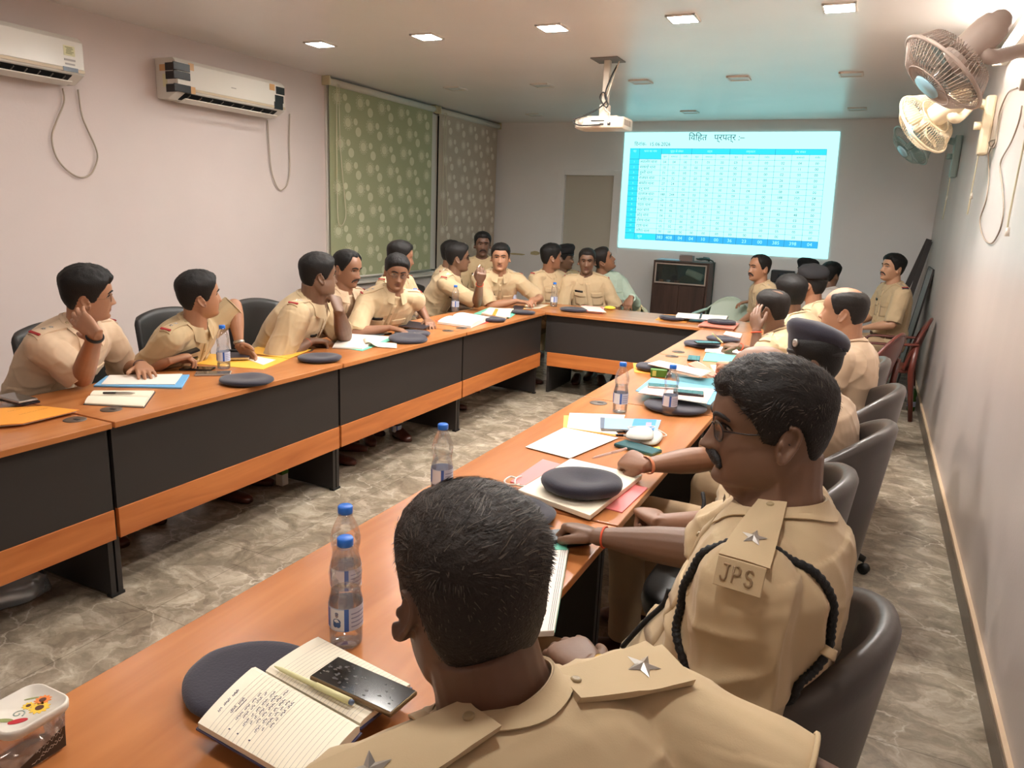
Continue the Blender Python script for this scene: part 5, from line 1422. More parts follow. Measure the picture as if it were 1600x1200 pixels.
# ---------------------------------------------------------------- under the tables
bg = MB(); rings = []
c = at(15, 935, Z=0)
for k, (r, z) in enumerate(((0.10, 0.002), (0.14, 0.03), (0.13, 0.09), (0.07, 0.14), (0.03, 0.17), (0.06, 0.22))):
    rings.append([c + V((r * math.cos(t) * (1 + 0.3 * mnoise.noise(V((math.cos(t) * 2, math.sin(t) * 2, k)))), r * math.sin(t) * (1 + 0.3 * mnoise.noise(V((math.cos(t) * 2 + 5, math.sin(t) * 2, k)))), z)) for t in [2 * PI * i / 28 for i in range(28)]])
tag(bg.loft(rings).build('plastic_bag', clear('bag_film', (0.85, 0.84, 0.82), 0.2, 0.15, milk=0.35)), 'crumpled clear plastic bag on the floor under the left table', 'bag')
p = at(441, 757, Z=0)
cbx = empty('small_carton', p, 'small green and white carton on the floor under the left table', 'box')
MB().bbox((p.x, p.y, 0.06), (0.05, 0.05, 0.12), 0.003).build('carton_body', M_WHITE, cbx)
MB().box((p.x, p.y, 0.095), (0.0515, 0.0515, 0.05)).build('green_band', mat('carton_green', (0.28, 0.46, 0.16), 0.4), cbx)
# ================================================================== PEOPLE
def hermite(xs, ys, x):
    """smooth interpolation through control points"""
    xs = np.asarray(xs, float); ys = np.asarray(ys, float); x = np.asarray(x, float)
    m = np.gradient(ys, xs)
    i = np.clip(np.searchsorted(xs, x) - 1, 0, len(xs) - 2)
    h = xs[i + 1] - xs[i]; t = np.clip((x - xs[i]) / h, 0, 1)
    return ((2 * t**3 - 3 * t**2 + 1) * ys[i] + (t**3 - 2 * t**2 + t) * h * m[i] + (-2 * t**3 + 3 * t**2) * ys[i + 1] + (t**3 - t**2) * h * m[i + 1])

HZ = [-.126, -.118, -.104, -.085, -.065, -.045, -.02, .0, .03, .06, .085, .102, .112, .117]
HF = [.045, .070, .083, .084, .087, .088, .087, .087, .093, .088, .072, .052, .030, .003]
HBk = [.010, -.006, -.022, -.045, -.066, -.082, -.096, -.102, -.105, -.100, -.084, -.062, -.036, -.006]
HWd = [.012, .028, .044, .055, .062, .068, .073, .0755, .077, .074, .063, .047, .028, .003]

def g2(x, z, cx, cz, sx, sz): return np.exp(-((x - cx) / sx) ** 2 - ((z - cz) / sz) ** 2)

class Head:
    """head in its own frame: x towards the person's right, y forward, z up; origin at the middle"""
    def __init__(s, fat=0.0, jaw=1.0, nose=1.0, width=1.0, lips=1.0, cheek=0.0, long=1.0):
        s.fat, s.jaw, s.nose, s.width, s.lips, s.cheek, s.long = fat, jaw, nose, width, lips, cheek, long
    def face(s, x, z):
        ax = np.abs(x)
        d = -0.009 * g2(ax, z, .032, .002, .017, .011)
        d += 0.0035 * g2(ax, z, .028, .024, .022, .008) - 0.003 * g2(x, z, 0, .012, .012, .010)
        up = np.clip((.018 - z) / .058, 0, 1)
        nose = (0.004 + 0.022 * up ** 1.25) * np.where(z > -.042, 1, np.exp(-((z + .042) / .006) ** 2)) * np.where(z < .02, 1, np.exp(-((z - .02) / .02) ** 2))
        d += s.nose * nose * np.exp(-(x / (.0085 + .007 * up)) ** 2)
        d += s.nose * 0.008 * g2(ax, z, .0135, -.039, .0065, .0075)
        d += (0.004 + s.cheek) * g2(ax, z, .043, -.03, .018, .02)
        d += s.lips * (0.0055 * g2(x, z, 0, -.0605, .020, .0055) + 0.0065 * g2(x, z, 0, -.073, .017, .006) - 0.003 * g2(x, z, 0, -.0665, .022, .0022))
        d -= 0.004 * g2(x, z, 0, -.086, .02, .006)
        d += 0.006 * g2(x, z, 0, -.106, .017, .012)
        d -= 0.003 * g2(ax, z, .030, -.055, .006, .02)
        return d
    def point(s, th, z):
        w = hermite(HZ, HWd, z) * s.width
        low = np.clip((-z - .02) / .08, 0, 1)
        w = w * (1 + (s.jaw - 1) * low) * (1 + s.fat * 1.2 * low)
        f = hermite(HZ, HF, z) * (1 + 0.25 * s.fat * low); b = hermite(HZ, HBk, z)
        c = np.minimum(-.012, (f + b) / 2 + .01)
        st, ct = np.sin(th), np.cos(th)
        n = np.where(ct > 0, 2 / 2.35, 2 / 2.15)
        x = w * np.sign(st) * np.abs(st) ** n
        y = c + np.where(ct > 0, f - c, c - b) * np.sign(ct) * np.abs(ct) ** n
        fr = np.clip(ct * 2.2, 0, 1)
        return x, y + s.face(x, z) * fr, z
    def grid(s, nt, nz):
        th = np.linspace(0, 2 * np.pi, nt, endpoint=False)
        # more columns on the face
        th = th - 0.45 * np.sin(th)
        u = np.linspace(0, 1, nz)
        z = -.126 + .243 * (0.5 - 0.5 * np.cos(np.pi * (0.04 + 0.92 * u))) 
        T, Z = np.meshgrid(th, z)
        x, y, zz = s.point(T, Z)
        return np.stack([x, y, zz * s.long], -1), T
    def fy(s, x, z):
        th = np.linspace(-1.4, 1.4, 400)
        X, Y, _ = s.point(th, np.full_like(th, z))
        return float(np.interp(x, X, Y))
    def surf(s, x, z, off=0.0): return V((x, s.fy(x, z) + off, z * s.long))

def grid_faces(nz, nt):
    f = []
    for i in range(nz - 1):
        for j in range(nt):
            k = (j + 1) % nt
            f.append((i * nt + j, i * nt + k, (i + 1) * nt + k, (i + 1) * nt + j))
    f.append(tuple(range(nt))[::-1]); f.append(tuple((nz - 1) * nt + j for j in range(nt)))
    return f

def sstep(x): x = np.clip(x, 0, 1); return x * x * (3 - 2 * x)

def hairline(az, style):
    """height of the hair's edge against angle from the front (0) to the back (pi)"""
    A = [0, .35, .62, .85, 1.1, 1.3, 1.5, 1.65, 1.85, 2.1, 2.5, 3.1416]
    tab = {
        'short':    [.070, .071, .070, .052, .030, -.012, -.018, .016, .012, -.030, -.062, -.072],
        'side':     [.060, .062, .068, .052, .030, -.012, -.018, .016, .012, -.030, -.062, -.072],
        'receding': [.082, .086, .090, .062, .032, -.010, -.016, .016, .012, -.030, -.062, -.070],
        'high':     [.094, .098, .096, .070, .035, -.006, -.012, .016, .012, -.028, -.060, -.068],
        'woman':    [.070, .066, .058, .044, .024, .005, -.004, -.006, -.012, -.040, -.055, -.062],
    }[style]
    return np.interp(az, A, tab)

M_HAIR = {}
def hair_mat(k):
    if k not in M_HAIR:
        c = {'black': (0.085, 0.075, 0.07), 'dark': (0.12, 0.10, 0.09), 'brown': (0.165, 0.135, 0.115), 'grey': (0.29, 0.255, 0.225)}[k]
        M_HAIR[k] = mat('hair_' + k, c, 0.6, spec=0.3, bump=(260, 0.5, 0.003), var=(120, 0.45))
    return M_HAIR[k]
SKIN = {}
def skin_mat(k):
    if k not in SKIN:
        c, l = {'fair': ((0.74, 0.56, 0.44), (0.60, 0.39, 0.32)), 'mid': ((0.64, 0.465, 0.355), (0.50, 0.32, 0.26)), 'tan': ((0.55, 0.39, 0.295), (0.42, 0.265, 0.22)),
                'brown': ((0.45, 0.33, 0.255), (0.355, 0.225, 0.19)), 'dark': ((0.40, 0.28, 0.215), (0.31, 0.195, 0.165))}[k]
        SKIN[k] = [mat('skin_' + k, c, 0.48, bump=(90, 0.12, 0.002), var=(14, 0.10)), mat('lips_' + k, l, 0.45)]
    return SKIN[k]
M_SHIRT = {'khaki': mat('khaki_cloth', (0.755, 0.665, 0.525), 0.85, bump=(420, 0.15, 0.001), sheen=0.1), 'pinkish': mat('khaki_cloth_pale', (0.80, 0.70, 0.585), 0.85, bump=(420, 0.15, 0.001), sheen=0.1),
           'olive': mat('khaki_cloth_olive', (0.70, 0.61, 0.465), 0.85, bump=(420, 0.15, 0.001), sheen=0.1), 'green': mat('pale_green_cloth', (0.66, 0.73, 0.67), 0.85, bump=(420, 0.15, 0.001)),
           'white': mat('white_cloth', (0.82, 0.80, 0.78), 0.85)}
M_TROU = mat('khaki_trousers', (0.70, 0.60, 0.47), 0.85, bump=(420, 0.15, 0.001), var=(5, 0.06))
M_STITCH = mat('khaki_stitch', (0.66, 0.55, 0.42), 0.85)
M_BELT = mat('belt_brown', (0.24, 0.13, 0.09), 0.4)
M_SHOE = mat('shoe_brown', (0.30, 0.14, 0.10), 0.3)
M_EYEW = mat('eye_white', (0.64, 0.60, 0.56), 0.3); M_IRIS = mat('eye_iris', (0.10, 0.06, 0.05), 0.1)
M_STAR = mat('badge_silver', (0.72, 0.70, 0.67), 0.3, 0.8)
M_REDB = mat('epaulette_red', (0.62, 0.13, 0.14), 0.6)
M_BLUEB = mat('epaulette_blue', (0.20, 0.22, 0.36), 0.6)
M_TAG = mat('name_badge_black', (0.07, 0.065, 0.065), 0.25)
M_BTN = mat('button_khaki', (0.62, 0.54, 0.40), 0.4)
M_GOLD = mat('gold_metal', (0.80, 0.64, 0.33), 0.28, 0.9)
M_THREAD = mat('wrist_thread', (0.85, 0.33, 0.20), 0.7)
M_LENS = clear('spectacle_lens', (0.95, 0.95, 0.95), 0.14, 0.02, milk=0.02)
M_FRM = mat('spectacle_frame', (0.13, 0.09, 0.08), 0.3)
M_CORD = mat('black_cord', (0.055, 0.055, 0.06), 0.6, bump=(300, 0.6, 0.003))

def patch(bvh, c, u, v, d, w, h, off=0.003, th=0.003, nu=8, nv=8, smooth=0, outline=None, stiff=False):
    """cloth piece laid on the body: rectangle w x h around c in the plane u,v, projected along d"""
    u, v, d = V(u).normalized(), V(v).normalized(), V(d).normalized()
    P = [[None] * (nu + 1) for _ in range(nv + 1)]; Nn = [[None] * (nu + 1) for _ in range(nv + 1)]
    for j in range(nv + 1):
        for i in range(nu + 1):
            a, b = i / nu - .5, j / nv - .5
            if outline: a, b = outline(a, b)
            o = V(c) + u * (a * w) + v * (b * h)
            hit, n, _, _ = bvh.ray_cast(o - d * 0.22, d, 0.5)
            if hit is None: hit, n, _, _ = bvh.find_nearest(o)
            P[j][i] = hit; Nn[j][i] = n
    if smooth:
        T = [[P[j][i].dot(d) for i in range(nu + 1)] for j in range(nv + 1)]
        T0 = [r[:] for r in T]
        for _ in range(smooth):
            Q = [r[:] for r in T]
            for j in range(nv + 1):
                for i in range(nu + 1):
                    nb = []
                    for (j1, i1), (j2, i2) in (((j - 1, i), (j + 1, i)), ((j, i - 1), (j, i + 1))):
                        if 0 <= j1 and j2 <= nv and 0 <= i1 and i2 <= nu: nb += [T[j1][i1], T[j2][i2]]
                    if nb: Q[j][i] = T[j][i] * 0.4 + sum(nb) / len(nb) * 0.6
            T = Q
        lift = max(0.0, max(T[j][i] - T0[j][i] for j in range(nv + 1) for i in range(2, nu - 1))) if stiff else 0.0
        P = [[P[j][i] + d * (T[j][i] - T0[j][i] - lift * 0.8) for i in range(nu + 1)] for j in range(nv + 1)]
    top, bot = [], []
    for j in range(nv + 1):
        for i in range(nu + 1):
            n = (Nn[j][i] * 0.5 - d * 0.5).normalized()
            top.append(P[j][i] + n * (off + th)); bot.append(P[j][i] - n * 0.004)
    n1 = nu + 1; N = len(top); f = []
    for j in range(nv):
        for i in range(nu):
            a = j * n1 + i
            f.append((a, a + 1, a + 1 + n1, a + n1)); f.append((N + a, N + a + n1, N + a + n1 + 1, N + a + 1))
    ed = [i for i in range(nu)] ; 
    def side(a, b): f.append((a, N + a, N + b, b))
    for i in range(nu): side(i, i + 1); side(nv * n1 + i + 1, nv * n1 + i)
    for j in range(nv): side((j + 1) * n1, j * n1); side(j * n1 + nu, (j + 1) * n1 + nu)
    mid = P[nv // 2][nu // 2]
    return MB().add(top + bot, f, 0, True), P, Nn

STROKES = {'JPS': [(-.021, ((.0, .011), (.007, .011))), (-.021, ((.0045, .011), (.0045, -.006), (.003, -.010), (-.001, -.010), (-.003, -.006))),
                   (-.008, ((0, -.010), (0, .011), (.006, .011), (.0085, .008), (.0085, .003), (.006, 0), (0, 0))),
                   (.009, ((.008, .008), (.006, .011), (.002, .011), (0, .008), (0, .004), (.002, .001), (.006, 0), (.008, -.003), (.008, -.007), (.006, -.010), (.002, -.010), (0, -.007)))]}
def star_mb(M, R=0.0125, h=0.005):
    mb = MB(); pts = []
    for k in range(10):
        r = R if k % 2 == 0 else R * 0.42
        pts.append(M @ V((r * math.sin(2 * PI * k / 10), r * math.cos(2 * PI * k / 10), 0)))
    mb.add(pts + [M @ V((0, 0, h)), M @ V((0, 0, -0.002))], [(k, 10, (k + 1) % 10) for k in range(10)] + [((k + 1) % 10, 11, k) for k in range(10)], 0, False)
    return mb

def ik(S, T, l1, l2, pole):
    d = T - S; L = d.length
    k = 1.0
    if L > (l1 + l2) * 0.985: k = L / ((l1 + l2) * 0.985); l1 *= k; l2 *= k
    L = max(L, abs(l1 - l2) + 0.02)
    a = (l1 * l1 - l2 * l2 + L * L) / (2 * L)
    h = math.sqrt(max(1e-6, l1 * l1 - a * a))
    dn = d.normalized(); p = V(pole); p = p - dn * p.dot(dn)
    if p.length < 1e-5: p = frame_for(dn)[0]
    return S + dn * a + p.normalized() * h

def hand_mb(mb, Wp, hd, pn, right, pose='relax', s=1.0):
    """hand at wrist Wp pointing along hd, palm facing pn; right = right hand"""
    hd = V(hd).normalized(); pn = V(pn); pn = (pn - hd * pn.dot(hd)).normalized()
    sd = hd.cross(pn).normalized()          # towards little finger or thumb
    th = -sd if right else sd               # thumb side
    th = -th
    Wp = V(Wp)
    def P(a, b, c): return Wp + hd * (a * s) + th * (b * s) + pn * (c * s)
    # palm: a loft of flattened rings
    rings = []
    for a, w, t, off in ((-0.012, .026, .019, 0), (0.0, .027, .018, 0), (.02, .033, .0165, .001), (.045, .040, .0155, .001), (.07, .042, .0145, 0), (.088, .041, .012, 0), (.096, .036, .009, 0)):
        ring = []
        for k in range(18):
            q = 2 * PI * k / 18
            ring.append(P(a, off + w * math.copysign(abs(math.cos(q)) ** 0.8, math.cos(q)), t * math.copysign(abs(math.sin(q)) ** 0.8, math.sin(q)) + 0.002))
        rings.append(ring)
    mb.loft(rings)
    mb.ell(P(.030, .024, .010), (.020 * s, .020 * s, .016 * s), None, 0, 12, 8)
    curl = {'flat': (6, 8, 5), 'relax': (22, 28, 18), 'curl': (48, 55, 30), 'fist': (78, 85, 45), 'pen': (52, 48, 18), 'grip': (50, 40, 25), 'cheek': (14, 16, 10)}[pose]
    base = ((.031, .088, .068, 1.0), (.0105, .094, .076, 1.02), (-.0105, .091, .071, 1.06), (-.030, .083, .056, 1.12))
    for i, (b, a, L, k) in enumerate(base):
        spread = (0.09, 0.03, -0.04, -0.12)[i]
        if pose in ('fist', 'curl', 'pen', 'grip'): spread *= 0.4
        q = P(a - .012, b, 0.0); ang = 0
        pts = [q]; cur = [math.radians(c) * k for c in curl]
        d = hd
        for j, ll in enumerate((0.50, 0.29, 0.23)):
            ang += cur[j]
            d = (hd * math.cos(ang) + pn * math.sin(ang) + th * spread * (1 if ang < 1.2 else 0.3)).normalized()
            seg = L * ll * s + (0.012 * s if j == 0 else 0)
            pts.append(pts[-1] + d * seg * 0.5); pts.append(pts[-1] + d * seg * 0.5)
        r = [.0098, .0094, .0090, .0088, .0083, .0080, .0068]
        if i == 3: r = [x * 0.86 for x in r]
        mb.tube(pts, [x * s for x in r], 10, 0, True)
    if pose in ('fist',): tp = [P(.018, .026, .010), P(.048, .040, .020), P(.070, .030, .034), P(.080, .010, .040)]
    elif pose in ('pen', 'grip', 'curl'): tp = [P(.015, .026, .010), P(.045, .046, .022), P(.074, .044, .034), P(.098, .032, .042)]
    elif pose == 'flat': tp = [P(.015, .026, .006), P(.042, .050, .008), P(.068, .066, .008), P(.088, .076, .008)]
    else: tp = [P(.015, .026, .008), P(.044, .048, .014), P(.070, .060, .022), P(.092, .064, .028)]
    mb.tube(catmull(tp, 3), [x * s for x in (.0135, .013, .0125, .012, .0115, .011, .0108, .0100, .009, .0078)], 10, 0, True)

def ring_pts(c, ax, ay, a, b0, b1, n=2.4, N=36):
    out = []
    for k in range(N):
        t = 2 * PI * k / N
        x = a * math.copysign(abs(math.cos(t)) ** (2 / n), math.cos(t))
        sy = math.sin(t); y = (b0 if sy > 0 else b1) * math.copysign(abs(sy) ** (2 / n), sy)
        out.append(c + ax * x + ay * y)
    return out

TORSO = [(-.14, .150, .095, .115), (-.06, .168, .105, .125), (.04, .172, .115, .125), (.15, .166, .120, .115), (.30, .160, .122, .105), (.45, .166, .120, .105),
         (.60, .178, .120, .110), (.74, .188, .116, .112), (.85, .190, .104, .108), (.93, .172, .086, .096), (.985, .120, .066, .080), (1.03, .075, .058, .062)]

class Bag: pass
PERSONS = {}

def person(key, label, head, look, body, hip, hands=None, hair=('short', 'black'), skin='tan', shirt='khaki', H=None, fat=0.0, noff=(0, 0, 0), voxel=0.005, lod=1, sz=1.0,
           moustache=0.0, glasses=None, face=True, cap=None, ep=None, badge=True, legs=True, sleeve=0.93, collar=True, knee=None, hairT=1.0, bald=None, sdrop=0.0, strands=0, neckr=1.0, brow=1.0,
           legs_yaw=None, wear=(), arms=True, stoop=0.06, feet=None, syaw=None, pocket=True, wrinkle=1.0, cup=0.0):
    """head: world centre of the head; look=(yaw,pitch,roll) degrees; body: yaw the chest faces; hip: (x,y[,z]); hands: {'R':dict, 'L':dict}"""
    o = empty('person', V((hip[0], hip[1], 0.0)), label, 'person')
    HC = V(head); ry = math.radians(body)
    f = V((math.cos(ry), math.sin(ry), 0)); lat = V((math.sin(ry), -math.cos(ry), 0))     # lat: towards the person's right
    Mh = Matrix.Translation(HC) @ Matrix.Rotation(math.radians(look[0] - 90), 4, 'Z') @ Matrix.Rotation(math.radians(look[1]), 4, 'X') @ Matrix.Rotation(math.radians(look[2]), 4, 'Y') @ Matrix.Scale(sz, 4)
    Hd = H or Head()
    hipP = V((hip[0], hip[1], hip[2] if len(hip) > 2 else 0.52))
    Nk = HC + V((0, 0, -0.152 * sz)) - f * 0.035 + V(noff)
    L = (Nk - hipP).length
    mid = hipP.lerp(Nk, 0.5) - f * stoop
    def spine(t):
        if t < 0: return hipP + V((0, 0, t * L))
        if t > 1: return Nk + (Nk - spine(0.97)).normalized() * ((t - 1) * L)
        return hipP * (1 - t) ** 2 + mid * (2 * t * (1 - t)) + Nk * t ** 2 if False else (hipP.lerp(mid, t)).lerp(mid.lerp(Nk, t), t)
    lat2 = lat
    if syaw is not None:
        sy_ = math.radians(syaw); lat2 = V((math.sin(sy_), -math.cos(sy_), 0))
    ks = L / 0.50
    def torso(mb, grow=0.0, t0=-9):
        rings = []
        for t, w, df, db in TORSO:
            if t < t0: continue
            c = spine(t)
            tg = (spine(t + 0.02) - spine(t - 0.02)).normalized()
            if t < 0.02: tg = V((0, 0, 1))
            lt = lat.lerp(lat2, max(0, min(1, t))).normalized()
            ax = (lt - tg * lt.dot(tg)).normalized(); ay = tg.cross(ax); ay = -ay if ay.dot(f) < 0 else ay
            bell = math.exp(-((t - 0.27) / 0.25) ** 2)
            w2 = w * (1 + 0.55 * fat * (1 if t < 0.9 else 0.4)) * sz + grow; df2 = (df + fat * 0.20 * bell) * sz * (1 + 0.3 * fat) + grow; db2 = db * (1 + 0.3 * fat) * sz + grow
            rings.append(ring_pts(c, ax, ay, w2, df2, db2))
        mb.loft(rings)
    # shoulders
    tgN = (spine(1.0) - spine(0.93)).normalized()
    S = {}; E = {}; Wr = {}
    sw = 0.178 * sz * (1 + 0.35 * fat)
    for sd, sg in (('R', 1), ('L', -1)):
        S[sd] = spine(0.90) + lat2 * (sg * sw) + V((0, 0, -0.012 - sdrop)) + f * 0.005
    hands = hands or {}
    info = {}
    for sd, sg in (('R', 1), ('L', -1)):
        h = dict(hands.get(sd, {}))
        if 'w' not in h:
            h['w'] = hipP + f * 0.30 + lat * (sg * 0.13) + V((0, 0, 0.14))
            h.setdefault('pn', (0, 0, -1))
        T = V(h['w'])
        pole = V(h.get('pole', lat * (sg * 0.7) - f * 0.4 + V((0, 0, -0.8))))
        E[sd] = V(h['e']) if 'e' in h else ik(S[sd], T, 0.285 * sz, 0.25 * sz, pole)
        Wr[sd] = T; info[sd] = h
    def upper(mb, sd, grow, frac0, frac1, r0=0.060, r1=0.047):
        a, b = S[sd], E[sd]
        k = (1 + 0.5 * fat) * sz
        pts = [a.lerp(b, q) for q in (frac0, .2, .45, .7, frac1)]
        rr = [(r0 * 1.02 * k + grow), (r0 * k + grow), (r0 * 0.95 * k + grow), ((r0 + r1) / 2 * k + grow), (r1 * k + grow)]
        mb.tube(pts, rr, 16)
    def traps(mb, grow):
        for sd in 'RL':
            a = spine(0.955); b = S[sd] + V((0, 0, 0.004))
            mb.tube([a - (b - a) * .1, a.lerp(b, .35), a.lerp(b, .7), b], [(.030 * sz + grow, .028 * sz + grow), (.056 * sz + grow, .046 * sz + grow), (.063 * sz + grow, .054 * sz + grow), (.060 * sz + grow, .058 * sz + grow)], 16)
            mb.ell(S[sd], [(.061 * (1 + .5 * fat) * sz + grow)] * 3, None, 0, 16, 10)
    # ---------------- body (skin): one surface
    mb = MB()
    nt, nz = ((120, 90) if lod >= 2 else (84, 64) if lod == 1 else (64, 48))
    g, T_ = Hd.grid(nt, nz)
    Mn = np.array(Mh)
    gw = g.reshape(-1, 3) @ Mn[:3, :3].T + Mn[:3, 3]
    mb.add([tuple(p) for p in gw], grid_faces(nz, nt))
    for sx in (-1, 1):
        ec = V((sx * (0.0775 * Hd.width), -0.012, -0.012 * Hd.long))
        R_ = Matrix.Rotation(sx * -0.38, 3, 'Z') @ Matrix.Rotation(0.18, 3, 'X')
        outl = [(0.0, .030), (-.012, .029), (-.020, .018), (-.019, .002), (-.012, -.014), (-.003, -.028), (.007, -.030), (.010, -.018)]
        ptl = [Mh @ (ec + R_ @ V((sx * .010, p[0], p[1]))) for p in outl]
        mb.tube(catmull(ptl, 3), 0.0045 * sz, 8, 0, True)
        c2 = [Mh @ (ec + R_ @ V((sx * 0.002, p[0] * 0.85, p[1] * 0.9))) for p in outl + [(.012, 0.0), (.010, .018)]]
        cc = sum(c2, V()) / len(c2); nn = (Mh.to_3x3() @ (R_ @ V((sx, 0, 0)))).normalized()
        mb.add([p + nn * 0.004 * sz for p in c2] + [p - nn * 0.010 * sz for p in c2], [tuple(range(10)), tuple(range(10, 20))[::-1]] + [(i, 10 + i, 10 + (i + 1) % 10, (i + 1) % 10) for i in range(10)])
        mb.ell(Mh @ (ec + R_ @ V((sx * .004, -.002, -.024))), (.0075 * sz, .0075 * sz, .0085 * sz), None, 0, 10, 8)
        mb.ell(Mh @ (ec + R_ @ V((sx * .006, .009, -.002))), (.005 * sz, .005 * sz, .008 * sz), None, 0, 10, 8)
    nk = (.058 + .018 * fat) * sz * neckr
    nh = Mh @ V((0, -.028, -.045))
    mb.tube([spine(0.93), spine(1.0), Nk.lerp(nh, 0.45), nh], [nk * 1.25, nk * 1.12, nk, nk * 0.97], 20)
    if fat > 0.12: mb.ell(Mh @ V((0, .030, -.108)), (.048 * sz, .045 * sz, .030 * sz), Mh.to_3x3().normalized(), 0, 16, 10)
    torso(mb, -0.010); traps(mb, -0.012)
    for sd in 'RL':
        if not arms: continue
        upper(mb, sd, -0.002, 0.0, 1.0, 0.050, 0.042)
        e, w_ = E[sd], Wr[sd]
        k = sz * (1 + .35 * fat)
        mb.ell(e, [0.041 * k] * 3, None, 0, 14, 8)
        h = info[sd]
        hd = V(h['hd']) if 'hd' in h else (w_ - e).normalized()
        pn = V(h.get('pn', (0, 0, -1)))
        sdv = hd.cross(pn)
        mb.tube([e, e.lerp(w_, .22), e.lerp(w_, .45), e.lerp(w_, .75), e.lerp(w_, .93), w_ + hd.normalized() * 0.006], [(.041 * k, .041 * k), (.045 * k, .043 * k), (.041 * k, .039 * k), (.032 * k, .028 * k), (.0275 * k, .021 * k), (.0275 * k, .019 * k)], 16, 0, False, up=pn)
        hand_mb(mb, w_, hd, pn, sd == 'R', h.get('pose', 'relax'), 1.02 * sz)
    me = remesh(mb, voxel, 1)
    bo = link_mesh('body', me, skin_mat(skin), o)
    if face:
        Mi = np.array(Mh.inverted()); n = len(me.polygons)
        cen = np.empty(n * 3); me.polygons.foreach_get('center', cen); cen = cen.reshape(-1, 3) @ Mi[:3, :3].T + Mi[:3, 3]
        mi = ((np.abs(cen[:, 0]) < .023) & (np.abs((cen[:, 2] / Hd.long + .067)) < .0105 - 6 * cen[:, 0] ** 2) & (cen[:, 1] > .06)).astype(np.int32)
        me.polygons.foreach_set('material_index', mi)
        for sx in (-1, 1):
            c = Hd.surf(sx * .032, .003, -.0065)
            eye = MB(); R3 = Mh.to_3x3()
            rings = []; N = 18; nz2 = 12
            for i in range(nz2 + 1):
                a = max(-PI / 2 + .04, min(PI / 2 - .04, -PI / 2 + PI * i / nz2))
                rings.append([Mh @ (c + V((.0140 * math.cos(a) * math.cos(2 * PI * j / N), .0100 * math.sin(a), .0054 * math.cos(a) * math.sin(2 * PI * j / N)))) for j in range(N)])
            eye.loft(rings)
            eb = eye.build('eye', M_EYEW, o)
            ir = MB(); gx = 0.003 * (hands.get('gaze', 0) if isinstance(hands.get('gaze', 0), (int, float)) else 0)
            ir.ell(Mh @ (c + V((gx, .0066, .0004))), (.0058 * sz, .0056 * sz, .0058 * sz), None, 0, 14, 10).build('iris', M_IRIS, eb)
            lid = MB()
            lp = [(-.0165, -.0015), (-.010, .0045), (0, .0060), (.010, .0045), (.0165, -.0015)]
            lid.tube(catmull([Mh @ (V((sx * .032 + x, Hd.fy(sx * .032 + x, .003 + z) - .0005 + .0035 * (1 - (x / .0165) ** 2), (.003 + z) * Hd.long))) for x, z in lp], 4), (.0017 * sz, .0016 * sz), 8, 0, True).build('eyelid', hair_mat('black'), o)
            if brow:
                bp = [(.012, .0215), (.022, .0255), (.034, .0275), (.045, .0245), (.052, .0195)]
                MB().tube(catmull([Mh @ Hd.surf(sx * x, z, 0.0005) for x, z in bp], 4), [(.0042 * brow * sz, .0034 * brow * sz)] * 13 + [(.003 * sz, .002 * sz)] * 3 + [(.0015 * sz, .001 * sz)], 8, 0, True, up=Mh.to_3x3() @ V((0, 1, 0))).build('eyebrow', hair_mat(hair[1] if hair else 'black'), o)
    # ---------------- hair
    if hair:
        st, hc = hair
        big = strands > 0
        nt2, nz2 = ((150, 110) if big else (84, 60))
        hg, TT_ = Hd.grid(nt2, nz2)
        az = np.abs(np.arctan2(np.sin(TT_), np.cos(TT_)))
        zz = hg[..., 2] / Hd.long
        m_ = sstep((zz - hairline(az, st)) / .022 + 0.25)
        cen = np.array([0, -.012, .005])
        nrm = hg - cen; nrm /= np.linalg.norm(nrm, axis=-1, keepdims=True)
        topk = sstep((zz - .01) / .07)
        t = (.0075 + .013 * topk) * hairT
        if bald is not None:
            bx = bald
            q = np.exp(-((hg[..., 0] - bx[0]) / bx[2]) ** 2 - ((hg[..., 1] - bx[1]) / bx[3]) ** 2) * (zz > 0.03)
            m_ = m_ * (1 - sstep(q * 1.7 - 0.25))
        ns = np.array([mnoise.noise(V((p[0] * 55, p[1] * 55, p[2] * 55))) * 0.6 + mnoise.noise(V((p[0] * 130, p[1] * 130, p[2] * 130))) * 0.5 for p in hg.reshape(-1, 3)]).reshape(zz.shape)
        dsp = np.where(m_ > 0.02, t * (0.15 + 0.85 * m_) + ns * .0030 * hairT * (0.4 + topk), -.005)
        dsp = dsp * np.clip(m_ * 6, 0, 1) + -.005 * (1 - np.clip(m_ * 6, 0, 1))
        hp = hg + nrm * dsp[..., None]
        hm = MB()
        hw_ = hp.reshape(-1, 3) @ Mn[:3, :3].T + Mn[:3, 3]
        hm.add([tuple(p) for p in hw_], grid_faces(nz2, nt2))
        if st == 'woman':
            hm.ell(Mh @ V((0, -.075, .085)), (.042 * sz, .038 * sz, .040 * sz), Mh.to_3x3().normalized(), 0, 18, 12)
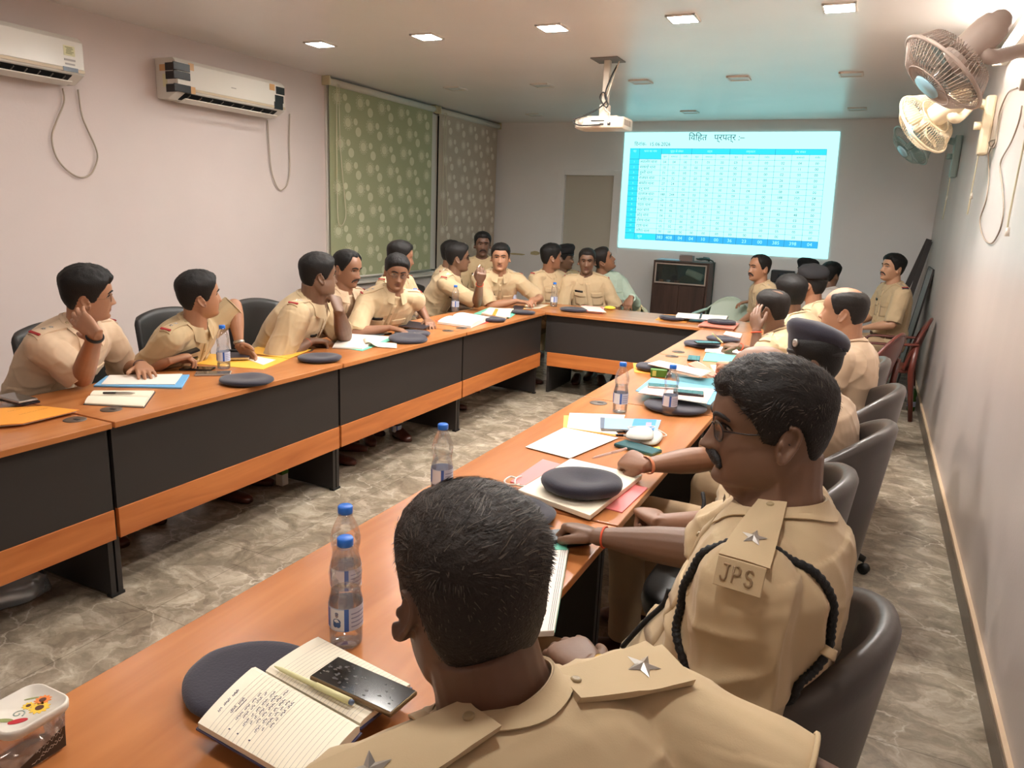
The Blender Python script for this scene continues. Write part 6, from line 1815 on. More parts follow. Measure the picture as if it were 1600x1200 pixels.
        if strands:
            rng = random.Random(hash(key) % 1000 if False else 11)
            ok = np.argwhere(m_ > 0.25)
            for _ in range(strands):
                i, j = ok[rng.randrange(len(ok))]
                p = V(hp[i, j]); n = V(nrm[i, j])
                p = p + V((rng.uniform(-.002, .002), rng.uniform(-.002, .002), rng.uniform(-.002, .002))) - n * 0.001
                tkk = float(topk[i, j])
                flow = V((0.75 + 0.3 * (p.x / .07), 0.45, -1.1 * (1 - tkk)))
                sw_ = V((mnoise.noise(p * 28), mnoise.noise(p * 28 + V((9, 0, 0))), mnoise.noise(p * 28 + V((0, 9, 0))))) * 0.9
                fl = flow + sw_; fl = (fl - n * fl.dot(n)).normalized()
                ln = (0.006 + 0.014 * tkk) * rng.uniform(.6, 1.3) * hairT
                lift = rng.uniform(.02, .20) * (0.25 + 0.75 * tkk)
                q1 = p + (fl * (1 - lift) + n * lift).normalized() * ln * .5
                q2 = q1 + (fl + n * (lift * 0.3)).normalized() * ln * .5
                sd_ = fl.cross(n).normalized() * 0.00065
                vs = [Mh @ x for x in (p - sd_, p + sd_, q1 + sd_ * .8, q1 - sd_ * .8, q2)]
                hm.add(vs, [(0, 1, 2, 3), (3, 2, 4)], 1 if rng.random() < 0.26 else 0, False)
        ho = hm.build('hair', [hair_mat(hc), mat('hair_streak', (0.27, 0.225, 0.185), 0.5)], o)
    R3 = Mh.to_3x3()
    if moustache:
        mm = MB(); mk = moustache
        for sx in (-1, 1):
            pts = [(0.001, -.0505), (.010, -.0520), (.021, -.0570), (.030, -.0660), (.0345, -.077)]
            mm.tube(catmull([Mh @ Hd.surf(sx * x, z, 0.0025) for x, z in pts], 4), [(.0062 * mk * sz, .0050 * mk * sz)] * 9 + [(.0058 * mk * sz, .0045 * mk * sz)] * 4 + [(.0045 * mk * sz, .0035 * mk * sz)] * 3 + [(.002, .002)], 10, 0, True, up=R3 @ V((0, 1, 0)))
        mm.build('moustache', mat('moustache_black', (0.10, 0.085, 0.08), 0.55, bump=(320, 0.7, 0.003)), o)
    if glasses:
        go = None; fr = MB(); ey = Hd.fy(.032, .0) + .020
        for sx in (-1, 1):
            rim = [Mh @ V((sx * .034 + .0235 * math.copysign(abs(math.cos(t)) ** .75, math.cos(t)), ey - .010 * (abs(sx * .034 + .0235 * math.cos(t)) / .06) ** 2, -.004 + .0165 * math.copysign(abs(math.sin(t)) ** .75, math.sin(t)))) for t in [2 * PI * k / 28 for k in range(28)]]
            fr.tube(rim, .0013 * sz, 6, closed=True)
            fr.tube([Mh @ V((sx * .0575, ey - .010, .002)), Mh @ V((sx * .074, .045, .002)), Mh @ V((sx * .0795, -.004, .004)), Mh @ V((sx * .080, -.022, -.012))], .0014 * sz, 6)
        fr.tube([Mh @ V((-.0105, ey, .0)), Mh @ V((0, ey + .003, .003)), Mh @ V((.0105, ey, .0))], .0012 * sz, 6)
        go = fr.build('glasses', glasses, o)
        for sx in (-1, 1):
            c = [Mh @ V((sx * .034 + .0228 * math.copysign(abs(math.cos(t)) ** .75, math.cos(t)), ey - .010 * (abs(sx * .034 + .0235 * math.cos(t)) / .06) ** 2, -.004 + .0158 * math.copysign(abs(math.sin(t)) ** .75, math.sin(t)))) for t in [2 * PI * k / 24 for k in range(24)]]
            d_ = (R3 @ V((0, 1, 0))).normalized() * .0008
            MB().add([p + d_ for p in c] + [p - d_ for p in c], [tuple(range(24)), tuple(range(24, 48))[::-1]] + [(i, 24 + i, 24 + (i + 1) % 24, (i + 1) % 24) for i in range(24)], 0, False).build('lens', M_LENS, go)
    if cap:
        cm = MB(); rings = []; n = 48
        slant, cmat = cap.get('slant', 0.35), cap.get('mat', M_NAVY)
        prof = [(0.98, -.014), (1.01, .0), (1.025, .012), (1.07, .024), (1.125, .038), (1.15, .052), (1.12, .068), (1.0, .083), (.80, .093), (.5, .100), (.2, .102), (.01, .102)]
        for q, z in prof:
            ring = []
            for k in range(n):
                a = 2 * PI * k / n
                x = .083 * q * math.cos(a); y = -.010 + .106 * q * math.sin(a)
                sl = -slant * x * cap.get('side', 1) * (1 if z > .012 else 0) * min(1, max(0, (q - 1) * 4 + .6) if z < .05 else 1)
                zz_ = .052 + z * cap.get('h', 1.0) + sl + (cap.get('back', 0.12) * (y + .01) if z > .012 else 0) + .004 * mnoise.noise(V((x * 20, y * 20, z * 20)))
                ring.append(Mh @ V((x + .012 * cap.get('side', 1) * (1 if z > .012 else 0), y, zz_)))
            rings.append(ring)
        co = cm.loft(rings).build('beret', cmat, o)
        MB().tube([Mh @ V((.085 * math.cos(2 * PI * k / 48), -.010 + .108 * math.sin(2 * PI * k / 48), .045)) for k in range(48)], (.0035, .009), 8, closed=True, up=R3 @ V((0, 0, 1))).build('band', M_BAND, co)
        ba = cap.get('badge')
        if ba is not None:
            x, y = .083 * 1.12 * math.sin(ba), -.010 + .106 * 1.10 * math.cos(ba)
            nrm_ = (R3 @ V((math.sin(ba), math.cos(ba), .25))).normalized()
            Mb = basis(Mh @ V((x, y, .083)), V((0, 0, 1)).cross(nrm_), V((0, 0, 1)))
            bg_ = MB().loft([[Mb @ V((.0135 * q * math.cos(2 * PI * k / 20), .016 * q * math.sin(2 * PI * k / 20), z)) for k in range(20)] for q, z in ((1, -.004), (1, .002), (.8, .004), (.1, .005))]).build('cap_badge', M_STAR, co)
            star_mb(Mb @ Matrix.Translation((0, 0, .004)), .008, .003).build('badge_star', M_STAR, bg_)
    # ---------------- shirt
    sh = MB()
    torso(sh, 0.010, -0.05); traps(sh, 0.007)
    long_sl = sleeve > 1.2
    for sd in 'RL':
        if not arms: continue
        upper(sh, sd, 0.012 if not long_sl else 0.010, 0.0, 1.0 if long_sl else sleeve, 0.058, 0.053)
        if long_sl:
            e, w_ = E[sd], Wr[sd]
            sh.ell(e, [.058 * sz] * 3, None, 0, 14, 8)
            sh.tube([e, e.lerp(w_, .4), e.lerp(w_, .9)], [.056 * sz, .050 * sz, .042 * sz], 16)
    vx = max(voxel, .005) * 1.15
    sme = remesh(sh, vx, 5)
    n = len(sme.vertices)
    co_ = np.empty(n * 3); sme.vertices.foreach_get('co', co_); co_ = co_.reshape(-1, 3)
    no_ = np.empty(n * 3); sme.vertices.foreach_get('normal', no_); no_ = no_.reshape(-1, 3)
    a1 = np.array(f * 0.5 + V((0, 0, 1)) + lat * 0.6); a2 = np.array(f * 0.5 + V((0, 0, 1)) - lat * 0.6)
    seed = (len(PERSONS) + 1) * 7.3
    amp = 0.0100 * wrinkle
    dl = np.zeros(n)
    Sp = [np.array(S['R']), np.array(S['L'])]; Ep = [np.array(E['R']), np.array(E['L'])]
    fl_ = np.array(f); lt_ = np.array(lat)
    for i in range(n):
        p = co_[i]
        q = V((p @ lt_ * 5, p @ fl_ * 4, p[2] * 3.2)) + V((seed, 0, 0))
        r1 = 1 - abs(mnoise.noise(q * 1.6 + V((0, 0, 2 * (p @ lt_)))) ) * 2
        r2 = mnoise.noise(q * 4.0)
        k = 0.45
        for ee in Ep:
            dd = np.linalg.norm(p - ee); k += 0.55 * math.exp(-(dd / .16) ** 2)
        for ss in Sp:
            dd = np.linalg.norm(p - ss - np.array([0, 0, -.09])); k += 0.35 * math.exp(-(dd / .10) ** 2)
        tz = (p[2] - hipP.z) / max(.2, (Nk.z - hipP.z))
        if tz < .45: k += 0.4
        if tz > .95: k *= 0.5
        r3 = 1 - abs(mnoise.noise(V((q.x * 1.3 + q.z * 1.5, q.y * 1.5, q.z * 3.4)))) * 3
        dl[i] = (max(0, r1) ** 3 * 1.0 + r2 * 0.35 + max(0, r3) ** 2 * 0.45) * k
    co_ += no_ * (dl * amp)[:, None]
    sme.vertices.foreach_set('co', co_.reshape(-1)); sme.update()
    shm = M_SHIRT[shirt]
    so = link_mesh('shirt', sme, shm, o)
    bvh = BVHTree.FromPolygons([tuple(c) for c in co_], [tuple(p.vertices) for p in sme.polygons])
    up = V((0, 0, 1))
    # sleeve hems
    if arms and not long_sl:
        for sd in 'RL':
            a = S[sd].lerp(E[sd], sleeve - .005); d = (E[sd] - S[sd]).normalized(); s_, u_, _ = frame_for(d)
            rr = (.053 * (1 + .5 * fat) * sz + .013)
            MB().tube([a + s_ * (rr * math.cos(2 * PI * k / 28)) + u_ * (rr * math.sin(2 * PI * k / 28)) for k in range(28)], (.0035, .0035), 6, closed=True).build('sleeve_hem', shm, so)
    # collar
    if collar:
        nn_ = 48
        tgn = (nh - spine(0.97)).normalized(); cN = spine(0.985)
        cax = (lat2 - tgn * lat2.dot(tgn)).normalized(); cay = tgn.cross(cax); cay = -cay if cay.dot(f) < 0 else cay
        rn = nk * 1.07; stand, fall = [], []
        for i in range(nn_ + 1):
            ph = math.radians(17 + 326 * i / nn_)           # 0 = front
            fr_ = abs(math.cos(ph / 2)) ** 3                  # 1 at the front
            dr = cax * math.sin(ph) + cay * math.cos(ph)
            hb = (.040 + cup) * sz * (1 - .72 * fr_)
            ln = (.054 + cup + .020 * fr_) * sz
            stand.append([cN + dr * (rn + .003) + tgn * (-.024 * sz), cN + dr * (rn + .001) + tgn * (hb * .5), cN + dr * (rn + .003) + tgn * hb])
            fa = [cN + dr * (rn + .0045) + tgn * (hb + .001)]
            for q in (.3, .65, 1.0):
                p = cN + dr * (rn + .006 + (.018 + .014 * fr_) * q) + tgn * (hb - ln * q)
                hit, nr, _, dist = bvh.ray_cast(p + tgn * .09, -tgn, .25)
                if hit is not None and (p - hit).dot(tgn) < .006: p = hit + tgn * .006
                fa.append(p)
            fall.append(fa)
        cl = None
        for rows, nm in ((fall, 'collar'), (stand, 'collar_stand')):
            k_ = len(rows[0])
            vs = [p for r in rows for p in r]
            fs = [(i * k_ + k, (i + 1) * k_ + k, (i + 1) * k_ + k + 1, i * k_ + k + 1) for i in range(nn_) for k in range(k_ - 1)]
            c_ = MB().add(vs, fs, 0, True).build(nm, shm, so if cl is None else cl)
            sm_ = c_.modifiers.new('solid', 'SOLIDIFY'); sm_.thickness = .0028; sm_.offset = 0
            es_ = c_.modifiers.new('edge', 'EDGE_SPLIT'); es_.split_angle = .7
            cl = cl or c_
    fv = V(f)
    chest = spine(.70)
    tgc = (spine(.75) - spine(.6)).normalized()
    nf = (fv - tgc * fv.dot(tgc)).normalized()
    if pocket:
        lo, hi = spine(.12), spine(.93)
        cc = (lo + hi) / 2; dd = (hi - lo)
        pl, _, _ = patch(bvh, cc, lat, dd, -nf, .032 * sz, dd.length, .001, .0025, 2, 26)
        pl.build('placket', shm, so)
        for t in ((.28, .42, .56, .70, .83) if lod >= 1 else ()):
            hit, nr, _, _ = bvh.ray_cast(spine(t) + nf * .4, -nf, .6)
            if hit is not None:
                Mb = basis(hit + nr * .004, frame_for(nr)[0], frame_for(nr)[1])
                MB().lathe([(.0055, -.002), (.0058, .001), (.0045, .002), (.003, .0012), (.0005, .0012)], 14, Mb).build('button', M_BTN, so)
        for sg in (1, -1):
            cp_ = spine(.60) + lat * (sg * .085 * sz)
            pk, _, _ = patch(bvh, cp_, lat, tgc, -nf, .105 * sz, .115 * sz, .0005, .002, 6, 6)
            po = pk.build('pocket', shm, so)
            fp, _, _ = patch(bvh, spine(.71) + lat * (sg * .085 * sz), lat, tgc, -nf, .112 * sz, .045 * sz, .003, .0025, 8, 4, outline=lambda a, b: (a, b - (0.35 * (0.5 - abs(a)) if b < 0 else 0) * (1 if b < -.3 else abs(b) / .3 if b < 0 else 0)))
            fo = fp.build('pocket_flap', shm, po)
        if badge:
            bp2, _, _ = patch(bvh, spine(.765) + lat * (.088 * sz), lat, tgc, -nf, .078, .019, .004, .003, 4, 2, smooth=1)
            bp2.build('name_badge', M_TAG, so)
    # epaulettes
    if ep:
        for sd, sg in (('R', 1), ('L', -1)):
            a = spine(.99) + lat2 * (sg * .066 * sz); b = S[sd] + lat2 * (sg * .048 * sz) + V((0, 0, .055))
            c = (a + b) / 2 - f * ep.get('back', 0.0); uu = (b - a); uu = V((uu.x, uu.y, uu.z))
            vv = V((0, 0, 1)).cross(uu).normalized()
            tl_ = math.radians(ep.get('tilt', 0.0)) * sg
            vv = (vv * math.cos(tl_) + V((0, 0, 1)) * math.sin(tl_)).normalized()
            dwn = -(uu.cross(vv)).normalized(); dwn = -dwn if dwn.z > 0 else dwn
            Lw = uu.length; wd = ep.get('w', .050) * sz
            pe, P, Nn = patch(bvh, c, uu, vv, dwn, Lw, wd, .004, .004, 10, 6, smooth=ep.get('smooth', 6), stiff=ep.get('smooth', 6) > 20, outline=lambda a_, b_: (a_, b_ * (0.78 + 0.44 * (a_ + .5))))
            eo = pe.build('epaulette', shm, so)
            es_ = eo.modifiers.new('edge', 'EDGE_SPLIT'); es_.split_angle = .7
            def frame_at(fu):
                x = fu * 10; i = min(9, int(x)); t = x - i
                p = P[3][i].lerp(P[3][i + 1], t); du = (P[3][i + 1] - P[3][i]).normalized(); dv = (P[5][i] - P[1][i]).normalized()
                nz_ = du.cross(dv).normalized(); nz_ = -nz_ if nz_.z < 0 else nz_
                return p + nz_ * .0085, du, nz_.cross(du)
            for fu in ep.get('stars', (.62,)):
                p, du, dv = frame_at(fu)
                star_mb(basis(p, dv, du if False else -du), ep.get('R', .0125), .0055).build('star', M_STAR, eo)
            if ep.get('band'):
                for fu, mmm in ((.93, M_REDB), (.985, M_BLUEB))[: (2 if ep['band'] == 2 else 1)]:
                    p, du, dv = frame_at(min(.97, fu))
                    MB().bbox((0, 0, -.001), (.012 if mmm is M_REDB else .007, wd * 1.15, .006), .001, basis(p + du * (.007 if mmm is M_BLUEB else 0), du, dv)).build('epaulette_band', mmm, eo)
            if ep.get('button', True):
                p, du, dv = frame_at(.08)
                MB().lathe([(.0065, -.003), (.007, .001), (.005, .0028), (.003, .0016), (.0005, .0016)], 16, basis(p, du, dv)).build('epaulette_button', M_BTN, eo)
            if ep.get('text') and sd in ep.get('textside', 'RL'):
                # stiff end of the strap folding down over the shoulder
                p, du, dv = frame_at(.985)
                outw = (du - V((0, 0, du.z))).normalized()
                dn_ = (V((0, 0, -1)) + outw * .35).normalized()
                sdv = dv.normalized(); 
                Mx = basis(p + dn_ * .020 + outw * .021, sdv, -dn_)
                if (Mx.to_3x3().col[2]).dot(outw) < 0: Mx = basis(p + dn_ * .020 + outw * .021, -sdv, -dn_)
                eb_ = MB().bbox((0, 0, -.002), (wd * 1.18, .046, .005), .0015, Mx).build('epaulette_end', shm, eo)
                tb_ = MB(); k_ = 1.15
                for ox, path in STROKES[ep['text']]:
                    tb_.tube([Mx @ V(((ox + x) * k_, y * k_, .0012)) for x, y in path], (.0016, .0022), 8, 0, True)
                tb_.build('raised_lettering', mat('badge_bronze', (0.60, 0.50, 0.38), 0.35, 0.4), eb_)
    # ---------------- legs
    if legs:
        lg = MB(); torso_t = MB()
        ly = math.radians(legs_yaw if legs_yaw is not None else body)
        lf = V((math.cos(ly), math.sin(ly), 0)); ll = V((math.sin(ly), -math.cos(ly), 0))
        c0 = hipP
        rings = []
        for t, w, df, db in TORSO[:4]:
            c = spine(t); k = (1 + .5 * fat) * sz
            rings.append(ring_pts(c, ll, lf, w * k + .012, (df + fat * .16 * math.exp(-((t - .27) / .25) ** 2)) * sz + .012, db * sz + .012))
        lg.loft(rings)
        K = knee or {}
        for sd, sg in (('R', 1), ('L', -1)):
            h0 = hipP + ll * (sg * .085 * sz) + V((0, 0, -.03))
            kn = V(K[sd]) if sd in K else hipP + lf * (.42 * sz) + ll * (sg * .115 * sz) + V((0, 0, -.02))
            an = V(feet[sd]) if feet and sd in feet else V((kn.x - lf.x * .02, kn.y - lf.y * .02, .10))
            k = (1 + .45 * fat) * sz
            lg.tube([h0, h0.lerp(kn, .35), h0.lerp(kn, .75), kn], [.088 * k, .084 * k, .070 * k, .064 * k], 18, 0, True)
            lg.tube([kn, kn.lerp(an, .3), kn.lerp(an, .7), an], [.064 * k, .062 * k, .056 * k, .055 * k], 18)
            shp = MB(); fd = (lf + ll * (sg * .12)).normalized(); sd2 = V((fd.y, -fd.x, 0))
            base = V((an.x, an.y, 0.0))
            rg_ = []
            for q, w_, h_ in ((-.055, .030, .062), (-.03, .037, .080), (.02, .038, .085), (.07, .040, .066), (.12, .045, .050), (.165, .040, .042), (.195, .022, .030)):
                rg_.append([base + fd * q + sd2 * (w_ * math.copysign(abs(math.cos(t)) ** .7, math.cos(t))) + V((0, 0, max(.002, h_ / 2 + h_ / 2 * math.copysign(abs(math.sin(t)) ** .7, math.sin(t))))) for t in [2 * PI * k / 20 for k in range(20)]])
            shp.loft(rg_).build('shoe', M_SHOE, o)
        lme = remesh(lg, max(.008, voxel * 1.3), 2)
        nv = len(lme.vertices); c2 = np.empty(nv * 3); lme.vertices.foreach_get('co', c2); c2 = c2.reshape(-1, 3)
        n2 = np.empty(nv * 3); lme.vertices.foreach_get('normal', n2); n2 = n2.reshape(-1, 3)
        dl2 = np.array([max(0, 1 - 2 * abs(mnoise.noise(V((p[0] * 5 + seed, p[1] * 5, p[2] * 9))))) ** 3 + .3 * mnoise.noise(V((p[0] * 15, p[1] * 15, p[2] * 15))) for p in c2])
        c2 += n2 * (dl2 * .005)[:, None]
        lme.vertices.foreach_set('co', c2.reshape(-1)); lme.update()
        link_mesh('trousers', lme, M_TROU if shirt != 'green' else mat('grey_trousers', (0.30, 0.30, 0.33), 0.8), o)
        cB = spine(.13)
        bw, bf, bb = (.166 * (1 + .5 * fat) * sz + .018), (.118 + fat * .16) * sz + .018, .118 * sz + .018
        MB().tube(ring_pts(cB, ll, lf, bw, bf, bb, 2.4, 40), (.004, .019), 8, closed=True, up=V((0, 0, 1))).build('belt', M_BELT, o)
    r = Bag(); r.o, r.S, r.E, r.W, r.bvh, r.spine, r.lat, r.f, r.so, r.info, r.Mh, r.Hd, r.nf, r.sz = o, S, E, Wr, bvh, spine, lat, f, so, info, Mh, Hd, nf, sz
    PERSONS[key] = r
    return r

def wrist_band(r, sd, m, name, w=.004, fat=0.0, t=.95, wide=None, rad=.031):
    e, wv = r.E[sd], r.W[sd]
    d = (wv - e).normalized(); c = e.lerp(wv, t)
    pn = V(r.info[sd].get('pn', (0, 0, -1)))
    s_ = d.cross(pn).normalized(); u_ = s_.cross(d)
    return MB().tube([c + s_ * (rad * math.cos(2 * PI * k / 28)) + u_ * (rad * .80 * math.sin(2 * PI * k / 28)) for k in range(28)], (w, wide or w), 8, closed=True, up=d).build(name, m, r.o)
# ================================================================== THE PEOPLE IN THE ROOM
M_FELT = mat('black_felt', (0.085, 0.08, 0.09), 0.9, bump=(220, 0.35, 0.002))
EPB = dict(stars=(.50, .70), band=1, smooth=4)
EP3 = dict(stars=(.40, .58, .76), band=2, smooth=4)
EP2 = dict(stars=(.52, .72), band=2, smooth=4)
D3 = lambda a, b: (V(b) - V(a)).normalized()

# --- left row, from the camera
h = at(138, 460, Z=1.165)
w = at(150, 521, d=2.99); 
r = person('L1', 'officer resting his head on his hand, nearest on the left side', h, (60, -2, 12), 14, (h.x - .42, h.y - .06),
    {'R': dict(w=w, e=at(128, 590, Z=.80), hd=D3(w, at(104, 482, d=3.02)), pn=D3(w, h + V((0, .05, .02))), pose='cheek'),
     'L': dict(w=at(222, 570, Z=.80), hd=D3(at(222, 572, Z=.81), at(238, 602, Z=.775)), pn=(0, 0, -1), pose='flat')},
    hair=('side', 'black'), skin='mid', shirt='pinkish', ep=EPB, glasses=mat('thin_gold_frame', (0.55, 0.42, 0.30), 0.3, 0.6), voxel=.0045, fat=.12, hairT=1.25, noff=(-.02, 0, 0))
wrist_band(r, 'R', M_BAND, 'watch_strap', .004, wide=.011, t=.93)
wrist_band(r, 'L', mat('bracelet_brown', (0.33, 0.22, 0.17), 0.6), 'bracelet', .004, t=.90)
h = at(312, 462, Z=1.115)
w = at(266, 563, Z=.81)
r = person('L2', 'officer leaning over the yellow file, arm propped on the chair back', h, (66, 6, 6), 18, (h.x - .36, h.y + .0),
    {'R': dict(w=w, hd=D3(w, at(298, 554, Z=.83)), pn=(0.2, 0.3, -1), pose='grip', pole=(-.5, -.25, -.8)),
     'L': dict(w=at(374, 540, Z=.82), e=at(366, 478, Z=1.03), hd=(0.5, .1, -.4), pn=(0, -1, 0), pose='relax')},
    hair=('short', 'black'), skin='mid', shirt='olive', ep=EPB, voxel=.0045, hairT=1.1, sleeve=.98)
wrist_band(r, 'L', M_STAR, 'watch', .003, wide=.009, t=.92)
h = at(498, 430, Z=1.185)
w = at(486, 532, Z=.805); w2 = at(529, 486, Z=1.00)
r = person('L3', 'big officer covering his mouth with his hand, writing on a pad', h, (62, 0, 2), 22, (h.x - .40, h.y - .04),
    {'R': dict(w=w, hd=D3(w, at(516, 532, Z=.79)), pn=(0.1, 0.3, -1), pose='pen', pole=(-.2, -.7, -.4)),
     'L': dict(w=w2, e=at(538, 524, Z=.80), hd=D3(w2, at(519, 437, Z=1.17)), pn=D3(w2, h), pose='curl')},
    H=Head(fat=.30, jaw=1.12, width=1.04), hair=('short', 'black'), skin='brown', shirt='khaki', ep=EPB, voxel=.0045, fat=.42, hairT=.95, sz=1.05, neckr=1.1)
wrist_band(r, 'R', M_THREAD, 'wrist_thread', .002, t=.92)
h = at(543, 420, Z=1.18)
person('L4', 'moustached officer looking down, behind the big man', h, (2, -10, 0), -5, (h.x - .36, h.y),
    {}, hair=('high', 'black'), skin='tan', shirt='pinkish', ep=EP2, voxel=.005, moustache=.9, badge=False, hairT=.8)
h = at(620, 425, Z=1.165)
person('L5', 'woman officer in glasses with her hair tied up', h, (-46, -12, -4), -34, (h.x - .34, h.y + .06),
    {'R': dict(w=at(610, 512, Z=.80), hd=(.6, .2, -.1), pose='relax', pole=(-.2, -.6, -.5)), 'L': dict(w=at(668, 500, Z=.80), hd=(.5, -.5, -.1), pose='relax')},
    H=Head(fat=.10, width=1.02), hair=('woman', 'black'), skin='tan', shirt='khaki', ep=EPB, voxel=.0048, glasses=mat('thin_gold_frame', (0.55, 0.42, 0.30), 0.3, 0.6), fat=.12, hairT=.9, sz=.97)
h = at(626, 402, d=5.9)
person('L6', 'seated officer mostly hidden behind the woman in glasses', h, (40, -6, 0), 5, (h.x - .05, h.y), {}, hair=('short', 'black'), skin='tan', ep=EPB, voxel=.0065, lod=0, face=False)
h = at(706, 397, d=7.2)
person('L7', 'seated officer mostly hidden behind the man with the pen', h, (60, 0, 0), 20, (h.x - .15, h.y + .05), {}, hair=('short', 'black'), skin='brown', ep=EPB, legs_yaw=-95, voxel=.0065, lod=0, face=False)
h = at(716, 403, Z=1.19)
w = at(750, 441, Z=1.035)
r = person('L8', 'officer in glasses holding a pen up, seen in profile', h, (40, 2, 2), 16, (h.x - .34, h.y - .05),
    {'R': dict(w=w, e=at(745, 474, Z=.81), hd=D3(w, at(753, 424, Z=1.13)), pn=(-.5, .8, 0), pose='pen'), 'L': {}},
    hair=('short', 'black'), skin='brown', shirt='khaki', ep=EPB, voxel=.005, glasses=M_FRM, hairT=1.2)
wrist_band(r, 'R', M_THREAD, 'wrist_thread', .003, t=.92)
a = r.W['R'] + D3(w, at(753, 424, Z=1.13)) * .07
h = at(754, 382, d=7.7)
person('L9', 'dark moustached officer in the back row, by the far blind', h, (-58, 0, 0), -50, (h.x - .02, h.y + .1, .56), {}, hair=('short', 'black'), skin='dark', shirt='olive', ep=EPB, legs_yaw=-80, voxel=.006, lod=0, moustache=.9)
h = at(782, 402, Z=1.195)
w = at(808, 470, Z=.815); w2 = at(842, 466, Z=.84)
person('L10', 'round faced young officer with hands joined on the table', h, (-66, -2, 0), -48, (h.x - .22, h.y + .30),
    {'R': dict(w=w, hd=D3(w, at(826, 472, Z=.81)), pn=(0, 0, -1), pose='relax', pole=(-.7, -.3, -.4)), 'L': dict(w=w2, hd=D3(w2, at(822, 470, Z=.83)), pn=(-.2, -.2, -1), pose='curl', pole=(.6, .3, -.5))},
    H=Head(fat=.16, width=1.03), hair=('short', 'black'), skin='mid', ep=EPB, legs_yaw=-20, voxel=.005, hairT=.9, fat=.10)
# --- far table
h = at(862, 402, d=7.35)
person('F1', 'officer at the far table turned to the right, back of the head showing', h, (42, 2, 0), -22, (h.x - .02, h.y + .12), {}, hair=('short', 'black'), skin='tan', ep=EPB, legs_yaw=-75, voxel=.0055, lod=0, badge=False, hairT=1.25)
h = at(883, 404, d=8.4)
person('F2', 'officer in a beret hidden behind another at the far table', h, (5, 0, 0), -30, (h.x, h.y + .08), {}, hair=('short', 'black'), skin='brown', shirt='olive', ep=EPB, legs_yaw=-90, voxel=.007, lod=0, cap=dict(badge=-1.0, side=1, mat=M_FELT))
h = at(917, 408, d=7.35)
person('F3', 'slim officer facing the camera at the far table', h, (-72, -4, 0), -70, (h.x + .04, h.y + .16), {}, hair=('short', 'dark'), skin='brown', ep=EPB, voxel=.0055, lod=0, hairT=.7)
h = at(943, 406, d=7.6)
person('F4', 'man in a pale green shirt looking up, head tilted back', h, (14, 26, 14), -52, (h.x + .16, h.y + .10), {'R': dict(w=at(952, 462, d=7.55), hd=(.8, .1, -.2), pose='relax', pole=(-.5, .5, -.6)), 'L': dict(w=at(986, 464, d=7.45), hd=(-.1, -.5, -.8), pose='relax')},
    hair=('short', 'dark'), skin='tan', shirt='green', legs_yaw=-85, voxel=.0055, lod=0, sleeve=2, badge=False, hairT=.8, sz=1.04)
# --- right side, far end
h = at(1186, 419, d=6.95)
person('R1', 'moustached balding officer at the far right corner, looking left', h, (-138, 2, 0), 205, (h.x + .20, h.y + .10), {'R': {}, 'L': dict(w=at(1172, 470, Z=.80), hd=(-.8, -.2, -.2), pose='relax')}, hair=('high', 'black'), skin='mid', voxel=.0052, lod=1, moustache=1.15, badge=False, hairT=.7, ep=dict(stars=(.6,), smooth=4))
h = at(1260, 425, d=8.4)
person('R2a', 'officer in a black beret, farthest back on the right', h, (200, 0, 0), 200, (h.x + .1, h.y), {}, hair=('short', 'black'), skin='brown', voxel=.007, lod=0, face=False, cap=dict(slant=.2, mat=M_FELT))
h = at(1298, 430, d=7.6)
person('R2c', 'dark haired officer facing away near the right back corner', h, (60, 0, 0), 120, (h.x + .02, h.y), {}, hair=('short', 'black'), skin='brown', voxel=.007, lod=0, face=False, shirt='white', hairT=1.3)
h = at(1268, 446, d=5.7)
person('R2b', 'officer in a black beret beyond the ear cupping man', h, (152, 0, 0), 165, (h.x + .22, h.y), {}, hair=('short', 'black'), skin='tan', voxel=.006, lod=0, face=False, cap=dict(slant=.25, side=-1, mat=M_FELT), ep=dict(stars=(.6,), smooth=4))
h = at(1234, 460, d=5.0)
person('R3', 'black haired officer seen from behind on the right side', h, (138, 0, 0), 160, (h.x + .25, h.y), {}, hair=('short', 'black'), skin='brown', voxel=.0058, lod=0, face=False, hairT=1.25, ep=dict(stars=(.6,), smooth=4))
h = at(1205, 484, d=4.5)
w = at(1182, 516, d=4.38); w2 = at(1154, 541, Z=.815)
r = person('R4', 'officer with thinning hair cupping his ear', h, (150, -4, 0), 165, (h.x + .32, h.y - .02),
    {'L': dict(w=w, e=at(1182, 566, Z=.80), hd=D3(w, at(1178, 484, d=4.42)), pn=D3(w, h), pose='cheek'), 'R': dict(w=w2, hd=D3(w2, at(1128, 537, Z=.81)), pn=(0, .2, -1), pose='pen', pole=(.3, .6, -.4))},
    hair=('short', 'dark'), skin='brown', voxel=.005, lod=1, face=False, bald=(0.0, -.035, .040, .055), hairT=.75, ep=dict(stars=(.6,), smooth=4))
wrist_band(r, 'L', M_THREAD, 'wrist_thread', .004, t=.94); wrist_band(r, 'R', M_THREAD, 'wrist_thread', .004, t=.94)
a_, b_ = at(1113, 521, Z=.885), at(1130, 536, Z=.80)
pen(b_, a_, .0045, M_PENC, 'pencil held upright by the hand with a red thread', M_PENC)
h = at(1318, 487, d=3.8)
w = at(1142, 572, Z=.84)
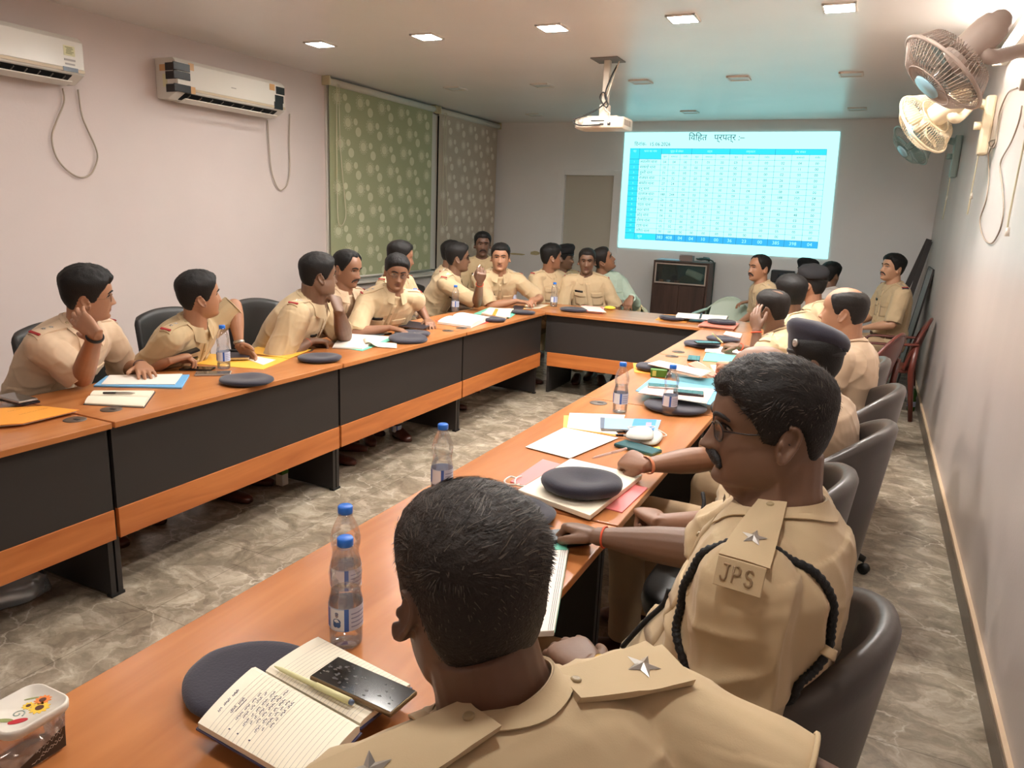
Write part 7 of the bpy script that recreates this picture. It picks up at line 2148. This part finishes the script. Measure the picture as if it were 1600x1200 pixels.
r = person('R5', 'big balding officer seen from behind, sitting back from the table', h, (168, 2, 0), 172, (h.x + .05, h.y - .02),
    {'R': dict(w=w, hd=D3(w, at(1110, 560, Z=.83)), pn=(0, 0, -1), pose='fist', pole=(.2, .4, -.6)), 'L': {}},
    H=Head(fat=.15), hair=('high', 'dark'), skin='mid', shirt='pinkish', voxel=.0045, lod=1, face=False, bald=(0.0, .02, .080, .125), fat=.22, sz=1.06, hairT=.8, neckr=1.08, ep=dict(stars=(.7,), smooth=6))
wrist_band(r, 'R', M_GOLD, 'watch', .0035, wide=.010, t=.93)
h = at(1270, 566, d=2.95)
person('R6', 'officer wearing a navy beret with a silver cap badge', h, (168, -4, 0), 172, (h.x + .08, h.y), {'R': {}, 'L': {}},
    hair=('short', 'black'), skin='brown', shirt='pinkish', voxel=.005, lod=1, face=False, cap=dict(badge=-1.05, slant=.22, side=1, h=1.05, back=.26), ep=dict(stars=(.6,), smooth=6), fat=.08)
h = at(1186, 596, d=2.42)
w = at(1008, 727, Z=.815); w2 = at(1030, 816, Z=.80)
r = person('R9', 'bald officer writing with a pen, head hidden behind the profile man', h, (182, -8, 0), 176, (h.x + .05, h.y + .02),
    {'R': dict(w=w, hd=D3(w, at(955, 706, Z=.815)), pn=(0.1, .5, -.8), pose='pen', pole=(.3, .6, -.4)), 'L': dict(w=w2, hd=D3(w2, at(985, 774, Z=.79)), pn=(-.3, .2, -1), pose='fist', pole=(.5, -.4, -.5))},
    hair=None, skin='tan', shirt='khaki', voxel=.0042, lod=1, face=False, ep=dict(stars=(.6,), smooth=6), fat=.1)
wrist_band(r, 'R', mat('bangle_copper', (0.85, 0.52, 0.36), 0.4), 'bangle', .002, wide=.006, t=.955, rad=.033)
pen(at(925, 716, Z=TT + .024), at(979, 701, Z=TT + .10), .0045, M_PINKP, 'pink and white pen in the bald officer\u2019s hand', M_PINKP)
# black whistle cord at his trousers
MB().tube(catmull([at(1098, 770, d=2.15), at(1100, 785, d=2.13), at(1098, 800, d=2.12), at(1103, 815, d=2.12)], 4), .006, 8).build('whistle_cord', M_CORD, r.o)
# --- far right, by the wall
h = at(1394, 419, d=7.0)
person('FR', 'moustached officer seated in a maroon chair against the right wall', h, (-146, 8, 0), 202, (h.x + .06, h.y + .08, .53), {}, hair=('short', 'black'), skin='fair', voxel=.005, lod=1, moustache=.9, fat=.12, hairT=1.2, ep=EP3, sz=1.02)

# --- the officer in profile
h = at(1200, 664, d=1.36)
w = at(934, 838, Z=.805); w2 = at(918, 1046, Z=.80)
r = person('R8', 'moustached officer in glasses, large in profile, silver shoulder star', h, (197, -3, 0), 176, (h.x - .045, h.y + .0),
    {'R': dict(w=w, e=at(1110, 862, Z=.83), hd=D3(w, at(885, 818, Z=.795)), pn=(-.1, -.25, -1), pose='grip'),
     'L': dict(w=w2, e=at(1150, 1108, d=1.26), hd=D3(w2, at(868, 985, Z=.79)), pn=(0, .2, -1), pose='relax')},
    H=Head(fat=.24, jaw=1.10, nose=1.12, lips=1.1, long=.94), hair=('side', 'dark'), skin='brown', shirt='khaki', voxel=.0034, lod=2, moustache=1.8, glasses=M_FRM, fat=.36, sz=1.04, hairT=.85, strands=5200,
    ep=dict(stars=(.70,), R=.022, smooth=30, w=.060, text='JPS', textside='L'), neckr=1.10, sleeve=.97, wrinkle=1.5)
wrist_band(r, 'R', M_THREAD, 'wrist_thread', .0028, t=.935, rad=.033)
wt = wrist_band(r, 'L', M_GOLD, 'watch_bracelet', .0025, wide=.009, t=.93, rad=.033)
# lanyard: a braided cord round the near shoulder, held by a loop on the sleeve back
S8, E8 = r.S['L'], r.E['L']
pts = []
ax = (E8 - S8).normalized(); s_, u_, _ = frame_for(ax)
cen = S8 + V((0, 0, -.035))
pl_n = V((0.15, -1.0, -0.10)).normalized()
e1 = V((0, 0, 1)); e1 = (e1 - pl_n * e1.dot(pl_n)).normalized(); e2 = pl_n.cross(e1)
cen2 = S8 + V((0.0, .030, -.040))
for k in range(56):
    t = 2 * PI * k / 56
    p = cen2 + (e1 * math.cos(t) + e2 * math.sin(t)) * .125
    hit, nr, _, _ = r.bvh.ray_cast(p, (cen2 - p).normalized(), .15)
    if hit is None: hit, nr, _, _ = r.bvh.find_nearest(p)
    pts.append(hit + nr * (.006 if math.cos(t) < .80 else -.003))
rp = []
for i in range(len(pts)): rp.append((pts[i - 1] + pts[i] * 2 + pts[(i + 1) % len(pts)]) / 4)
fine = catmull(rp, 4, True)
MB().tube(fine, [(.0075 + .0012 * math.sin(i * 1.9), .0075 + .0012 * math.cos(i * 1.9)) for i in range(len(fine))], 10, closed=True).build('lanyard', M_CORD, r.o)
far = max(range(len(rp)), key=lambda i: rp[i].x - .6 * abs(rp[i].z - (S8.z - .10)))
p = rp[far]; nx = (p - cen2).normalized()
lp = MB().tube([p + nx * (.014 * math.cos(t)) + e1 * 0 + (rp[(far + 1) % 56] - rp[far - 1]).normalized().cross(nx) * (.014 * math.sin(t)) for t in [2 * PI * k / 20 for k in range(20)]], (.0015, .009), 8, closed=True, up=(rp[(far + 1) % 56] - rp[far - 1])).build('cord_loop', M_SHIRT['khaki'], r.o)
# whistle cord hanging from the near chest pocket
cp = []
for t in (.66, .60, .52, .44, .38):
    hit, nr, _, _ = r.bvh.ray_cast(r.spine(t) - r.lat * .075 + r.nf * .4, -r.nf, .7)
    cp.append(hit + nr * .009)
MB().tube(catmull(cp, 4), .0055, 8).build('whistle_cord', M_CORD, r.o)
# collar badges at the throat
for q in (0.02, -0.02):
    hit, nr, _, _ = r.bvh.ray_cast(r.spine(.96) + r.lat * q + r.nf * .4 + V((0, 0, .02)), -r.nf, .7)
    if hit is not None: star_mb(basis(hit + nr * .014, r.lat, V((0, 0, 1))), .010, .003).build('collar_badge', M_STAR, r.o)
# dark case held in his far hand
hw_ = r.W['R'] + D3(w, at(885, 818, Z=.795)) * .095 + V((0, 0, -.018))
ph_ = empty('phone', hw_, 'black phone held in the profile officer\u2019s far hand', 'phone')
Mp_ = basis(V((hw_.x, hw_.y, TT + .016)), D3(at(905, 812, Z=TT), at(858, 816, Z=TT)), (0, 1, 0))
MB().bbox((0.02, 0, 0), (.13, .068, .026), .006, Mp_).build('case', mat('case_black', (0.10, 0.09, 0.09), 0.35), ph_)

# --- the officer nearest the camera, back of the head
h = at(735, 920, d=.92)
r = person('R10', 'officer nearest the camera, back of head and star on his shoulder', h, (138, -6, 0), 148, (h.x + .20, h.y - .12, .50),
    {'R': dict(w=at(1420, 1480, d=.80), e=at(1330, 1275, d=.90), pose='relax'), 'L': dict(w=V((-.80, .38, .80)), hd=(-.6, .5, 0), pose='relax', pole=(-.4, -.5, -.4))},
    H=Head(fat=.12, jaw=1.05, width=1.03), hair=('short', 'brown'), skin='dark', shirt='khaki', voxel=.0034, lod=2, face=False, fat=.16, sz=1.03, hairT=.8, noff=(.020, .010, .010), sdrop=-.012, strands=9000, badge=False, pocket=False,
    cup=.012, ep=dict(stars=(.70,), R=.025, smooth=30, w=.064, back=.022, tilt=32), neckr=1.12, sleeve=.80, wrinkle=1.5)
# yoke seam across the back
sp = []
for k in range(25):
    q = -.17 + .34 * k / 24
    hit, nr, _, _ = r.bvh.ray_cast(r.spine(.80) + r.lat * q - r.f * .4 - V((0, 0, .012 * math.cos(q * 9))), r.f, .7)
    if hit is not None: sp.append(hit + nr * .0006)
MB().tube(sp, (.0011, .0007), 6).build('yoke_seam', M_STITCH, r.so)

# the pen and the wallet held on the left side
a8, b8 = PERSONS['L8'].W['R'], None
pen(at(738, 431, Z=1.09), at(750, 414, Z=1.15), .005, M_WHITE, 'white pen held up by the officer in glasses', M_WHITE)
wl = at(294, 551, Z=.835)
MB_ = MB().bbox((0, 0, 0), (.11, .012, .045), .003, basis(wl, D3(at(283, 551, Z=.83), at(306, 543, Z=.85)), V((0, -.3, 1))))
tag(MB_.build('wallet', [mat('wallet_black', (0.10, 0.09, 0.09), 0.35)]), 'black and white card wallet held over the yellow file', 'wallet')
# ================================================================== WORLD / VIEW
w = bpy.data.worlds.new('world'); SC.world = w; w.use_nodes = True
w.node_tree.nodes['Background'].inputs[0].default_value = (0.9, 0.85, 0.8, 1)
w.node_tree.nodes['Background'].inputs[1].default_value = 0.02
vs_ = SC.view_settings
SC.display_settings.display_device = 'sRGB'
vs_.view_transform = 'Standard'; vs_.look = 'None'; vs_.gamma = 1.0; vs_.use_curve_mapping = False
vs_.exposure = 0.45
SC.cycles.diffuse_bounces = 8
SC.cycles.transparent_max_bounces = 32
